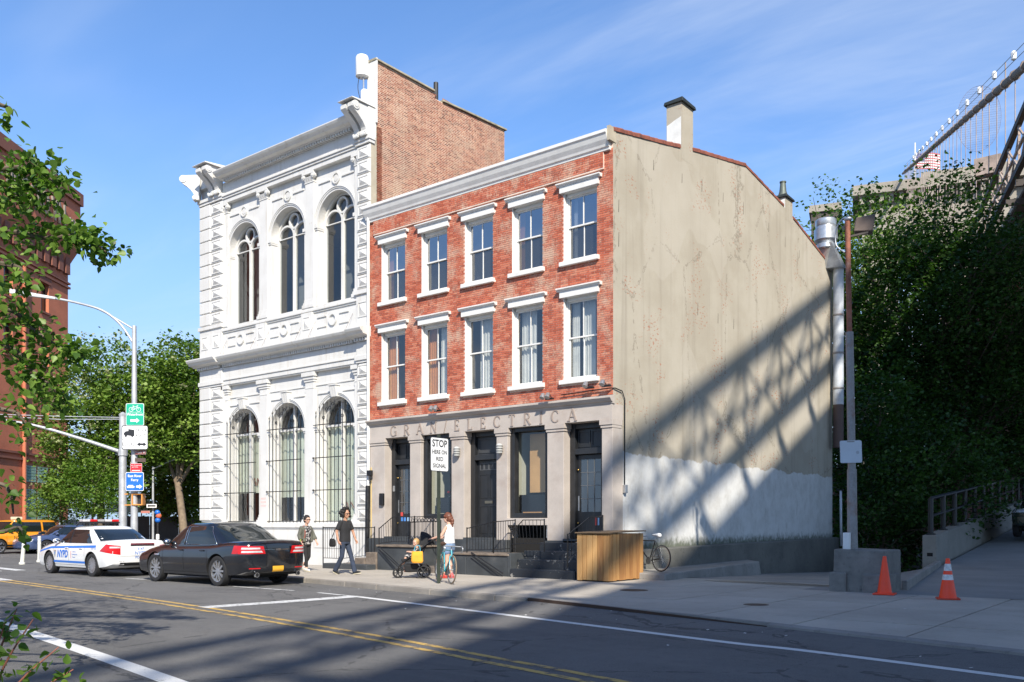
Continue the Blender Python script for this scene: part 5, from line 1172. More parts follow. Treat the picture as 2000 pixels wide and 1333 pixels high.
sb.build('stems', M('red_stem', (.22, .08, .05), .7), SH, smooth=True); leaves('foliage', np.concatenate(PP), .062, LEAF_BR, SH, .4, SHAPE8, droop=.5)
# ------------------------------------------------------------------ vehicles
from mathutils.bvhtree import BVHTree
tyre_m = M('tyre_rubber', (.018, .018, .019), .85, 0, .2, 6, 60, .2, coord='obj'); rim_m = M('alloy_rim', (.55, .55, .56), .3, .85, .1, 6, 60, .03, coord='obj'); arch_m = flat('wheel_arch_black', (.006, .006, .006), .9)
chrome = flat('chrome_trim', (.65, .66, .68), .15, 1.0); car_glass = M('dark_car_glass', (.010, .014, .015), .04, 0, .1, 2, 10, 0, spec=.9, coord='obj', rvar=.01); seam_m = flat('panel_gap', (.004, .004, .004), .8)
red_lens = M('red_tail_lens', (.50, .012, .015), .12, 0, .1, 8, 40, 0, coord='obj'); clear_lens = M('clear_lens', (.60, .58, .58), .12, .2, .1, 8, 40, 0, coord='obj'); black_plastic = flat('black_trim_plastic', (.012, .012, .013), .5)
def paint(name, col, rough=.22): return M(name, col, rough, 0, .04, 1.5, 20, 0, coat=.9, coord='obj', rvar=.03)
def spline1(pts, x):
    if x <= pts[0][0]: return pts[0][1]
    for i in range(len(pts) - 1):
        if x <= pts[i + 1][0]:
            p0 = pts[max(i - 1, 0)][1]; p1, p2 = pts[i][1], pts[i + 1][1]; p3 = pts[min(i + 2, len(pts) - 1)][1]; t = (x - pts[i][0]) / (pts[i + 1][0] - pts[i][0])
            m1, m2 = (p2 - p0) * .35, (p3 - p1) * .35; t2, t3 = t * t, t ** 3
            return (2 * t3 - 3 * t2 + 1) * p1 + (t3 - 2 * t2 + t) * m1 + (-2 * t3 + 3 * t2) * p2 + (t3 - t2) * m2
    return pts[-1][1]
def car(name, label, loc, rz, p, body_mat, cat='car', rim_spokes=10, simple=False):
    C_ = empty(name, loc, rz, label=label, cat=cat); xr_, xf_ = p['x0'], p['x1']; W = p['w'] / 2; wx = p['wheels']; r = p['r']
    xs = list(np.linspace(xr_ + .30, xf_ - .34, 30)); prof = []
    for dx, s in ((0, .66), (.02, .76), (.06, .85), (.13, .91), (.21, .955)): prof.append((xr_ + dx, s))
    prof = [(xr_ - .018, .38)] + prof
    prof += [(x, None) for x in xs]
    for dx, s in ((.26, .955), (.17, .915), (.09, .86), (.035, .78), (0, .68)): prof.append((xf_ - dx, s))
    prof += [(xf_ + .015, .35)]
    def section(x, s):
        zb = spline1(p['bot'], x); zt = spline1(p['top'], x); w = W * (s if s is not None else spline1(p['plan'], x))
        h = zt - zb; e = 1.0
        if s is not None and s < .86: k = (.86 - s) / .4; zt -= .05 * k * 1.2; zb += .04 * k; h = zt - zb
        cr = p.get('crown', .045)
        return [(0, zb), (.80 * w, zb), (.945 * w, zb + .05), (.978 * w, zb + .20 * h), (.995 * w, zb + .38 * h), (1.0 * w, zb + .58 * h), (.992 * w, zb + .74 * h), (.972 * w, zb + .86 * h), (.935 * w, zb + .945 * h), (.87 * w, zt), (.62 * w, zt + cr * .6), (.3 * w, zt + cr * .92), (0, zt + cr)]
    b = MB(); secs = []
    for x, s in prof:
        h = section(x, s); loop = [(x, y, z) for y, z in h] + [(x, -y, z) for y, z in h[-2:0:-1]]; secs.append(loop)
    n = len(secs[0]); vs = [q for l in secs for q in l]; fs = [(i * n + j, i * n + (j + 1) % n, (i + 1) * n + (j + 1) % n, (i + 1) * n + j) for i in range(len(secs) - 1) for j in range(n)]
    fs += [tuple(range(n))[::-1], tuple((len(secs) - 1) * n + j for j in range(n))]
    b.add(vs, fs); me = b.mesh('body'); o = bpy.data.objects.new('body', me); me.materials.append(body_mat); me.materials.append(arch_m); link(o)
    bv = BVHTree.FromPolygons([Vector(v) for v in vs], fs)
    cut = MB()
    for x in wx:
        for s in (-1, 1): cut.lathe([(r + .055, 0), (r + .055, .36)], (x, s * W + (-.30 if s > 0 else -.06), r), 28, 'y')
    co = cut.build('cut', arch_m); bm_ = o.modifiers.new('b', 'BOOLEAN'); bm_.object = co; bm_.operation = 'DIFFERENCE'; bm_.solver = 'EXACT'
    dg = bpy.context.evaluated_depsgraph_get(); nm = bpy.data.meshes.new_from_object(o.evaluated_get(dg)); o.modifiers.clear(); o.data = nm; bpy.data.objects.remove(co)
    o.parent = C_; nm.polygons.foreach_set('use_smooth', [True] * len(nm.polygons)); nm.set_sharp_from_angle(angle=R(32))
    # cabin: superellipse rings from belt to roof
    zb0, zt0 = p['belt'] - .05, p['roof']; n_ = p.get('n', 4.6)
    def ring(k):
        q = k ** .9; xf = spline1(p['wsx'], k); xr = spline1(p['rwx'], k); w = W * spline1(p['tumble'], k); z = zb0 + (zt0 - zb0) * k - .0
        return xf, xr, w, z
    def px_front(k, y, off=0):
        xf, xr, w, z = ring(k); xc, a = (xf + xr) / 2, (xf - xr) / 2; return (xc + a * max(0, 1 - min(1, abs(y) / w) ** n_) ** (1 / n_) + off, y, z)
    def px_rear(k, y, off=0):
        xf, xr, w, z = ring(k); xc, a = (xf + xr) / 2, (xf - xr) / 2; return (xc - a * max(0, 1 - min(1, abs(y) / w) ** n_) ** (1 / n_) - off, y, z)
    def py_side(k, x, sg, off=0):
        xf, xr, w, z = ring(k); xc, a = (xf + xr) / 2, (xf - xr) / 2; return (x, sg * (w * max(0, 1 - min(1, abs(x - xc) / a) ** n_) ** (1 / n_) + off), z)
    g = MB(); N_ = 56; K = [0, .12, .25, .4, .55, .7, .82, .91, .97, 1.0]; vs = []
    for k in K:
        xf, xr, w, z = ring(k); xc, a = (xf + xr) / 2, (xf - xr) / 2
        for j in range(N_):
            t = 2 * math.pi * j / N_; c, s = math.cos(t), math.sin(t); vs.append((xc + a * math.copysign(abs(c) ** (2 / n_), c), w * math.copysign(abs(s) ** (2 / n_), s), z))
    for i, (sc, dz) in enumerate(((.93, .022), (.75, .045), (.45, .058), (.08, .062))):
        xf, xr, w, z = ring(1.0); xc, a = (xf + xr) / 2, (xf - xr) / 2
        for j in range(N_):
            t = 2 * math.pi * j / N_; c, s = math.cos(t), math.sin(t); vs.append((xc + sc * a * math.copysign(abs(c) ** (2 / n_), c), sc * w * math.copysign(abs(s) ** (2 / n_), s), z + dz))
    m = len(K) + 4; g.add(vs, [(i * N_ + j, i * N_ + (j + 1) % N_, (i + 1) * N_ + (j + 1) % N_, (i + 1) * N_ + j) for i in range(m - 1) for j in range(N_)] + [tuple((m - 1) * N_ + j for j in range(N_))])
    g.build('cabin', body_mat, C_, smooth=True, auto=40)
    def patch(f, us, nk, name, mat):
        vs = []; k0, k1 = us[2], us[3]; mu = 10
        for i in range(nk + 1):
            k = k0 + (k1 - k0) * i / nk
            for j in range(mu + 1): vs.append(f(k, us[0](k) + (us[1](k) - us[0](k)) * j / mu))
        o = MB().add(vs, [(i * (mu + 1) + j, i * (mu + 1) + j + 1, (i + 1) * (mu + 1) + j + 1, (i + 1) * (mu + 1) + j) for i in range(nk) for j in range(mu)]).build(name, mat, C_, smooth=True, fix=False); return o
    ww = lambda k: W * spline1(p['tumble'], k)
    patch(lambda k, y: px_front(k, y, .016), (lambda k: -.90 * ww(k), lambda k: .90 * ww(k), .13, .93), 8, 'windscreen', car_glass)
    patch(lambda k, y: px_rear(k, y, .016), (lambda k: -.86 * ww(k), lambda k: .86 * ww(k), .14, .92), 8, 'rear_window', car_glass)
    xB = p['xB']; sides = p['side']
    for sg in (-1, 1):
        patch(lambda k, x: py_side(k, x, sg, .012), (lambda q: sides[1][1](q) - .01, lambda q: sides[0][0](q) + .01, .14, .91), 8, 'pillar_trim', black_plastic)
        for (fa, fb) in sides:
            patch(lambda k, x: py_side(k, x, sg, .014), (fa, fb, .15, .90), 8, 'side_window', car_glass)
            if p.get('chrome'):
                q = [py_side(.14, fa(.15), sg, .018), py_side(.14, fb(.15), sg, .018)] + [py_side(k, fb(k), sg, .018) for k in (.3, .5, .7, .9)] + [py_side(.905, fa(.9), sg, .018)] + [py_side(k, fa(k), sg, .018) for k in (.7, .5, .3, .15)]
                MB().tube(q, .007, 5).build('window_trim', chrome, C_, smooth=True)
    def cast(pt, d):
        d = Vector(d).normalized(); h = bv.ray_cast(Vector(pt) - d * 1.2, d, 4.); return h[0] if h[0] is not None else None
    def decal(c4, d, mat, nm, off=.004, nu=8, nv=4):
        c4 = [Vector(c) for c in c4]; vs = []; dn = Vector(d).normalized()
        for i in range(nv + 1):
            for j in range(nu + 1):
                u, v = j / nu, i / nv; q = (c4[0] * (1 - u) + c4[1] * u) * (1 - v) + (c4[3] * (1 - u) + c4[2] * u) * v; h = cast(q, d); h = (h if h is not None else q) - dn * off; vs.append(tuple(h))
        o = MB().add(vs, [(i * (nu + 1) + j, i * (nu + 1) + j + 1, (i + 1) * (nu + 1) + j + 1, (i + 1) * (nu + 1) + j) for i in range(nv) for j in range(nu)]).build(nm, mat, C_, smooth=True, fix=False); return o
    def side_decal(x0, x1, z0, z1, mat, nm, sg=1, off=.004, sk=0, **k): return decal([(x0, sg * 1.2, z0), (x1, sg * 1.2, z0), (x1 + sk, sg * 1.2, z1), (x0 + sk, sg * 1.2, z1)], (0, -sg, 0), mat, nm, off, **k)
    def rear_decal(y0, y1, z0, z1, mat, nm, off=.004, **k): return decal([(xr_ - .3, y0, z0), (xr_ - .3, y1, z0), (xr_ - .3, y1, z1), (xr_ - .3, y0, z1)], (1, 0, 0), mat, nm, off, **k)
    def side_text(s, size, x, z, mat, sg=1, **k):
        me = text_mesh(s, size, extrude=0, **k); me.materials.clear(); me.materials.append(mat)
        bmm = bmesh.new(); bmm.from_mesh(me); bmesh.ops.triangulate(bmm, faces=bmm.faces); bmm.to_mesh(me); bmm.free()
        for v in me.vertices: a, b_ = v.co.x, v.co.y; h = cast((x - sg * a, sg * 1.2, z + b_), (0, -sg, 0)); v.co = (x - sg * a, (h.y if h else sg * W) + sg * .006, z + b_)
        o = bpy.data.objects.new('lettering', me); link(o, C_); return o
    def rear_text(s, size, y, z, mat, **k):
        me = text_mesh(s, size, extrude=0, **k); me.materials.clear(); me.materials.append(mat)
        for v in me.vertices: a, b_ = v.co.x, v.co.y; h = cast((xr_ - .3, y - a, z + b_), (1, 0, 0)); v.co = ((h.x if h else xr_) - .008, y - a, z + b_)
        o = bpy.data.objects.new('lettering', me); link(o, C_); return o
    # seams, handles, mirrors
    if not simple:
        for sg in (1, -1):
            for x in (p['xA'], xB, p['xC']): side_decal(x - .004, x + .004, spline1(p['bot'], x) + .12, spline1(p['top'], x) - .03, seam_m, 'panel_gap', sg, .0025, sk=.02, nu=1, nv=10)
            side_decal(p['xC'], p['xA'], spline1(p['bot'], xB) + .115, spline1(p['bot'], xB) + .122, seam_m, 'panel_gap', sg, .0025, nu=14, nv=1)
        for sg in (1, -1):
            for x in (xB + .13, p['xC'] + .22):
                h = cast((x, sg * 1.2, p['handle']), (0, -sg, 0)); MB().box(-.09, .09, -.018, .018, -.014, .014).tf(Matrix.Translation((x, h.y + sg * .016, p['handle']))).build('door_handle', p.get('handle_mat', body_mat), C_, bevel=.008)
        rear_decal(-W * .80, W * .80, p['seam_z'] - .004, p['seam_z'] + .004, seam_m, 'panel_gap', .003, nu=16, nv=1)
    for sg in (1, -1):
        q = py_side(.18, p['mirror'], sg); mm = MB(); mm.sphere((q[0], q[1] + sg * .12, q[2] + .03), .12, 12, 8, (.55, .95, .62)); mm.bar((q[0], q[1] - sg * .03, q[2]), (q[0], q[1] + sg * .08, q[2] + .01), .05, .03); mm.build('wing_mirror', p.get('mirror_mat', body_mat), C_, smooth=True, auto=50)
        MB().sphere((q[0] - .035, q[1] + sg * .12, q[2] + .03), .10, 12, 8, (.5, .95, .62)).build('mirror_glass', chrome, C_, smooth=True)
    # wheels
    tm = MB().lathe([(r - .105, -.095), (r - .05, -.108), (r - .012, -.098), (r, -.07), (r, .07), (r - .012, .098), (r - .05, .108), (r - .105, .095)], (0, 0, 0), 36, 'y', False); tme = tm.mesh('tyre', True); tme.materials.append(tyre_m); tme.polygons.foreach_set('use_smooth', [True] * len(tme.polygons)); tme.set_sharp_from_angle(angle=R(40))
    rr = r - .10; rm = MB(); rm.lathe([(rr, -.09), (rr + .008, -.095), (rr + .008, -.08), (rr - .02, -.07), (rr - .03, .05), (rr, .09)], (0, 0, 0), 36, 'y', False); rm.lathe([(.0, -.075), (.055, -.072), (.065, -.05), (.065, .0), (.0, .0)], (0, 0, 0), 16, 'y', False)
    for i in range(rim_spokes):
        a = 2 * math.pi * i / rim_spokes; ca, sa = math.cos(a), math.sin(a); ta = (-sa, ca); w0, w1 = .022, .034 if rim_spokes > 8 else .055
        P0 = [(ca * .05 + ta[0] * w0 * s, y, sa * .05 + ta[1] * w0 * s) for y in (-.072, -.03) for s in (-1, 1)]; P1 = [(ca * (rr - .01) + ta[0] * w1 * s * .75, y, sa * (rr - .01) + ta[1] * w1 * s * .75) for y in (-.078, -.035) for s in (-1, 1)]
        rm.hull8([P0[0], P0[1], P1[1], P1[0], P0[2], P0[3], P1[3], P1[2]])
    rme = rm.mesh('rim'); rme.materials.append(rim_m)
    bk = MB().lathe([(.0, .0), (rr - .02, .0), (rr - .02, .02), (0, .02)], (0, 0, 0), 20, 'y', False).mesh('brake_disc'); bk.materials.append(arch_m)
    for x in wx:
        for s in (-1, 1):
            w_ = empty('wheel', (x, s * (W - .125), r), 0 if s < 0 else math.pi, parent=C_); inst(tme, 'tyre', w_); inst(rme, 'rim', w_); inst(bk, 'brake_disc', w_)
    MB().box(xr_ + .5, xf_ - .6, -W + .3, W - .3, .2, .26).build('underbody', arch_m, C_)
    C_['bvh'] = 0
    del C_['bvh']
    return C_, dict(decal=decal, side=side_decal, rear=rear_decal, stext=side_text, rtext=rear_text, cast=cast, W=W, py=py_side, px_rear=px_rear, ww=ww)
sedan = lambda k=1., h=0.: dict(x0=-2.45 * k, x1=2.38 * k, w=1.84, wheels=(-1.37 * k, 1.36 * k), r=.335, roof=1.40 + h, belt=.93 + h * .7,
    top=[(-2.5 * k, 1.00 + h), (-2.3 * k, 1.03 + h), (-1.7 * k, 1.015 + h), (-1.0, .965 + h * .8), (0, .95 + h * .7), (.9, .93 + h * .7), (1.2, .93 + h * .6), (1.8, .84 + h * .5), (2.2 * k, .72 + h * .4), (2.42 * k, .62 + h * .3)],
    bot=[(-2.5 * k, .36), (-2.1 * k, .25), (-1.4, .20), (1.4, .19), (2.0, .20), (2.4 * k, .26)], plan=[(-2.2 * k, .975), (-1.5, 1.0), (0, 1.0), (1.2, .995), (1.7, .98), (2.1 * k, .95)],
    wsx=[(0, 1.34), (.3, 1.03), (.6, .73), (.85, .48), (1, .26)], rwx=[(0, -2.02 * k), (.3, -1.69 * k), (.6, -1.37 * k), (.85, -1.08 * k), (1, -.86 * k)], tumble=[(0, .94), (.3, .905), (.7, .83), (1, .745)],
    side=[(lambda q: .06, lambda q: 1.12 - .92 * q), (lambda q: -1.42 * k + .66 * q, lambda q: -.03)], xA=1.02, xB=.02, xC=-.98 * k, handle=.80 + h * .8, seam_z=.60, mirror=.82, handle_mat=None)
# ---- police car
pol_w = paint('white_car_paint', (.74, .74, .72)); bl_ = flat('police_blue', (.03, .16, .55), .4); p_ = sedan(.985); p_['handle_mat'] = pol_w
PC, k = car('police_car', 'white police sedan with blue stripes and roof light bar parked in front', (-14.42, -6.22, -.12), math.pi - R(.5), p_, pol_w, 'police car', 15)
for sg in (1, -1):
    k['decal']([(-1.62, sg * 1.2, .835), (1.2, sg * 1.2, .775), (1.2, sg * 1.2, .835), (-1.62, sg * 1.2, .905)], (0, -sg, 0), bl_, 'stripe', nu=24, nv=2); k['decal']([(1.2, sg * 1.2, .775), (2.1, sg * 1.2, .64), (2.1, sg * 1.2, .685), (1.2, sg * 1.2, .835)], (0, -sg, 0), bl_, 'stripe', nu=12, nv=2)
    k['side'](-.98, 1.0, .365, .425, bl_, 'stripe', sg, nu=20, nv=2)
    k['stext']('NYPD', .30, .42, .615, bl_, sg, shear=.18, offset=.012, sx=.88)
    cr_ = flat('crest_grey', (.30, .28, .27)); k['decal']([(.90, sg * 1.2, .5), (.92, sg * 1.2, .5), (.99, sg * 1.2, .73), (.83, sg * 1.2, .73)], (0, -sg, 0), cr_, 'crest', .005); k['side'](.875, .945, .60, .68, flat('crest_blue', (.15, .25, .45)), 'crest_field', sg, .007)
    k['side'](-.14 if sg > 0 else -.14, -.12, .50, .72, flat('motto_red', (.6, .08, .08)), 'motto_bar', sg, nu=2)
    for i, t in enumerate(('Courtesy', 'Professionalism', 'Respect')): k['stext'](t, .055, -.32 - (.05 if i == 1 else 0), .70 - i * .08, bl_, sg)
    k['stext']('1 PCT  3147', .065, -1.50, .80, bl_, sg, sx=.9)
    dd = Vector((1, -sg * 1.0, 0)); cx = p_['x0']
    k['decal']([(cx + .48, sg * 1.0, .74), (cx - .04, sg * .62, .64), (cx - .04, sg * .62, .90), (cx + .24, sg * .90, .945)], dd, red_lens, 'tail_lamp', .008, 8, 6); k['decal']([(cx + .18, sg * .78, .83), (cx - .02, sg * .60, .83), (cx - .02, sg * .62, .875), (cx + .16, sg * .80, .875)], dd, clear_lens, 'reverse_lamp', .012)
k['rear'](-.42, .30, .925, .965, M('dark_red_strip', (.16, .02, .03), .3), 'light_strip', .006); k['rear'](-.42, .30, .885, .92, black_plastic, 'trunk_trim', .006)
k['rtext']('3147', .10, .0, .80, bl_); k['rtext']('NYPD', .14, 0, .68, bl_, shear=.15); k['rtext']('POLICE', .1, 0, .56, bl_); k['rtext']('CALL 911', .045, .55, .46, flat('grey_print', (.2, .2, .22))); k['rear'](-.6, .6, .32, .42, black_plastic, 'bumper_insert', .006)
lb = empty('light_bar', parent=PC)
b = MB().box(-.16, .16, -.56, .56, 1.53, 1.575); b.bar((.3, .55, 1.45), (.1, .55, 1.55), .03); b.bar((.3, -.55, 1.45), (.1, -.55, 1.55), .03); b.box(-.12, -.04, .40, .46, 1.42, 1.54); b.box(-.12, -.04, -.46, -.40, 1.42, 1.54); b.build('bar_base', black_plastic, lb, bevel=.01)
for y0, y1, mt in ((-.55, -.34, red_lens), (-.33, -.12, clear_lens), (-.1, .1, flat('grey_lens', (.3, .3, .3), .2)), (.12, .33, red_lens), (.34, .55, clear_lens)): MB().box(-.14, .14, y0, y1, 1.576, 1.65).build('lens', mt, lb, bevel=.02)
# ---- dark sedan behind it
dk_p = paint('black_car_paint', (.008, .009, .012), .16); p2 = sedan(1.055, .06); p2.update(w=1.93, r=.37, roof=1.51, chrome=True, handle_mat=dk_p, handle=.86, seam_z=.66)
BS, k = car('dark_sedan', 'black four-door sedan with red tail lamps parked behind the police car', (-8.30, -6.16, -.12), math.pi - R(.5), p2, dk_p, 'car', 10)
x0 = p2['x0']
for sg in (1, -1):
    dd = Vector((1, -sg * .8, 0)); k['decal']([(x0 + .42, sg * 1.02, .80), (x0 - .1, sg * .42, .80), (x0 - .1, sg * .48, .985), (x0 + .36, sg * .99, 1.0)], dd, red_lens, 'tail_lamp', .008, 8, 5)
    k['decal']([(x0 + .24, sg * .86, .83), (x0 - .06, sg * .46, .83), (x0 - .06, sg * .50, .875), (x0 + .22, sg * .86, .875)], dd, clear_lens, 'reverse_lamp', .013); k['decal']([(x0 + .24, sg * .86, .91), (x0 - .06, sg * .54, .91), (x0 - .06, sg * .54, .95), (x0 + .22, sg * .86, .955)], dd, clear_lens, 'reverse_lamp', .013)
    k['rear'](sg * .50, sg * .78, .44, .465, red_lens, 'reflector', .008); MB().tube([(x0 + .02, sg * .60, .30), (x0 - .03, sg * .60, .30)], .06, 14).build('exhaust_tip', chrome, BS, smooth=True, auto=40); MB().tube([(x0 - .025, sg * .60, .30), (x0 - .032, sg * .60, .30)], .045, 14).build('exhaust_bore', arch_m, BS)
    k['decal']([(1.20, sg * 1.2, .70), (1.42, sg * 1.2, .70), (1.44, sg * 1.2, .75), (1.18, sg * 1.2, .75)], (0, -sg, 0), chrome, 'fender_vent', .006)
k['rear'](-.52, .52, .895, .905, chrome, 'chrome_bar', .012, nu=16); k['decal']([(x0 - .3, -.07, .875), (x0 - .3, .07, .875), (x0 - .3, .07, .925), (x0 - .3, -.07, .925)], (1, 0, 0), chrome, 'badge', .016)
plate_m = flat('gold_plate', (.75, .38, .03), .5); pb = k['rear'](-.16, .16, .36, .50, plate_m, 'number_plate', .014); k['rtext']('T68 4107C', .06, 0, .43, flat('plate_ink', (.05, .06, .16)))
k['rear'](-.72, .72, .255, .33, black_plastic, 'rear_diffuser', .006)
# ---- background vehicles
suv = dict(x0=-2.2, x1=2.15, w=1.82, wheels=(-1.30, 1.32), r=.36, roof=1.66, belt=1.05, crown=.03, n=6.,
    top=[(-2.25, 1.05), (-2.1, 1.08), (-1, 1.07), (.8, 1.05), (1.2, 1.03), (1.9, .95), (2.2, .78)], bot=[(-2.2, .42), (-1.8, .34), (1.6, .30), (2.2, .36)], plan=[(-2, .98), (0, 1), (1.3, .995), (2, .95)],
    wsx=[(0, 1.12), (.5, .82), (1, .50)], rwx=[(0, -2.12), (.5, -2.06), (1, -1.86)], tumble=[(0, .93), (.5, .87), (1, .79)], side=[(lambda q: .10, lambda q: .96 - .55 * q), (lambda q: -.92, lambda q: .02), (lambda q: -1.92 + .18 * q, lambda q: -1.02)], xA=.95, xB=.06, xC=-.95, handle=.92, seam_z=.62, mirror=.78)
tx = paint('taxi_orange', (.72, .28, .015), .3); sv = dict(suv); sv['handle_mat'] = tx
h0 = Vector((-1.28, -2.3)).normalized(); hw = Vector((.7815 * h0.x - .6239 * h0.y, .6239 * h0.x + .7815 * h0.y))
TX, k = car('taxi', 'orange yellow taxi utility vehicle crossing at the far left', cam_pt(-25.6, 46.2, -.12), math.atan2(hw.y, hw.x), sv, tx, 'taxi', 6)
for sg in (1, -1): k['stext']('NYC TAXI', .24, .05, .80, flat('taxi_black', (.02, .02, .02)), sg); k['side'](-2.15, 2.0, .34, .46, black_plastic, 'side_cladding', sg, nu=20); 
MB().box(-.25, .05, -.28, .28, 1.72, 1.86).build('roof_sign', flat('roof_sign_white', (.6, .55, .4)), TX, bevel=.02)
bs_p = paint('blue_car_paint', (.05, .075, .16)); p3 = sedan(.96); p3['handle_mat'] = bs_p; hb = Vector((-.75, -1)).normalized(); hw = Vector((.7815 * hb.x - .6239 * hb.y, .6239 * hb.x + .7815 * hb.y))
BC, k = car('blue_sedan', 'dark blue sedan half hidden behind the police car', cam_pt(-23.2, 46.5, -.12), math.atan2(hw.y, hw.x), p3, bs_p, 'car', 8)
for sg in (1, -1): k['decal']([(2.0, sg * .85, .62), (2.6, sg * .50, .60), (2.6, sg * .52, .70), (2.0, sg * .88, .73)], (-1, -sg * .6, 0), clear_lens, 'headlamp', .008)
gs = paint('dark_green_paint', (.035, .045, .035)); sv2 = dict(suv); sv2['handle_mat'] = gs; sv2['w'] = 1.8
GS, k = car('green_suv', 'dark green utility car parked nose-on at the top of the ramp, right edge', (6.62, 23.0, .74), R(-90), sv2, gs, 'car', 6)
GS.scale = (1.16, 1.16, 1.16); GS.rotation_euler = (0, R(-4.4), R(-90))
for sg in (1, -1): k['decal']([(1.75, sg * .92, .80), (2.5, sg * .48, .78), (2.5, sg * .5, .93), (1.75, sg * .95, .97)], (-1, -sg * .55, 0), clear_lens, 'headlamp', .008); k['decal']([(1.78, sg * .95, .86), (1.95, sg * .93, .86), (1.95, sg * .93, .95), (1.78, sg * .95, .96)], (-1, -sg * .8, 0), flat('amber_lens', (.6, .16, .03), .2), 'indicator', .012)
k['decal']([(2.4, -.45, .72), (2.4, .45, .72), (2.4, .45, .86), (2.4, -.45, .86)], (-1, 0, 0), black_plastic, 'grille', .008)
k['decal']([(2.4, -.85, .42), (2.4, .85, .42), (2.4, .85, .62), (2.4, -.85, .62)], (-1, 0, 0), M('tan_bumper', (.14, .12, .08), .5), 'bumper', .008)
# ------------------------------------------------------------------ red brick warehouse far left
wh_b = M('warehouse_brick', (.48, .155, .08), .85, 0, .18, .5, 14, .3, dirt=(.28, .09, .05), dirt_amt=.5); wh_d = M('warehouse_brick_dark', (.22, .085, .055), .85, 0, .2, .6, 14, .3)
bronze = M('weathered_bronze', (.24, .21, .17), .6, .3, .15, 3, 20, .1); gr_m = M('green_iron_grille', (.22, .36, .29), .6, 0, .1, 4, 30, .1); dk_gl = flat('dark_pane', (.012, .013, .015), .1)
WH = empty('warehouse', cam_pt(-37.1, 75, -.12), math.atan2(.7815, -.6239), label='tall dark red brick warehouse with corbelled top at the left edge', cat='building')
ops = [(-4.3, -3.1, 18.3, 20.6), (-4.3, -3.1, 14.0, 16.4), (-4.3, -3.1, 9.6, 12.0), (-9.5, -8.3, 14.0, 16.4), (-9.5, -8.3, 18.3, 20.6)] + [(a, b, 4.75, 5.9) for a, b in ((-6.75, -5.1), (-4.85, -3.35), (-3.05, -1.55))] + [(a, b, 1.85, 4.1) for a, b in ((-6.75, -5.1), (-4.85, -3.35), (-3.05, -1.55))]
rect_wall(MB(), -40, 0, 0, 23.6, ops, 0).build('wall', wh_b, WH, fix=False)
b = MB()
for o in ops: b.add([(o[0], 0, o[2]), (o[0], .45, o[2]), (o[0], .45, o[3]), (o[0], 0, o[3]), (o[1], 0, o[2]), (o[1], .45, o[2]), (o[1], .45, o[3]), (o[1], 0, o[3])], [(0, 1, 2, 3), (4, 5, 6, 7), (2, 3, 7, 6), (0, 1, 5, 4)])
b.build('reveal', wh_b, WH, fix=False)
MB().box(-39.9, -.02, .46, 20, 0, 23.5).build('core', wh_d, WH)
for i, o in enumerate(ops):
    if i >= 5:
        g_ = empty('window_grille', parent=WH); MB().add([(o[0], .3, o[2]), (o[1], .3, o[2]), (o[1], .3, o[3]), (o[0], .3, o[3])], [(0, 1, 2, 3)]).build('pane', dk_gl, g_, fix=False); b = MB()
        n = 9; b_ = [b.box(o[0] + (o[1] - o[0]) * (k + .2) / n, o[0] + (o[1] - o[0]) * (k + .75) / n, -.05, -.02, o[2], o[3]) for k in range(n)]; m = int((o[3] - o[2]) / .2)
        for k in range(m + 1): z = o[2] + (o[3] - o[2]) * k / m; b.box(o[0], o[1], -.056, -.015, z - .045, z + .045)
        b.build('bars', gr_m, g_)
    else:
        MB().add([(o[0], .3, o[2]), (o[1], .3, o[2]), (o[1], .3, o[3]), (o[0], .3, o[3])], [(0, 1, 2, 3)]).build('window', dk_gl, WH, fix=False); MB().box(o[0] - .1, o[1] + .1, -.12, .2, o[2] - .16, o[2]).build('sill', wh_d, WH)
        MB().box(o[0] - .3, o[1] + .3, -.06, .05, o[3], o[3] + .7).build('flat_arch', wh_d, WH)
for z in (6.3, 6.75, 21.1, 21.45): MB().box(-40, .12 if z < 10 else .18, -.14, .1, z, z + .16).build('string_course', wh_d, WH)
MB().hull8([(-40, .0, 22.9), (.0, .0, 22.9), (.0, 20, 22.9), (-40, 20, 22.9), (-40, -.75, 24.6), (.6, -.75, 24.6), (.6, 20, 24.6), (-40, 20, 24.6)]).build('corbel_table', wh_b, WH)
b = MB()
for i in range(14): x = -.55 - i * 1.12; b.box(x - .34, x + .34, -.30, .2, 22.2, 23.9); b.ring(x, 23.9, .0, .34, -.42, -.2, n=10)
b.build('machicolation_arches', wh_d, WH)
MB().box(-40, .6, -.75, 20, 24.6, 28.2).build('parapet', wh_b, WH); MB().box(-40, .75, -.95, 20, 28.2, 29.2).build('parapet_cap', wh_d, WH)
text('OF BROOKLYN', 2.6, bronze, WH, (-2.1, -.86, 26.3), extrude=.08, align='RIGHT', sx=.62); text('1893', 1.6, bronze, WH, (.35, -.86, 26.0), extrude=.08, align='RIGHT', sx=.62)
MB().tube([(-7.0, -.15, 0), (-7.0, -.15, 21)], .14, 8).build('rain_pipe', wh_b, WH)
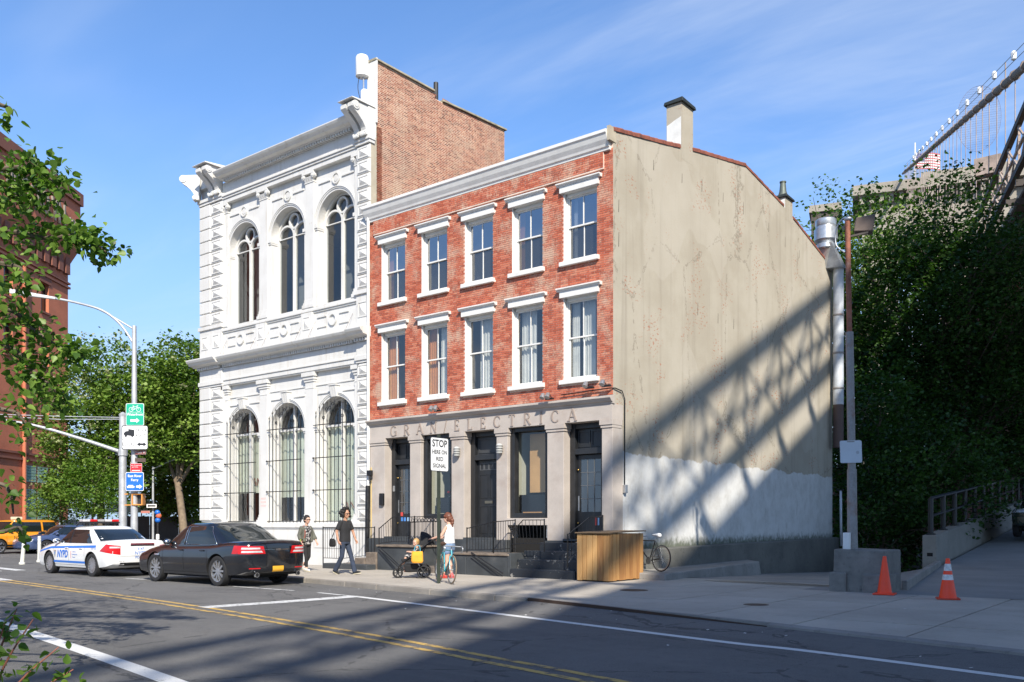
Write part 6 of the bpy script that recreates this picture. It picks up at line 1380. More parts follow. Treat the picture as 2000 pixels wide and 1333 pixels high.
# low fence, canopy and containers behind the crossing
fence_m = M('grey_hoarding', (.13, .135, .145), .7, 0, .2, 1, 20, .1); mint = M('mint_canopy', (.40, .58, .48), .7, 0, .1, 2, 20, .1); pale_b = M('pale_blue_container', (.33, .40, .46), .6, 0, .15, 1.5, 20, .1)
YAW = math.atan2(.6239, .7815)
fe = empty('hoarding', cam_pt(-27, 62, -.12), YAW, label='grey site hoarding behind the street trees', cat='fence')
for i in range(9): MB().box(i * 2.0, i * 2.0 + 1.94, -.04 - .004 * (i % 2), .04, .05, 2.0).build('panel', fence_m, fe)
ct = empty('container', cam_pt(-30.3, 60, -.12), YAW, label='pale blue site container beside the grey hoarding', cat='container'); MB().box(0, 3.4, 0, 2.2, .1, 1.75).build('box', pale_b, ct, bevel=.03); 
for i in range(8): MB().box(.15 + i * .42, .33 + i * .42, -.05, .0, .2, 1.65).build('rib', pale_b, ct)
cy_ = empty('canopy', cam_pt(-29.0, 63.5, -.12), YAW, label='mint green canopy above the grey hoarding', cat='canopy'); MB().hull8([(0, 0, 2.3), (5.5, 0, 2.3), (5.5, 2, 2.3), (0, 2, 2.3), (0, .0, 2.7), (5.5, 0, 2.7), (5.5, 2, 3.1), (0, 2, 3.1)]).build('cover', mint, cy_)
for x in (.3, 2.7, 5.2): MB().tube([(x, .2, 0), (x, .2, 2.4)], .04, 6).build('post', galv, cy_)
# ------------------------------------------------------------------ lamp post, signal mast and signs
pole_m = M('pale_grey_pole', (.46, .47, .48), .5, .35, .12, 3, 20, .1)
def lamp_post():
    L0 = cam_pt(-15.15, 36, -.12); T = empty('lamp_post', L0, YAW, label='tall pale grey street lamp with curved arm above the route signs', cat='lamp post')
    MB().tube([(0, 0, 0), (0, 0, 9.45)], [.15, .085], 12).build('pole', pole_m, T, smooth=True, auto=40)
    MB().lathe([(.26, 0), (.26, .25), (.2, .7), (.155, .8)], (0, 0, 0), 10).build('base', pole_m, T)
    a = curve_pts([(0, 0, 8.7), (-.55, 0, 9.5), (-1.25, 0, 10.05), (-2.2, 0, 10.35), (-3.15, 0, 10.55)], 5); MB().tube(a, .048, 8).build('arm', pole_m, T, smooth=True)
    MB().tube(curve_pts([(0, 0, 9.3), (-.7, 0, 9.72), (-1.4, 0, 10.1), (-2.0, 0, 10.30)], 4), .035, 8).build('brace', pole_m, T, smooth=True); MB().tube([(-.62, 0, 9.55), (-.7, 0, 9.72)], .02, 6).build('strut', pole_m, T)
    h = MB(); h.hull8([(-4.95, -.13, 10.72), (-3.15, -.06, 10.50), (-3.15, .06, 10.50), (-4.95, .13, 10.72), (-4.95, -.12, 10.92), (-3.15, -.06, 10.60), (-3.15, .06, 10.60), (-4.95, .12, 10.92)]); h.build('lamp_head', M('pale_lamp_head', (.55, .56, .56), .5), T, bevel=.03)
    return T
lamp_post()
mp = empty('signal_mast', cam_pt(-16.26, 37.5, -.12), YAW, label='grey traffic signal mast with long arm reaching left over the crossing', cat='signal mast')
MB().tube([(0, 0, 0), (0, 0, 6.0)], [.17, .14], 12).build('pole', pole_m, mp, smooth=True, auto=40); MB().lathe([(.15, 6.0), (.16, 6.08), (.06, 6.16), (.0, 6.18)], (0, 0, 0), 10).build('cap', pole_m, mp); MB().lathe([(.19, 4.35), (.19, 4.62)], (0, 0, 0), 12).build('clamp', pole_m, mp)
MB().tube(curve_pts([(0, 0, 4.48), (-1.7, -.1, 5.05), (-3.6, -.3, 5.6), (-5.8, -.5, 5.95)], 5), [.085 - .045 * i / 15 for i in range(16)], 8).build('mast_arm', pole_m, mp, smooth=True)
for dz, sg in ((5.95, 0), (5.88, .06)): MB().tube([(0, 0, dz), (-2.6, 0, dz + .05 - sg), (-6, 0, dz + .16)], .016, 5).build('guy_wire', pole_m, mp)
# signs: local x right, y away from the viewer, front at y=0
sg_w = flat('sign_white', (.74, .74, .73), .4); sg_k = flat('sign_black', (.02, .02, .022), .45); sg_g = flat('sign_green', (.01, .36, .22), .4); sg_b = flat('sign_blue', (.015, .13, .50), .4); sg_r = flat('sign_red', (.60, .02, .03), .4); sg_br = flat('sign_brown', (.20, .045, .035), .45)
def sign(name, label, loc, w, h, face, border, rz=YAW, back=galv, cat='sign'):
    S_ = empty(name, loc, rz, label=label, cat=cat)
    b = MB(); r = min(w, h) * .07; pts = []
    for cx, cz, a0 in ((w / 2 - r, h / 2 - r, 0), (-w / 2 + r, h / 2 - r, 90), (-w / 2 + r, -h / 2 + r, 180), (w / 2 - r, -h / 2 + r, 270)):
        for k in range(4): a = R(a0 + 30 * k); pts.append((cx + r * math.cos(a), cz + r * math.sin(a)))
    b.prism(pts, 0, .006).build('plate', border, S_)
    q = 1 - .05 * min(w, h) / w * 1.0; q2 = 1 - .05 * min(w, h) / h
    MB().prism([(x * q, z * q2) for x, z in pts], -.0022, -.0008).build('face', face, S_); 
    MB().prism([(x * .99, z * .99) for x, z in pts], .0065, .009).build('back', back, S_)
    return S_
def sh(S_, mat, poly, y=-.004, name='symbol'): return MB().prism(poly, y, y + .0012).build(name, mat, S_)
def arrow(S_, mat, x0, x1, z, t, hd, both=False):
    sh(S_, mat, [(x0 + (hd if both else 0), z - t), (x1 - hd, z - t), (x1 - hd, z - 2.2 * t), (x1, z), (x1 - hd, z + 2.2 * t), (x1 - hd, z + t), (x0 + (hd if both else 0), z + t)] + ([(x0 + hd, z + 2.2 * t), (x0, z), (x0 + hd, z - 2.2 * t)] if both else []), name='arrow')
px = lambda u, v, y: (12.41 + ((u - 1000) / 1753 * y) * .7815 - y * .6239, -19.72 + ((u - 1000) / 1753 * y) * .6239 + y * .7815, 1.42 + (1022 - v) / 1753 * y)
s = sign('bike_route_sign', 'green bicycle route sign reading Waterfront with white arrow', px(263.5, 810, 35.7), .72, .88, sg_g, sg_w)
for c in (-.15, .15): MB().ring(c, .20, .075, .09, -.005, -.003, 0, 2 * math.pi, 18).build('symbol', sg_w, s)
b = MB(); 
for p, q in (((-.15, .20), (-.06, .31)), ((-.06, .31), (.10, .31)), ((.10, .31), (.0, .20)), ((0, .2), (-.15, .2)), ((-.06, .31), (0, .2)), ((.15, .2), (.08, .35)), ((.08, .35), (.13, .36)), ((-.10, .34), (-.03, .34)), ((-.06, .31), (-.065, .34))): b.bar((p[0], -.0035, p[1]), (q[0], -.0035, q[1]), .003, .014)
b.build('symbol', sg_w, s); text('Waterfront', .135, sg_w, s, (0, -.005, .0), extrude=.0008, offset=.003); arrow(s, sg_w, -.18, .18, -.24, .045, .12); sh(s, sg_w, [(-.28, .085), (.28, .085), (.28, .095), (-.28, .095)])
s = sign('truck_route_sign', 'white truck route sign with LOCAL and double arrow', px(263.5, 855, 35.65), 1.04, .96, sg_w, sg_k)
sh(s, sg_k, [(-.44, .10), (-.12, .06), (-.02, .06), (-.02, .30), (-.26, .34), (-.26, .26), (-.36, .25), (-.44, .18)]); 
for c in (-.36, -.10): MB().ring(c, .07, .0, .05, -.006, -.003, 0, 2 * math.pi, 14).build('symbol', sg_k, s)
text('TRUCK', .17, sg_k, s, (.25, -.005, .28), extrude=.0008, sx=.85); text('ROUTE', .17, sg_k, s, (.25, -.005, .07), extrude=.0008, sx=.85); sh(s, sg_k, [(-.49, -.085), (.49, -.085), (.49, -.072), (-.49, -.072)]); text('LOCAL', .18, sg_k, s, (-.25, -.005, -.27), extrude=.0008, sx=.85); arrow(s, sg_k, .08, .46, -.27, .04, .12, True)
s = sign('street_name_sign', 'brown street name sign reading Front St', px(274, 884, 35.8), .50, .17, sg_br, sg_w, YAW + R(-12)); text('Front St', .13, sg_w, s, (0, -.005, 0), extrude=.0008)
s = sign('street_name_sign', 'small dark street name sign below the Front St sign', px(274, 899, 35.8), .40, .15, flat('sign_dark_brown', (.09, .06, .05)), flat('sign_dull', (.2, .19, .18)), YAW + R(35))
s = sign('parking_sign', 'red and white parking rule sign above the ferry sign', px(266, 914, 35.7), .46, .34, sg_r, sg_w); text('NO STANDING', .06, sg_w, s, (0, -.005, .09), extrude=.0006); text('ANYTIME', .06, sg_w, s, (-.05, -.005, .02), extrude=.0006); sh(s, sg_w, [(-.17, -.12), (.16, -.12), (.16, -.095), (-.17, -.095)])
s = sign('ferry_sign', 'blue ferry direction sign with white boat and arrow', px(263, 941, 35.65), .72, .74, sg_b, sg_w); text('East River', .135, sg_w, s, (0, -.005, .22), extrude=.0008, offset=.003); text('Ferry', .135, sg_w, s, (0, -.005, .06), extrude=.0008, offset=.003); arrow(s, sg_w, .06, .30, -.2, .04, .11)
sh(s, sg_w, [(-.29, -.25), (-.02, -.25), (.0, -.19), (-.06, -.18), (-.06, -.14), (-.25, -.14), (-.25, -.18), (-.31, -.18)])
ps = empty('pedestrian_signal', px(270, 976, 35.95), YAW, label='orange pedestrian signal housing on the lamp post below the ferry sign', cat='signal'); org = flat('signal_orange', (.62, .26, .05), .5)
b = MB(); panel_frame(b, -.22, .22, -.24, .24, .10, .05, .24); b.build('visor', org, ps, bevel=.015); MB().box(-.21, .21, .08, .22, -.23, .23).build('housing', org, ps, bevel=.02); MB().box(-.17, .17, .07, .079, -.19, .19).build('lens', sg_k, ps)
for z in (-.22, .22): MB().bar((-.6, .12, z), (-.2, .12, z), .04).build('bracket', org, ps)
sp2 = empty('far_lamp_post', cam_pt(-21.2, 53, -.12), YAW, label='slim grey lamp pole with short arm behind the police car', cat='lamp post')
MB().tube([(0, 0, 0), (0, 0, 4.9)], [.07, .055], 8).build('pole', pole_m, sp2, smooth=True, auto=40); MB().tube([(0, 0, 4.75), (.4, 0, 4.9), (1.0, 0, 5.2)], .03, 6).build('arm', pole_m, sp2); MB().hull8([(.9, -.06, 5.15), (1.4, -.05, 5.28), (1.4, .05, 5.28), (.9, .06, 5.15), (.9, -.06, 5.23), (1.4, -.05, 5.33), (1.4, .05, 5.33), (.9, .06, 5.23)]).build('lamp_head', pole_m, sp2)
s = sign('one_way_sign', 'white and black one way arrow sign on the slim pole', px(296, 988.5, 52.7), .60, .22, sg_w, sg_k); arrow(s, sg_k, .24, -.24, 0, .045, -.1)
s = sign('street_name_sign', 'faded red street name sign low on the slim pole', px(284, 1000.5, 52.8), .52, .14, flat('sign_faded_red', (.45, .16, .13)), sg_w)
bb = empty('bundled_post', px(308, 1040, 52) , YAW, label='short post topped with a blue and orange bundle behind the cars', cat='post'); bb.location.z = -.12
MB().tube([(0, 0, 0), (0, 0, 1.55)], .07, 8).build('post', black_metal, bb); MB().lathe([(.07, .55), (.10, .6), (.1, .85), (.07, .9)], (0, 0, 0), 8).build('notice', white_plastic, bb)
for c, z, mt in ((0, 1.7, sg_b), (.06, 1.95, flat('orange_cloth', (.55, .12, .05))), (-.02, 2.15, sg_b)): MB().sphere((c, 0, z), .17, 10, 8, (1, .8, .9)).build('bundle', mt, bb, smooth=True)
def flex_post(loc, label, lean=0):
    f = empty('delineator_post', loc, YAW, label=label, cat='bollard', group='white delineator posts at the crossing'); f.rotation_euler = (0, R(lean), YAW)
    b = MB(); b.lathe([(.11, 0), (.11, .05), (.075, .08), (.06, .95), (.065, .97), (.065, 1.0), (.04, 1.02)], (0, 0, 0), 12); b.build('post', flat('cream_plastic', (.66, .65, .57), .5), f, smooth=True, auto=40)
    for z in (.72, .86): MB().lathe([(.067, z), (.067, z + .05)], (0, 0, 0), 12, closed=False).build('band', white_plastic, f, smooth=True)
a = px(43, 1102, 33.5); flex_post((a[0], a[1], -.12), 'cream delineator post left of the police car, leaning slightly', 5); a = px(77, 1098, 35.5); flex_post((a[0], a[1], -.12), 'cream delineator post half hidden by the police car nose')
# ------------------------------------------------------------------ stop sign on its post, bicycle pole
sp = empty('sign_post', (-2.09, -4.3, 0), label='green steel post carrying the stop line sign', cat='post'); gp = M('dark_green_post', (.045, .055, .04), .6, .2, .2, 4, 40, .15)
b = MB().box(-.006, .0, -.045, .045, -.1, 3.5); b.box(-.03, -.006, -.045, -.037, -.1, 3.5); b.box(-.03, -.006, .037, .045, -.1, 3.5); b.build('channel', gp, sp)
for i in range(12): MB().lathe([(.006, 0), (.006, .004)], (.0, 0, .9 + i * .14), 6, 'x').build('hole', slit, sp)
s = sign('stop_here_sign', 'white sign reading STOP HERE ON RED SIGNAL', (-2.075, -4.3, 3.03), .62, .80, sg_w, sg_k, R(90))
s.location.x = -2.078
text('STOP', .235, sg_k, s, (0, -.005, .25), extrude=.0008, offset=.004, sx=.9); text('HERE ON', .135, sg_k, s, (0, -.005, .05), extrude=.0008, offset=.002, sx=.9); text('RED', .135, sg_k, s, (0, -.005, -.11), extrude=.0008, offset=.002); text('SIGNAL', .135, sg_k, s, (0, -.005, -.27), extrude=.0008, offset=.002)
for z in (.34, -.36): MB().lathe([(.012, -.006), (.012, -.001)], (0, 0, z), 8, 'y').build('bolt', galv, s)
# ------------------------------------------------------------------ timber enclosure
cedar = M('cedar_plank', (.47, .25, .085), .65, 0, .3, 1.2, 22, .2, dirt=(.24, .10, .035), dirt_amt=.6)
def cedar_nodes():
    m, nt, b, out = nodes('cedar_grain'); g = NT(nt); p = g.pos(); ob = g.N.new('ShaderNodeObjectInfo').outputs['Random']
    w = g.noise(g.map(g.m('ADD', 0, 0) if False else p, (16, 16, 1.1)), 1.0, 5, .6, 1.2); kn = g.voro(g.map(p, (3.1, 3.1, 1.3)), 1.0)
    c = g.ramp(g.m('ADD', g.m('MULTIPLY', w, .6), g.m('MULTIPLY', ob, .4)), [(.25, (.28, .125, .038)), (.5, (.46, .24, .08)), (.75, (.58, .34, .13))])
    c = g.mix(g.rng(kn, .05, .10, .8, 0), c, (.16, .065, .022)); g.set(b.inputs['Base Color'], c); b.inputs['Roughness'].default_value = .6; g.set(b.inputs['Normal'], g.bump(w, .25, .006)); return m
cedar = cedar_nodes()
BXo = empty('timber_enclosure', (-.09, -1.51, 0), label='cedar plank bin enclosure with sloping lid on the pavement at the building corner', cat='enclosure')
x0_, x1_, y0_, y1_ = 0, .92, 0, 1.62; zt_ = 1.14
n = 6; ws = [.16, .13, .17, .14, .16, .16]; x = 0
for w_ in ws: MB().box(x + .006, x + w_ - .006, -rng.uniform(0, .006), .025, .03 + rng.uniform(-.01, .01), zt_ + rng.uniform(-.004, .004)).build('plank', cedar, BXo, bevel=.003); x += w_
y = .03
for w_ in (.15, .17, .13, .16, .15, .18, .14, .16, .18, .17): MB().box(.895, .92 + rng.uniform(0, .006), y + .006, y + w_ - .006, .03 + rng.uniform(-.01, .01), zt_ + .02 + rng.uniform(-.004, .004)).build('plank', cedar, BXo, bevel=.003); y += w_
MB().box(.0, .9, .03, 1.6, .0, .06).build('floor', slit, BXo); MB().box(-.005, .02, .03, 1.62, .03, 1.16).build('back_board', cedar, BXo); MB().box(0, .9, 1.6, 1.62, .03, 1.16).build('end_board', cedar, BXo)
for i in range(4): a = -.03 + i * .25; MB().hull8([(a, -.05, zt_ + .03 ), (a + .246, -.05, zt_ + .03), (a + .246, 1.68, zt_ + .07), (a, 1.68, zt_ + .07), (a, -.05, zt_ + .055), (a + .246, -.05, zt_ + .055), (a + .246, 1.68, zt_ + .095), (a, 1.68, zt_ + .095)]).build('lid_plank', M('weathered_lid', (.20, .13, .07), .8, 0, .3, 2, 30, .3), BXo)
# ------------------------------------------------------------------ pedestal, floodlight pole, cones, ramp wall
PD = empty('concrete_pedestal', (5.95, -.92, 0), label='rough aggregate concrete pedestal at the foot of the floodlight pole', cat='pedestal')
MB().hull8([(0, 0, -.2), (1.05, .0, -.2), (1.05, 1.2, -.2), (0, 1.2, -.2), (.02, .03, .88), (1.03, .03, .86), (1.03, 1.2, .86), (.02, 1.2, .88)]).build('block', agg, PD, bevel=.025)
MB().box(-.06, .30, -.05, .9, -.2, .40).build('shoulder', agg, PD, bevel=.03); MB().box(.62, 1.10, -.06, .9, -.2, .38).build('shoulder', agg, PD, bevel=.03)
MB().box(.16, .30, .16, .26, .87, 1.22).build('meter_box', white_plastic, PD, bevel=.01)
FP = empty('floodlight_pole', (6.20, -.42, .86), label='rusty steel pole with floodlight on top standing on the pedestal', cat='floodlight pole')
rusty = M('rust_streaked_steel', (.28, .27, .26), .65, .3, .25, 3, 30, .2, dirt=(.24, .09, .045), dirt_amt=.85); rusty2 = M('rusted_pole', (.27, .10, .06), .8, .1, .4, 4, 30, .3, dirt=(.30, .27, .25), dirt_amt=.5)
MB().tube([(0, 0, 0), (0, 0, .45), (-.01, 0, 1.7)], [.115, .105, .098], 12).build('lower_tube', rusty, FP, smooth=True, auto=40); MB().tube([(-.01, 0, 1.7), (-.06, 0, 4.6)], .082, 12).build('middle_tube', rusty, FP, smooth=True, auto=40); MB().tube([(-.06, 0, 4.6), (-.10, 0, 6.95)], .055, 10).build('upper_tube', rusty2, FP, smooth=True, auto=40)
MB().tube(curve_pts([(-.10, 0, 7.0), (-.2, 0, 7.03), (-.33, 0, 6.85), (-.34, 0, 6.5), (-.15, 0, 6.3)], 5), .018, 6).build('cable_loop', galv, FP, smooth=True); MB().sphere((-.09, 0, 7.0), .075, 10, 6, (1.2, 1, .7)).build('pole_cap', galv, FP, smooth=True)
MB().bar((-.1, 0, 6.62), (.28, .15, 6.68), .04).build('bracket', steel_dk, FP)
b = MB().hull8([(.02, .02, 6.72), (.36, .22, 6.72), (.26, .5, 6.72), (-.06, .32, 6.72), (.08, .0, 7.0), (.42, .2, 7.06), (.28, .45, 7.08), (-.04, .28, 7.02)]); b.build('floodlight', M('brown_lamp_housing', (.16, .12, .10), .6, .2), FP, bevel=.02); MB().box(.05, .3, -.012, .0, 0, .01).tf(Matrix.Translation((.08, .05, 6.9)) @ Matrix.Rotation(R(30), 4, 'Z')).build('housing_rib', steel_dk, FP)
s = sign('blank_sign', 'blank pale square sign fixed to the floodlight pole', (6.21, -.535, 2.92), .47, .47, flat('faded_sign_face', (.50, .55, .60), .5), flat('faded_sign_face', (.50, .55, .60), .5), YAW + R(4)); s.rotation_euler = (0, R(-2), YAW + R(4))
MB().ring(.14, -.02, .0, .035, -.004, -.002, 0, 2 * math.pi, 12).build('sticker', flat('grey_sticker', (.35, .38, .42)), s); MB().box(-.08, .08, -.006, -.002, .2, .225).build('clamp_band', rusty, s)
cone_m = M('orange_cone_plastic', (.95, .06, .012), .45, 0, .08, 6, 40, .05, coord='obj')
def cone(loc, label, bands, h, r):
    c = empty('traffic_cone', loc, rng.uniform(0, .6), label=label, cat='traffic cone', group='traffic cones on the pavement')
    MB().box(-.20, .20, -.20, .20, .0, .03).build('base', cone_m if not bands else M('dull_orange_base', (.50, .05, .02), .6), c, bevel=.012); prof = [(r, .028), (r * .96, .06), (.035, h - .02), (.03, h), (.015, h)]
    MB().lathe(prof, (0, 0, 0), 24).build('body', cone_m, c, smooth=True, auto=50)
    for z0, z1 in bands: f = lambda z: r * .96 + (.035 - r * .96) * (z - .06) / (h - .08) + .0025; MB().lathe([(f(z0), z0), (f(z1), z1)], (0, 0, 0), 24, closed=False).build('reflective_band', M('dirty_white_band', (.60, .60, .58), .5, 0, .3, 20, 60, 0, coord='obj'), c, smooth=True)
cone((7.08, -1.2, .004), 'plain orange traffic cone beside the concrete pedestal', (), .76, .14); cone((8.33, -1.62, .004), 'orange traffic cone with two white bands in front of the ramp', ((.36, .46), (.53, .66)), .76, .155)
MB_r = empty('ramp_wall', (4.78, 12.6, 0), label='concrete ramp parapet with black pipe railing', cat='wall')
wl = MB().hull8([(-.45, 0, -.7), (.02, 0, -.7), (-.35, 15, -.7), (-.85, 15, -.7), (-.45, 0, 1.0), (.0, 0, 1.0), (-.38, 15, 2.18), (-.85, 15, 2.18)]); wl.hull8([(-.85, 15, -.7), (-.35, 15, -.7), (-1.8, 60, 2), (-2.4, 60, 2), (-.85, 15, 2.18), (-.38, 15, 2.18), (-1.8, 60, 5.9), (-2.4, 60, 5.9)]); wl.build('parapet', concrete('parapet_concrete', (.20, .19, .165), (.29, .275, .24), amt=.6), MB_r, bevel=.02)
MB().box(-.30, -.12, -.006, .002, .30, .42).build('vent', slit, MB_r)
rl = empty('pipe_railing', (4.78, 12.6, 0), label='black pipe railing on top of the ramp parapet', cat='railing'); top = lambda t, dz: (-.26 - .36 * t / 15, t, 1.0 + 1.18 * t / 15 + dz)
MB().tube([top(.35, 1.22), top(15, 1.22), (-1.9, 55, 6.6)], .065, 10).build('top_rail', black_metal, rl, smooth=True); MB().tube([top(.35, .62), top(15, .62), (-1.9, 55, 6.0)], .05, 10).build('middle_rail', black_metal, rl, smooth=True)
for i in range(14): t = .35 + i * 1.9; MB().tube([top(t, -.02), top(t, 1.22)], .085, 10).build('post', black_metal, rl, smooth=True, auto=40); MB().lathe([(.16, -.02), (.16, .03), (.09, .05)], top(t, 0), 10).build('flange', black_metal, rl)
kb = MB().hull8([(6.98, .35, -.2), (7.12, .35, -.2), (4.95, 12.55, -.2), (4.75, 12.55, -.2), (6.98, .35, .20), (7.10, .35, .20), (4.93, 12.55, .16), (4.75, 12.55, .16)]).build('kerb_wall', conc_d, bevel=.02); tag(kb, 'low concrete kerb running from the pedestal back to the ramp parapet', 'kerb')
# ------------------------------------------------------------------ duct and things fixed to the buildings
tin = M('galvanised_duct', (.50, .52, .54), .35, .7, .15, 2.5, 20, .1, dirt=(.30, .27, .24), dirt_amt=.5); wht_pipe = M('whitish_duct', (.50, .53, .56), .6, .1, .15, 2, 20, .15, dirt=(.25, .20, .17), dirt_amt=.5)
DU = empty('exhaust_duct', (.34, 16.1, 0), label='galvanised kitchen exhaust duct with fan drum at the rear corner of the stucco wall', cat='duct')
MB().tube([(0, 0, 6.1), (.0, 0, 11.6)], .205, 16).build('white_pipe', wht_pipe, DU, smooth=True, auto=40); MB().tube([(0, 0, 4.4), (.0, 0, 6.1)], .2, 16).build('brown_pipe', M('brown_duct', (.10, .065, .055), .7), DU, smooth=True, auto=40)
for z in (8.1, 9.6, 6.7): MB().lathe([(.215, z), (.225, z + .02), (.225, z + .06), (.215, z + .08)], (0, 0, 0), 16, closed=False).build('joint_band', rusty, DU, smooth=True)
MB().hull8([(-.32, -.5, 11.45), (.28, -.3, 11.45), (.28, .25, 11.45), (-.32, .25, 11.45), (-.55, -.85, 12.35), (.02, -.85, 12.35), (.02, -.2, 12.2), (-.55, -.2, 12.2)]).build('plenum', tin, DU, bevel=.02)
MB().lathe([(.30, 12.15), (.36, 12.2), (.36, 12.36), (.30, 12.4), (.42, 12.5), (.44, 12.52), (.44, 12.95), (.40, 12.97), (.38, 13.05), (.40, 13.1), (.40, 13.3), (.36, 13.34), (.1, 13.36)], (-.3, -.55, 0), 22).build('fan_drum', tin, DU, smooth=True, auto=35)
vp = empty('vent_pipe', (.42, 16.2, 0), label='thin pale vent pipe at the rear foot of the stucco wall', cat='pipe'); MB().tube([(0, 0, .5), (-.02, 0, 2.7)], .05, 8).build('pipe', wht_pipe, vp, smooth=True); MB().box(-.15, .1, -.04, .04, 2.7, 2.75).build('cap', black_metal, vp)
AN = empty('cell_antenna', (-9.62, .12, 14.9), label='white cylindrical phone antenna above the right roof bracket', cat='antenna')
MB().tube([(0, 0, 0), (.0, 0, 1.65)], .025, 8).build('mast', galv, AN); MB().lathe([(.1, 1.05), (.21, 1.08), (.215, 1.1), (.215, 1.68), (.19, 1.74), (.0, 1.76)], (-.06, 0, 0), 18).build('radome', white_plastic, AN, smooth=True, auto=40)
MB().lathe([(.08, .0), (.13, .12), (.13, .5), (.10, .56), (0, .57)], (.05, 0, .05), 14).build('lower_unit', white_plastic, AN, smooth=True, auto=40); MB().tube(curve_pts([(-.1, -.1, 1.06), (-.14, -.12, .7), (-.05, -.1, .3), (0, -.05, 0)], 4), .012, 5).build('cable', black_metal, AN)
def spotlight(x, z, lab, n=2):
    s = empty('spotlight', (x, -.16, z), label=lab, cat='spotlight', group='spotlights above the shop name'); MB().box(-.12, .12, -.03, .05, -.05, .0).build('bracket', black_metal, s)
    for k in range(n):
        q = (k - (n - 1) / 2) * .17; b = MB(); b.lathe([(.035, -.06), (.055, -.04), (.07, .08), (.075, .09), (.06, .09)], (0, 0, 0), 12); b.tf(Matrix.Translation((q, -.18, .05)) @ Matrix.Rotation(R(150), 4, 'X')); b.build('lamp_head', galv, s, smooth=True, auto=40); MB().tube([(q, 0, -.01), (q, -.1, .07), (q, -.17, .08)], .012, 6).build('arm', black_metal, s)
spotlight(-6.05, 4.80, 'twin spotlight over the first letters of the shop name'); spotlight(-1.92, 4.80, 'twin spotlight over the last letters of the shop name'); spotlight(-.62, 4.98, 'dark spotlight left of the corner below the last upper window', 1); spotlight(-.10, 4.98, 'dark spotlight on the brick corner edge', 1)
cdt = MB().tube([(-1.6, -.06, 4.86), (-.02, -.06, 4.90), (.05, .02, 4.9), (.06, .35, 4.86), (.05, .5, 4.66), (.045, .5, 2.4)], .016, 6).build('conduit', black_metal, smooth=True); tag(cdt, 'black electrical conduit turning the corner from the spotlights', 'conduit')
jb = MB().box(.02, .11, .44, .56, 2.2, 2.42).build('junction_box', galv, bevel=.015); tag(jb, 'grey junction box hanging on the stucco wall conduit', 'junction box')
def lantern(x, lab):
    l = empty('wall_lantern', (x, -.11, 3.42), label=lab, cat='wall light', group='wall lights beside the middle door'); MB().lathe([(.0, -.03), (.085, -.03), (.095, 0), (.095, .20), (.06, .24), (.0, .25)], (0, -.03, 0), 12).build('shade', M('ribbed_glass', (.42, .42, .40), .3), l, smooth=True, auto=40); b = MB()
    for z in (.02, .09, .16): b.lathe([(.10, z), (.10, z + .018)], (0, -.03, 0), 12, closed=False)
    b.build('cage', black_metal, l); MB().box(-.04, .04, -.03, .06, .05, .16).build('bracket', black_metal, l)
lantern(-5.30, 'caged wall light on the pier left of the middle door'); lantern(-3.68, 'caged wall light on the pier right of the middle door')
mbx = MB().box(-8.62, -8.44, -.14, -.052, 1.98, 2.36).build('mail_box', black_metal, bevel=.02); tag(mbx, 'black letter box on the pier beside the left door', 'letter box')
icm = MB().box(-8.36, -8.27, .215, .238, 2.42, 2.60).build('intercom', galv, bevel=.01); tag(icm, 'small steel intercom panel by the left door', 'intercom')
scm = empty('security_camera', (-8.98, -.16, 3.0), label='dark floodlight fixed on the downpipe beside the left pier', cat='light'); MB().box(-.09, .09, -.09, .03, -.08, .10).build('housing', black_metal, scm, bevel=.02); MB().lathe([(.03, -.2), (.045, -.16), (.03, -.08)], (.03, -.03, 0), 8).build('sensor', black_metal, scm)
# ------------------------------------------------------------------ people
def caps(mb, a, b, ra, rb, n=12):
    """tapered capsule"""
    a, b = Vector(a), Vector(b); d = (b - a).normalized(); P_, Q = [], []
    for i in range(5): t = math.pi / 2 * (1 - i / 4); P_.append(a - d * ra * math.sin(t)); Q.append(max(1e-3, ra * math.cos(t)))
    for i in range(5): t = math.pi / 2 * i / 4; P_.append(b + d * rb * math.sin(t)); Q.append(max(1e-3, rb * math.cos(t)))
    ref = Vector((0, 0, 1)) if abs(d.z) < .9 else Vector((1, 0, 0)); sx = d.cross(ref).normalized(); sy = sx.cross(d).normalized(); vs = []
    for p, r in zip(P_, Q):
        for j in range(n): t = 2 * math.pi * j / n; vs.append(p + r * (math.cos(t) * sx + math.sin(t) * sy))
    k = len(P_); mb.add(vs, [(i * n + j, i * n + (j + 1) % n, (i + 1) * n + (j + 1) % n, (i + 1) * n + j) for i in range(k - 1) for j in range(n)] + [tuple(range(n))[::-1], tuple((k - 1) * n + j for j in range(n))])
def loft(mb, rings, n=20):
    """rings: (x, y, z, rx, ry)"""
    vs = []
    for x, y, z, rx, ry in rings:
        for j in range(n): t = 2 * math.pi * j / n; c, s = math.cos(t), math.sin(t); vs.append((x + rx * math.copysign(abs(c) ** .85, c), y + ry * math.copysign(abs(s) ** .85, s), z))
    k = len(rings); mb.add(vs, [(i * n + j, i * n + (j + 1) % n, (i + 1) * n + (j + 1) % n, (i + 1) * n + j) for i in range(k - 1) for j in range(n)] + [tuple(range(n))[::-1], tuple((k - 1) * n + j for j in range(n))])
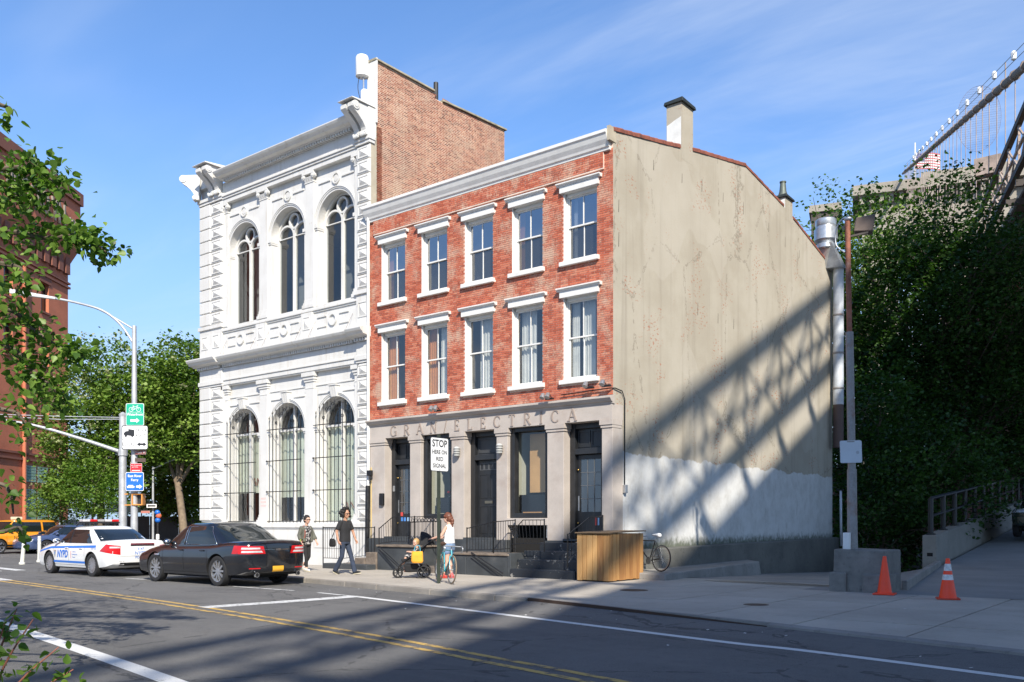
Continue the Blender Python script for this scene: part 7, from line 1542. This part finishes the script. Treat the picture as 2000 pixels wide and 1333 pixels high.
def remeshed(mb, name, mat, parent, voxel=.011, smooth=3):
    me = bpy.data.meshes.new(name); me.from_pydata(mb.v, [], mb.f)
    bm = bmesh.new(); bm.from_mesh(me); bmesh.ops.recalc_face_normals(bm, faces=bm.faces); bm.to_mesh(me); bm.free()
    o = bpy.data.objects.new(name, me); COL.objects.link(o)
    r = o.modifiers.new('r', 'REMESH'); r.mode = 'VOXEL'; r.voxel_size = voxel; s = o.modifiers.new('s', 'SMOOTH'); s.iterations = smooth; s.factor = .5
    dg = bpy.context.evaluated_depsgraph_get(); nm = bpy.data.meshes.new_from_object(o.evaluated_get(dg)); o.modifiers.clear(); o.data = nm; bpy.data.meshes.remove(me)
    nm.materials.append(mat); nm.polygons.foreach_set('use_smooth', [True] * len(nm.polygons)); o.parent = parent; return o
def hand(mb, w, d, side, fwd, curl=.5, s=1.):
    """palm and five fingers; d: direction the hand points, fwd: thumb side"""
    w, d, fwd = Vector(w), Vector(d).normalized(), Vector(fwd).normalized(); nrm = d.cross(fwd).normalized() * side
    pe = w + d * .085 * s; 
    for t in (-.5, 0, .5): caps(mb, w + fwd * t * .035 * s, pe + fwd * t * .055 * s, .017 * s, .015 * s, 8)
    for i, (t, l) in enumerate(((.62, .070), (.22, .078), (-.2, .072), (-.6, .056))):
        a = pe + fwd * t * .045 * s; m_ = a + (d * (1 - curl * .4) + nrm * curl * .8).normalized() * l * .55 * s; e = m_ + (d * (1 - curl) + nrm * curl * 1.3).normalized() * l * .5 * s
        caps(mb, a, m_, .0095 * s, .009 * s, 7); caps(mb, m_, e, .009 * s, .0078 * s, 7)
    a = w + d * .03 * s + fwd * .03 * s; m_ = a + (fwd * .7 + d * .7 + nrm * .3).normalized() * .04 * s; caps(mb, a, m_, .0125 * s, .011 * s, 7); caps(mb, m_, m_ + (d + fwd * .15 + nrm * .3).normalized() * .03 * s, .011 * s, .009 * s, 7)
def head(mb, c, yaw, s=1., pitch=0.):
    """skull, jaw, nose, lips, ears; looks along +x turned by yaw"""
    h = MB(); h.sphere((0, 0, .035), .098, 18, 14, (.98, .80, 1.08)); h.sphere((.03, 0, -.035), .075, 16, 12, (.86, .80, 1.0)); caps(h, (.05, 0, -.082), (.065, 0, -.085), .026, .022, 8)
    caps(h, (.092, 0, .015), (.108, 0, -.022), .009, .014, 8); caps(h, (.083, -.018, -.056), (.083, .018, -.056), .009, .009, 6); caps(h, (.08, -.04, .045), (.08, .04, .045), .014, .014, 8); caps(h, (.08, -.045, -.01), (.08, -.03, -.02), .02, .015, 7); caps(h, (.08, .045, -.01), (.08, .03, -.02), .02, .015, 7)
    for y in (-1, 1): h.sphere((-.005, y * .082, .0), .028, 8, 6, (.7, .35, 1.1))
    h.tf(Matrix.Translation(Vector(c)) @ Matrix.Rotation(yaw, 4, 'Z') @ Matrix.Rotation(pitch, 4, 'Y') @ Matrix.Scale(s, 4)); mb.v, mb.f, mb.m = (mb.v + h.v, mb.f + [tuple(i + len(mb.v) for i in f) for f in h.f], mb.m + h.m)
def face_bits(parent, c, yaw, s, glasses=True, pitch=0.):
    T_ = Matrix.Translation(Vector(c)) @ Matrix.Rotation(yaw, 4, 'Z') @ Matrix.Rotation(pitch, 4, 'Y') @ Matrix.Scale(s, 4)
    if glasses:
        b = MB()
        for y in (-.032, .032): b.sphere((.094, y, .016), .026, 10, 8, (.35, 1.05, .85))
        b.bar((.1, -.03, .024), (.1, .03, .024), .008); b.bar((.09, .058, .024), (.0, .085, .02), .007); b.bar((.09, -.058, .024), (.0, -.085, .02), .007); b.tf(T_).build('sunglasses', flat('dark_lens', (.02, .012, .01), .15), parent, smooth=True)
    else:
        b = MB()
        for y in (-.031, .031): b.sphere((.091, y, .014), .011, 8, 6)
        b.tf(T_).build('eyes', flat('dark_eye', (.03, .02, .015), .2), parent, smooth=True)
    b = MB(); caps(b, (.090, -.016, -.056), (.090, .016, -.056), .0065, .0065, 6); b.tf(T_).build('lips', flat('lip', (.32, .12, .09), .5), parent, smooth=True)
def hair_blob(mb, c, yaw, s, spots):
    T_ = Matrix.Translation(Vector(c)) @ Matrix.Rotation(yaw, 4, 'Z') @ Matrix.Scale(s, 4); h = MB()
    for x, y, z, r in spots: h.sphere((x, y, z), r, 10, 8)
    h.tf(T_); mb.v, mb.f, mb.m = (mb.v + h.v, mb.f + [tuple(i + len(mb.v) for i in f) for f in h.f], mb.m + h.m)
def shoe(parent, ank, yaw, mat, sole, s=1., pitch=0., name='shoe'):
    T_ = Matrix.Translation(Vector(ank)) @ Matrix.Rotation(yaw, 4, 'Z') @ Matrix.Rotation(pitch, 4, 'Y') @ Matrix.Scale(s, 4); b = MB(); caps(b, (-.05, 0, -.045), (.06, 0, -.05), .042, .042, 10); caps(b, (.06, 0, -.05), (.15, .0, -.058), .042, .034, 10); caps(b, (-.02, 0, -.04), (-.01, 0, .02), .045, .042, 10); b.tf(T_); o = remeshed(b, name, mat, parent, .010)
    b = MB(); pts = [(.195 * math.cos(t) * (.5 if math.cos(t) < 0 else 1) + (.0 if math.cos(t) > 0 else .0), (.042 if math.cos(t) < 0 else .047) * math.sin(t)) for t in [2 * math.pi * i / 20 for i in range(20)]]; b.prism([(x * 1., y) for x, y in pts], -.098, -.078, 'xy'); b.tf(T_).build('sole', sole, o); return o
skin = M('skin_tan', (.42, .22, .135), .55, 0, .08, 10, 60, .05, coord='obj'); skin_lt = M('skin_light', (.58, .34, .24), .55, 0, .08, 10, 60, .05, coord='obj')
def cloth(name, col, var=.15, fine=50): return M(name, col, .9, 0, var, 8, fine, .35, coord='obj')
hair_bk = M('black_curls', (.012, .010, .009), .7, 0, .4, 20, 90, .8, coord='obj'); hair_rd = M('auburn_hair', (.14, .045, .022), .55, 0, .3, 12, 80, .5, coord='obj')
denim = cloth('dark_denim', (.028, .040, .068), .3); white_sole = flat('pale_sole', (.55, .5, .36), .7)
# --- man in black shirt striding along the pavement
MN = empty('person', (-6.75, -3.15, 0), R(6), label='walking person in black V-neck shirt and dark jeans with big curly hair', cat='person'); yw = R(-4)
b = MB(); head(b, (.04, 0, 1.655), yw, 1.02); caps(b, (.0, 0, 1.44), (.02, 0, 1.60), .062, .055); loft(b, [(0, 0, 1.28, .085, .13), (0, 0, 1.42, .085, .16), (0, 0, 1.47, .06, .10)])
for s, el, wr in ((-1, (-.06, -.265, 1.175), (.02, -.285, .935)), (1, (.06, .255, 1.18), (.16, .255, .955))): caps(b, (0, s * .19, 1.42), el, .048, .040); caps(b, el, wr, .039, .027); hand(b, wr, Vector(wr) - Vector(el) + Vector((.05, 0, 0)), s, (1, 0, 0), .7)
remeshed(b, 'body', skin, MN, .0085, 2)
b = MB(); loft(b, [(0, 0, .90, .125, .178), (0, 0, 1.0, .122, .172), (.0, 0, 1.14, .118, .168), (.0, 0, 1.28, .128, .192), (-.01, 0, 1.40, .118, .205), (-.015, 0, 1.46, .088, .165), (-.02, 0, 1.495, .07, .09)]); 
for s, el in ((-1, (-.06, -.265, 1.175)), (1, (.06, .255, 1.18))): m_ = Vector((0, s * .19, 1.43)).lerp(Vector(el), .62); caps(b, (0, s * .175, 1.43), m_, .072, .066)
remeshed(b, 'shirt', cloth('black_shirt', (.020, .020, .022), .3), MN, .011, 2)
b = MB(); loft(b, [(0, 0, .84, .118, .168), (0, 0, .92, .122, .172), (0, 0, .985, .116, .165)])
for s, kn, an in ((-1, (-.03, -.09, .49), (-.27, -.085, .12)), (1, (.14, .095, .50), (.27, .095, .10))): caps(b, (0, s * .085, .87), kn, .092, .066); caps(b, kn, an, .064, .070)
remeshed(b, 'jeans', denim, MN, .011, 2)
shoe(MN, (-.27, -.085, .125), R(-6), flat('black_sneaker', (.02, .02, .02), .6), white_sole, 1., R(18)); shoe(MN, (.29, .095, .10), R(4), flat('black_sneaker', (.02, .02, .02), .6), white_sole, 1., R(-9))
b = MB(); r_ = random.Random(3); sp_ = []
for i in range(70):
    a = r_.uniform(-2.45, 2.45) + math.pi; e = r_.uniform(-.75, 1.45); rr = r_.uniform(.105, .155) * (1.05 if e < .3 else .95); x, y, z = rr * math.cos(e) * math.cos(a), rr * math.cos(e) * math.sin(a), .045 + rr * math.sin(e); 
    if x > .045 and z < .10: continue
    sp_.append((x - .015, y, z, r_.uniform(.028, .046)))
hair_blob(b, (.04, 0, 1.655), yw, 1.02, sp_ + [(-.03, 0, .06, .105)]); remeshed(b, 'hair', hair_bk, MN, .010, 1); face_bits(MN, (.04, 0, 1.655), yw, 1.02)
bg = empty('shoulder_bag', (-6.98, -3.40, .86), R(-14), label='black shoulder bag behind the hip of the person in black shirt', cat='bag'); b = MB(); loft(b, [(0, 0, -.10, .10, .055), (0, 0, -.06, .15, .07), (0, 0, .08, .14, .065), (-.01, 0, .13, .08, .04)]); remeshed(b, 'bag_body', cloth('black_canvas', (.012, .012, .012)), bg, .012); MB().tube(curve_pts([(-.1, .02, .12), (.02, .10, .42), (.12, .22, .60)], 5), .012, 6).build('strap', cloth('black_canvas', (.012, .012, .012)), bg)
# --- woman in grey-green jacket
WA = empty('person', (-8.62, -3.0, 0), R(2), label='walking person in grey-green open jacket, patterned top and black trousers with sunglasses', cat='person'); yw = R(-8)
b = MB(); head(b, (.04, 0, 1.50), yw, .94); caps(b, (.0, 0, 1.30), (.02, 0, 1.45), .050, .046)
for s, el, wr in ((-1, (-.05, -.225, 1.06), (.05, -.235, .86)), (1, (.06, .225, 1.06), (.20, .22, .86))): caps(b, el, wr, .034, .024); hand(b, wr, Vector(wr) - Vector(el), s, (1, 0, 0), .7, .9)
for s, an in ((-1, (.10, -.075, .13)), (1, (-.16, .075, .14))): caps(b, (an[0], an[1], .10), (an[0] - .02, an[1], .24), .034, .04)
remeshed(b, 'body', skin_lt, WA, .0085, 2)
def pattern_top():
    m, nt, bb_, out = nodes('patterned_top'); g = NT(nt); n = g.noise(g.obj(), 22, 3, .6); g.set(bb_.inputs['Base Color'], g.mix(g.rng(n, .52, .56), (.025, .025, .027), (.42, .40, .38))); bb_.inputs['Roughness'].default_value = .85; return m
b = MB(); loft(b, [(0, 0, .80, .115, .155), (0, 0, .95, .108, .145), (.01, 0, 1.10, .115, .148), (.015, 0, 1.22, .118, .155), (0, 0, 1.30, .085, .135), (-.01, 0, 1.345, .055, .07)]); remeshed(b, 'top', pattern_top(), WA, .011, 2)
jk = cloth('grey_green_jacket', (.105, .105, .082), .2); b = MB(); loft(b, [(-.05, 0, .84, .115, .175), (-.045, 0, 1.0, .108, .165), (-.04, 0, 1.15, .115, .17), (-.035, 0, 1.26, .105, .175), (-.03, 0, 1.33, .075, .12)])
for s, el in ((-1, (-.05, -.225, 1.06)), (1, (.06, .225, 1.06))): caps(b, (-.02, s * .165, 1.275), el, .062, .056); e2 = Vector(el).lerp(Vector((.05 if s < 0 else .20, s * .23, .86)), .45); caps(b, el, e2, .055, .06)
for s in (-1, 1): caps(b, (.06, s * .12, 1.26), (.07, s * .13, .90), .04, .05)
remeshed(b, 'jacket', jk, WA, .011, 2)
b = MB(); loft(b, [(0, 0, .76, .11, .15), (0, 0, .84, .112, .155), (0, 0, .88, .10, .14)])
for s, kn, an in ((-1, (.09, -.08, .45), (.10, -.075, .17)), (1, (.02, .08, .45), (-.15, .075, .20))): caps(b, (0, s * .075, .79), kn, .082, .056); caps(b, kn, an, .055, .044)
remeshed(b, 'trousers', cloth('black_trousers', (.016, .016, .017), .3), WA, .011, 2)
ws_ = flat('white_shoe', (.62, .6, .57), .6); shoe(WA, (.10, -.075, .10), R(-4), ws_, white_sole, .9); shoe(WA, (-.16, .075, .13), R(4), ws_, white_sole, .9, R(24))
b = MB(); hair_blob(b, (.04, 0, 1.50), yw, .94, [(-.03, 0, .055, .108), (-.05, 0, .0, .095), (0, 0, .085, .085), (-.06, 0, .13, .045), (.035, 0, .105, .05)]); remeshed(b, 'hair', hair_bk, WA, .010, 1); face_bits(WA, (.04, 0, 1.50), yw, .94)
MB().tube(curve_pts([(-.02, -.10, 1.34), (.10, -.13, 1.2), (.10, -.15, 1.0), (0, -.17, .85)], 5), .014, 6).build('bag_strap', flat('red_brown_strap', (.28, .07, .05)), WA)
tb_ = MB().tube([(-8.44, -3.34, .95), (-8.58, -3.40, .35)], .024, 8).build('rolled_paper', flat('yellow_green_paper', (.30, .32, .08)), smooth=True, auto=40); tag(tb_, 'yellow-green rolled paper held by the person in the grey-green jacket', 'paper roll')
# --- woman in white top pushing the stroller, seen from behind
WP = empty('person', (-3.22, -2.72, 0), R(192), label='person in white sleeveless top and denim shorts with auburn ponytail pushing a stroller', cat='person'); yw = R(6)
b = MB(); head(b, (.05, 0, 1.53), yw, .96); caps(b, (.0, 0, 1.33), (.03, 0, 1.48), .052, .047); loft(b, [(0, 0, 1.1, .09, .12), (0, 0, 1.28, .088, .135), (0, 0, 1.36, .06, .09)])
for s, el, wr in ((-1, (.14, -.245, 1.10), (.40, -.20, 1.02)), (1, (.10, .25, 1.09), (.38, .22, 1.02))): caps(b, (0, s * .165, 1.31), el, .044, .037); caps(b, el, wr, .036, .025); hand(b, wr, (1, 0, -.1), s, (0, -s, .2), .9, .92)
for s, kn, an in ((-1, (.06, -.085, .46), (-.02, -.08, .11)), (1, (.02, .085, .46), (.10, .085, .10))): caps(b, (0, s * .08, .80), kn, .082, .052); caps(b, Vector(kn) + Vector((-.012, 0, -.02)), Vector(kn).lerp(Vector(an), .35) + Vector((-.02, 0, 0)), .05, .056); caps(b, Vector(kn).lerp(Vector(an), .3), an, .052, .034); caps(b, an, (an[0] + .10, an[1], .05), .036, .032)
remeshed(b, 'body', skin_lt, WP, .0085, 2)
b = MB(); loft(b, [(0, 0, .90, .128, .172), (0, 0, 1.02, .118, .155), (.0, 0, 1.15, .116, .152), (.01, 0, 1.25, .118, .165), (0, 0, 1.33, .085, .165), (-.01, 0, 1.375, .06, .10)]); remeshed(b, 'top', cloth('white_top', (.74, .74, .73), .08), WP, .011, 2)
b = MB(); loft(b, [(0, 0, .72, .118, .165), (-.01, 0, .82, .130, .175), (0, 0, .90, .122, .168), (0, 0, .93, .115, .16)])
for s in (-1, 1): caps(b, (0, s * .085, .80), (.02, s * .09, .69), .100, .098)
remeshed(b, 'shorts', cloth('faded_denim', (.15, .22, .34), .25), WP, .011, 2)
rs = flat('red_shoe', (.50, .06, .045), .5); shoe(WP, (-.02, -.08, .10), R(-6), rs, rs, .92); shoe(WP, (.10, .085, .10), R(4), rs, rs, .92)
b = MB(); hair_blob(b, (.05, 0, 1.53), yw, .96, [(-.025, 0, .06, .110), (-.05, 0, .0, .098), (0, 0, .09, .088), (-.115, 0, .02, .048), (-.14, 0, -.05, .052), (-.14, .01, -.12, .048), (-.13, .01, -.19, .038), (-.12, .01, -.24, .025), (.045, .05, .06, .05), (.045, -.05, .06, .05)]); remeshed(b, 'hair', hair_rd, WP, .010, 1); face_bits(WP, (.05, 0, 1.53), yw, .96, False)
# --- stroller with child
blk_cl = cloth('black_stroller_fabric', (.014, .014, .015), .3)
STR = empty('stroller', (-4.0, -3.1, 0), R(220), label='black three-wheeled stroller with canopy on the pavement', cat='stroller')   # +x is the travel direction
def wheel_small(x, y, r, nm='wheel'):
    w = empty(nm, (x, y, r), parent=STR); MB().lathe([(r - .035, -.022), (r - .008, -.024), (r, -.01), (r, .01), (r - .008, .024), (r - .035, .022)], (0, 0, 0), 24, 'y', False).build('tyre', tyre_m, w, smooth=True); b = MB().lathe([(0, -.02), (.03, -.02), (.03, .02), (0, .02)], (0, 0, 0), 10, 'y', False)
    for i in range(6): a = math.pi * i / 3; b.bar((.02 * math.cos(a), 0, .02 * math.sin(a)), ((r - .03) * math.cos(a), 0, (r - .03) * math.sin(a)), .014, .02)
    b.build('hub', black_plastic, w)
wheel_small(-.18, .27, .17); wheel_small(-.18, -.27, .17); wheel_small(.50, .06, .13); wheel_small(.50, -.06, .13)
for s in (-1, 1):
    MB().tube(curve_pts([(.50, s * .05, .13), (.42, s * .16, .34), (.1, s * .26, .60), (-.35, s * .26, .95), (-.52, s * .24, 1.03)], 4), .017, 8).build('frame_tube', black_metal, STR, smooth=True); MB().tube([(-.18, s * .26, .17), (.08, s * .26, .60)], .016, 8).build('rear_tube', galv, STR, smooth=True)
MB().tube([(-.52, -.24, 1.03), (-.52, .24, 1.03)], .02, 8).build('handle', black_plastic, STR, smooth=True)
b = MB(); b.hull8([(.38, -.2, .42), (-.02, -.2, .44), (-.02, .2, .44), (.38, .2, .42), (.40, -.2, .50), (.0, -.2, .52), (.0, .2, .52), (.40, .2, .50)]); b.hull8([(-.04, -.2, .44), (.05, -.2, .48), (.05, .2, .48), (-.04, .2, .44), (-.32, -.19, .98), (-.25, -.19, 1.0), (-.25, .19, 1.0), (-.32, .19, .98)]); remeshed(b, 'seat', blk_cl, STR, .018, 3)
vs = []; n1, n2 = 12, 8
for i in range(n1 + 1):
    a = R(178 - 88 * i / n1)
    for j in range(n2 + 1): t = math.pi * j / n2; vs.append((-.10 + .36 * math.cos(a) * math.sin(t) ** .5, -.24 * math.cos(t), .84 + .36 * math.sin(a) * math.sin(t) ** .5))
cn_ = MB().add(vs, [(i * (n2 + 1) + j, i * (n2 + 1) + j + 1, (i + 1) * (n2 + 1) + j + 1, (i + 1) * (n2 + 1) + j) for i in range(n1) for j in range(n2)]).build('canopy', blk_cl, STR, smooth=True, fix=False)
b = MB().hull8([(-.25, -.22, .16), (.3, -.2, .16), (.3, .2, .16), (-.25, .22, .16), (-.25, -.24, .36), (.32, -.22, .36), (.32, .22, .36), (-.25, .24, .36)]); b.build('basket', blk_cl, STR, bevel=.03); MB().bar((.30, -.16, .22), (.44, -.16, .2), .32, .02, up=(0, 0, 1)).build('footrest', black_plastic, STR)
CH = empty('person', (-4.0, -3.1, .5), R(222), label='small fair-haired child sitting in the stroller', cat='person')
b = MB(); head(b, (.03, 0, .40), R(50), .82, R(12)); caps(b, (0, 0, .25), (.01, 0, .33), .036, .034); 
for s in (-1, 1): caps(b, (.0, s * .10, .24), (.12, s * .13, .16), .030, .026); caps(b, (.12, s * .13, .16), (.22, s * .07, .18), .025, .020); hand(b, (.22, s * .07, .18), (1, -s * .4, .1), s, (0, -s, .5), .8, .55); caps(b, (.28, s * .07, .06), (.34, s * .08, -.12), .034, .028); caps(b, (.34, s * .08, -.12), (.39, s * .08, -.14), .026, .022)
remeshed(b, 'body', skin_lt, CH, .0075, 2); b = MB(); loft(b, [(.02, 0, .0, .085, .10), (.01, 0, .12, .082, .095), (0, 0, .22, .075, .105), (0, 0, .28, .045, .06)]); 
for s in (-1, 1): caps(b, (0, s * .09, .24), (.08, s * .12, .19), .04, .038); caps(b, (.04, s * .06, .04), (.28, s * .07, .07), .055, .045)
remeshed(b, 'clothes', pattern_top() if 'patterned_top' not in MATS else MATS['patterned_top'], CH, .010, 2); b = MB(); hair_blob(b, (.03, 0, .40), R(50), .82, [(-.02, 0, .055, .106), (-.03, 0, .02, .10), (.03, 0, .09, .06)]); remeshed(b, 'hair', M('fair_hair', (.40, .25, .10), .6, 0, .2, 15, 80, .3, coord='obj'), CH, .010, 1); face_bits(CH, (.03, 0, .40), R(50), .82, False, R(12))
OB = empty('tote_bag', (-3.72, -3.38, .40), R(40), label='bright orange tote bag hanging on the stroller', cat='bag'); b = MB(); loft(b, [(0, 0, 0, .13, .05), (0, 0, .05, .155, .07), (0, 0, .2, .15, .06), (0, 0, .30, .14, .035)]); remeshed(b, 'bag_body', cloth('orange_canvas', (.74, .33, .03), .12), OB, .011); MB().tube(curve_pts([(-.08, 0, .28), (-.05, .03, .42), (.05, .03, .44), (.08, 0, .28)], 5), .010, 6).build('strap', flat('teal_strap', (.06, .32, .42)), OB)
# --- bicycles
def bicycle(label, loc, rz, frame_mat, sad_mat, drop=True, tyre_col=None, lean=0.):
    B_ = empty('bicycle', loc, label=label, cat='bicycle'); B_.rotation_euler = (lean, 0, rz); r = .338; tm_ = tyre_col or tyre_m
    for x in (0, 1.0):
        w = empty('wheel', (x, 0, r), parent=B_); b = MB(); n = 40; b.lathe([(r - .028, -.010), (r - .008, -.014), (r, 0), (r - .008, .014), (r - .028, .010)], (0, 0, 0), n, 'y', False); b.build('tyre', tm_, w, smooth=True); b = MB(); b.lathe([(r - .045, -.009), (r - .026, -.010), (r - .026, .010), (r - .045, .009)], (0, 0, 0), n, 'y', False); b.lathe([(.0, -.03), (.018, -.03), (.018, .03), (0, .03)], (0, 0, 0), 8, 'y', False); b.build('rim', galv, w, smooth=True, auto=40)
        b = MB()
        for i in range(28): a = 2 * math.pi * i / 28; a2 = a + (.5 if i % 2 else -.5); b.tube([(.018 * math.cos(a2), .02 * (1 if i % 4 < 2 else -1), .018 * math.sin(a2)), ((r - .04) * math.cos(a), 0, (r - .04) * math.sin(a))], .0016, 3, False)
        tag(b.build('spokes', galv, w, fix=False), kind='stuff')
    bb, st_, hd0, hd1 = (.43, 0, .27), (.27, 0, .78), (.86, 0, .78), (.90, 0, .66); b = MB(); t = .0155
    for p, q, rr in ((bb, st_, t), (st_, hd0, t), (bb, hd1, t * 1.1), (hd0, hd1, t * 1.2)): b.tube([p, q], rr, 8)
    for s in (-1, 1): b.tube([(0, s * .06, r), (.40, s * .03, .27)], .010, 6); b.tube([(0, s * .06, r), (.27, s * .02, .76)], .009, 6)
    b.build('frame', frame_mat, B_, smooth=True, auto=40)
    b = MB(); 
    for s in (-1, 1): b.tube([(.905, s * .045, .65), (.93, s * .05, .5), (1.0, s * .05, r)], [.014, .012, .009], 7)
    b.bar((.905, -.05, .65), (.905, .05, .65), .03); b.build('fork', frame_mat, B_, smooth=True, auto=40)
    b = MB(); b.tube([(.86, 0, .78), (.845, 0, .87), (.92, 0, .88)], .014, 8)
    if drop:
        b.tube([(.92, -.2, .88), (.92, .2, .88)], .013, 8)
        for s in (-1, 1): b.tube(curve_pts([(.92, s * .2, .88), (1.0, s * .21, .875), (1.04, s * .215, .82), (.99, s * .22, .755), (.90, s * .22, .75)], 4), .013, 7)
    else: b.tube([(.90, -.28, .92), (.93, -.1, .89), (.93, .1, .89), (.90, .28, .92)], .013, 8)
    b.build('handlebar', galv, B_, smooth=True, auto=50)
    MB().tube([(.27, 0, .76), (.245, 0, .90)], .0135, 8).build('seat_post', galv, B_, smooth=True); b = MB(); caps(b, (.13, 0, .92), (.20, 0, .925), .06, .05); caps(b, (.20, 0, .925), (.38, 0, .93), .045, .018); remeshed(b, 'saddle', sad_mat, B_, .010)
    b = MB(); b.lathe([(.09, .035), (.095, .038), (.095, .044), (.09, .047), (.0, .045)], (.43, 0, .27), 20, 'y'); b.bar((.43, .06, .27), (.53, .06, .13), .015, .022); b.bar((.43, -.06, .27), (.33, -.06, .41), .015, .022); b.box(.49, .57, .06, .14, .115, .135); b.box(.29, .37, -.14, -.06, .40, .42); b.bar((.43, .04, .365), (0, .04, r + .05), .004, .01); b.bar((.43, .04, .175), (0, .04, r - .05), .004, .01); b.build('crankset', M('dull_steel', (.20, .20, .20), .4, .7), B_); return B_
teal = M('teal_bike_paint', (.03, .30, .36), .35, 0, .1, 6, 40, 0, coord='obj'); hb_ = Vector((.86, -.5)).normalized()
bicycle('teal road bicycle with drop bars locked to the sign post', (-2.52, -3.86, 0), math.atan2(hb_.y, hb_.x), teal, flat('brown_saddle', (.10, .05, .03), .5), True, M('tan_tyre', (.20, .15, .10), .8, coord='obj'), R(-4))
bicycle('dark bicycle with white saddle behind the timber enclosure', (1.22, .30, .19), math.atan2(.3, -.95), M('black_bike_paint', (.015, .015, .016), .4), white_plastic, False, None, R(5))
bk_ = MB().box(-.12, .12, -.10, .10, 0, .14).build('brick_stack', brick_dk, bevel=.01); bk_.location = (-6.15, -1.25, 0); tag(bk_, 'loose brick lying on the pavement below the left landing', 'brick')

# --- scraps of paper and grit along the gutter
lt = MB(); rl_ = random.Random(21)
for i in range(46):
    x = rl_.uniform(-6, 11); y = curbY(x) - abs(rl_.gauss(0, .9)) - .05 if i % 3 else curbY(x) + rl_.uniform(.3, 4.5); z = (-.045 if i % 3 and x > 2 else -.113) if i % 3 else .008; q = rl_.uniform(.008, .028); a = rl_.uniform(0, 3.1); c_, s_ = math.cos(a) * q, math.sin(a) * q
    z = z if not (i % 3 and x > 2) else -.1 + .055 * max(0, 1 - (curbY(x) - y)); lt.add([(x - c_, y - s_, z), (x + s_, y - c_, z + .004), (x + c_, y + s_, z + .010), (x - s_, y + c_, z + .003)], [(0, 1, 2, 3)])
tag(lt.build('litter', flat('pale_litter', (.50, .49, .46), .8), fix=False), 'pale scraps of litter scattered along the gutter and pavement', 'litter', kind='stuff')
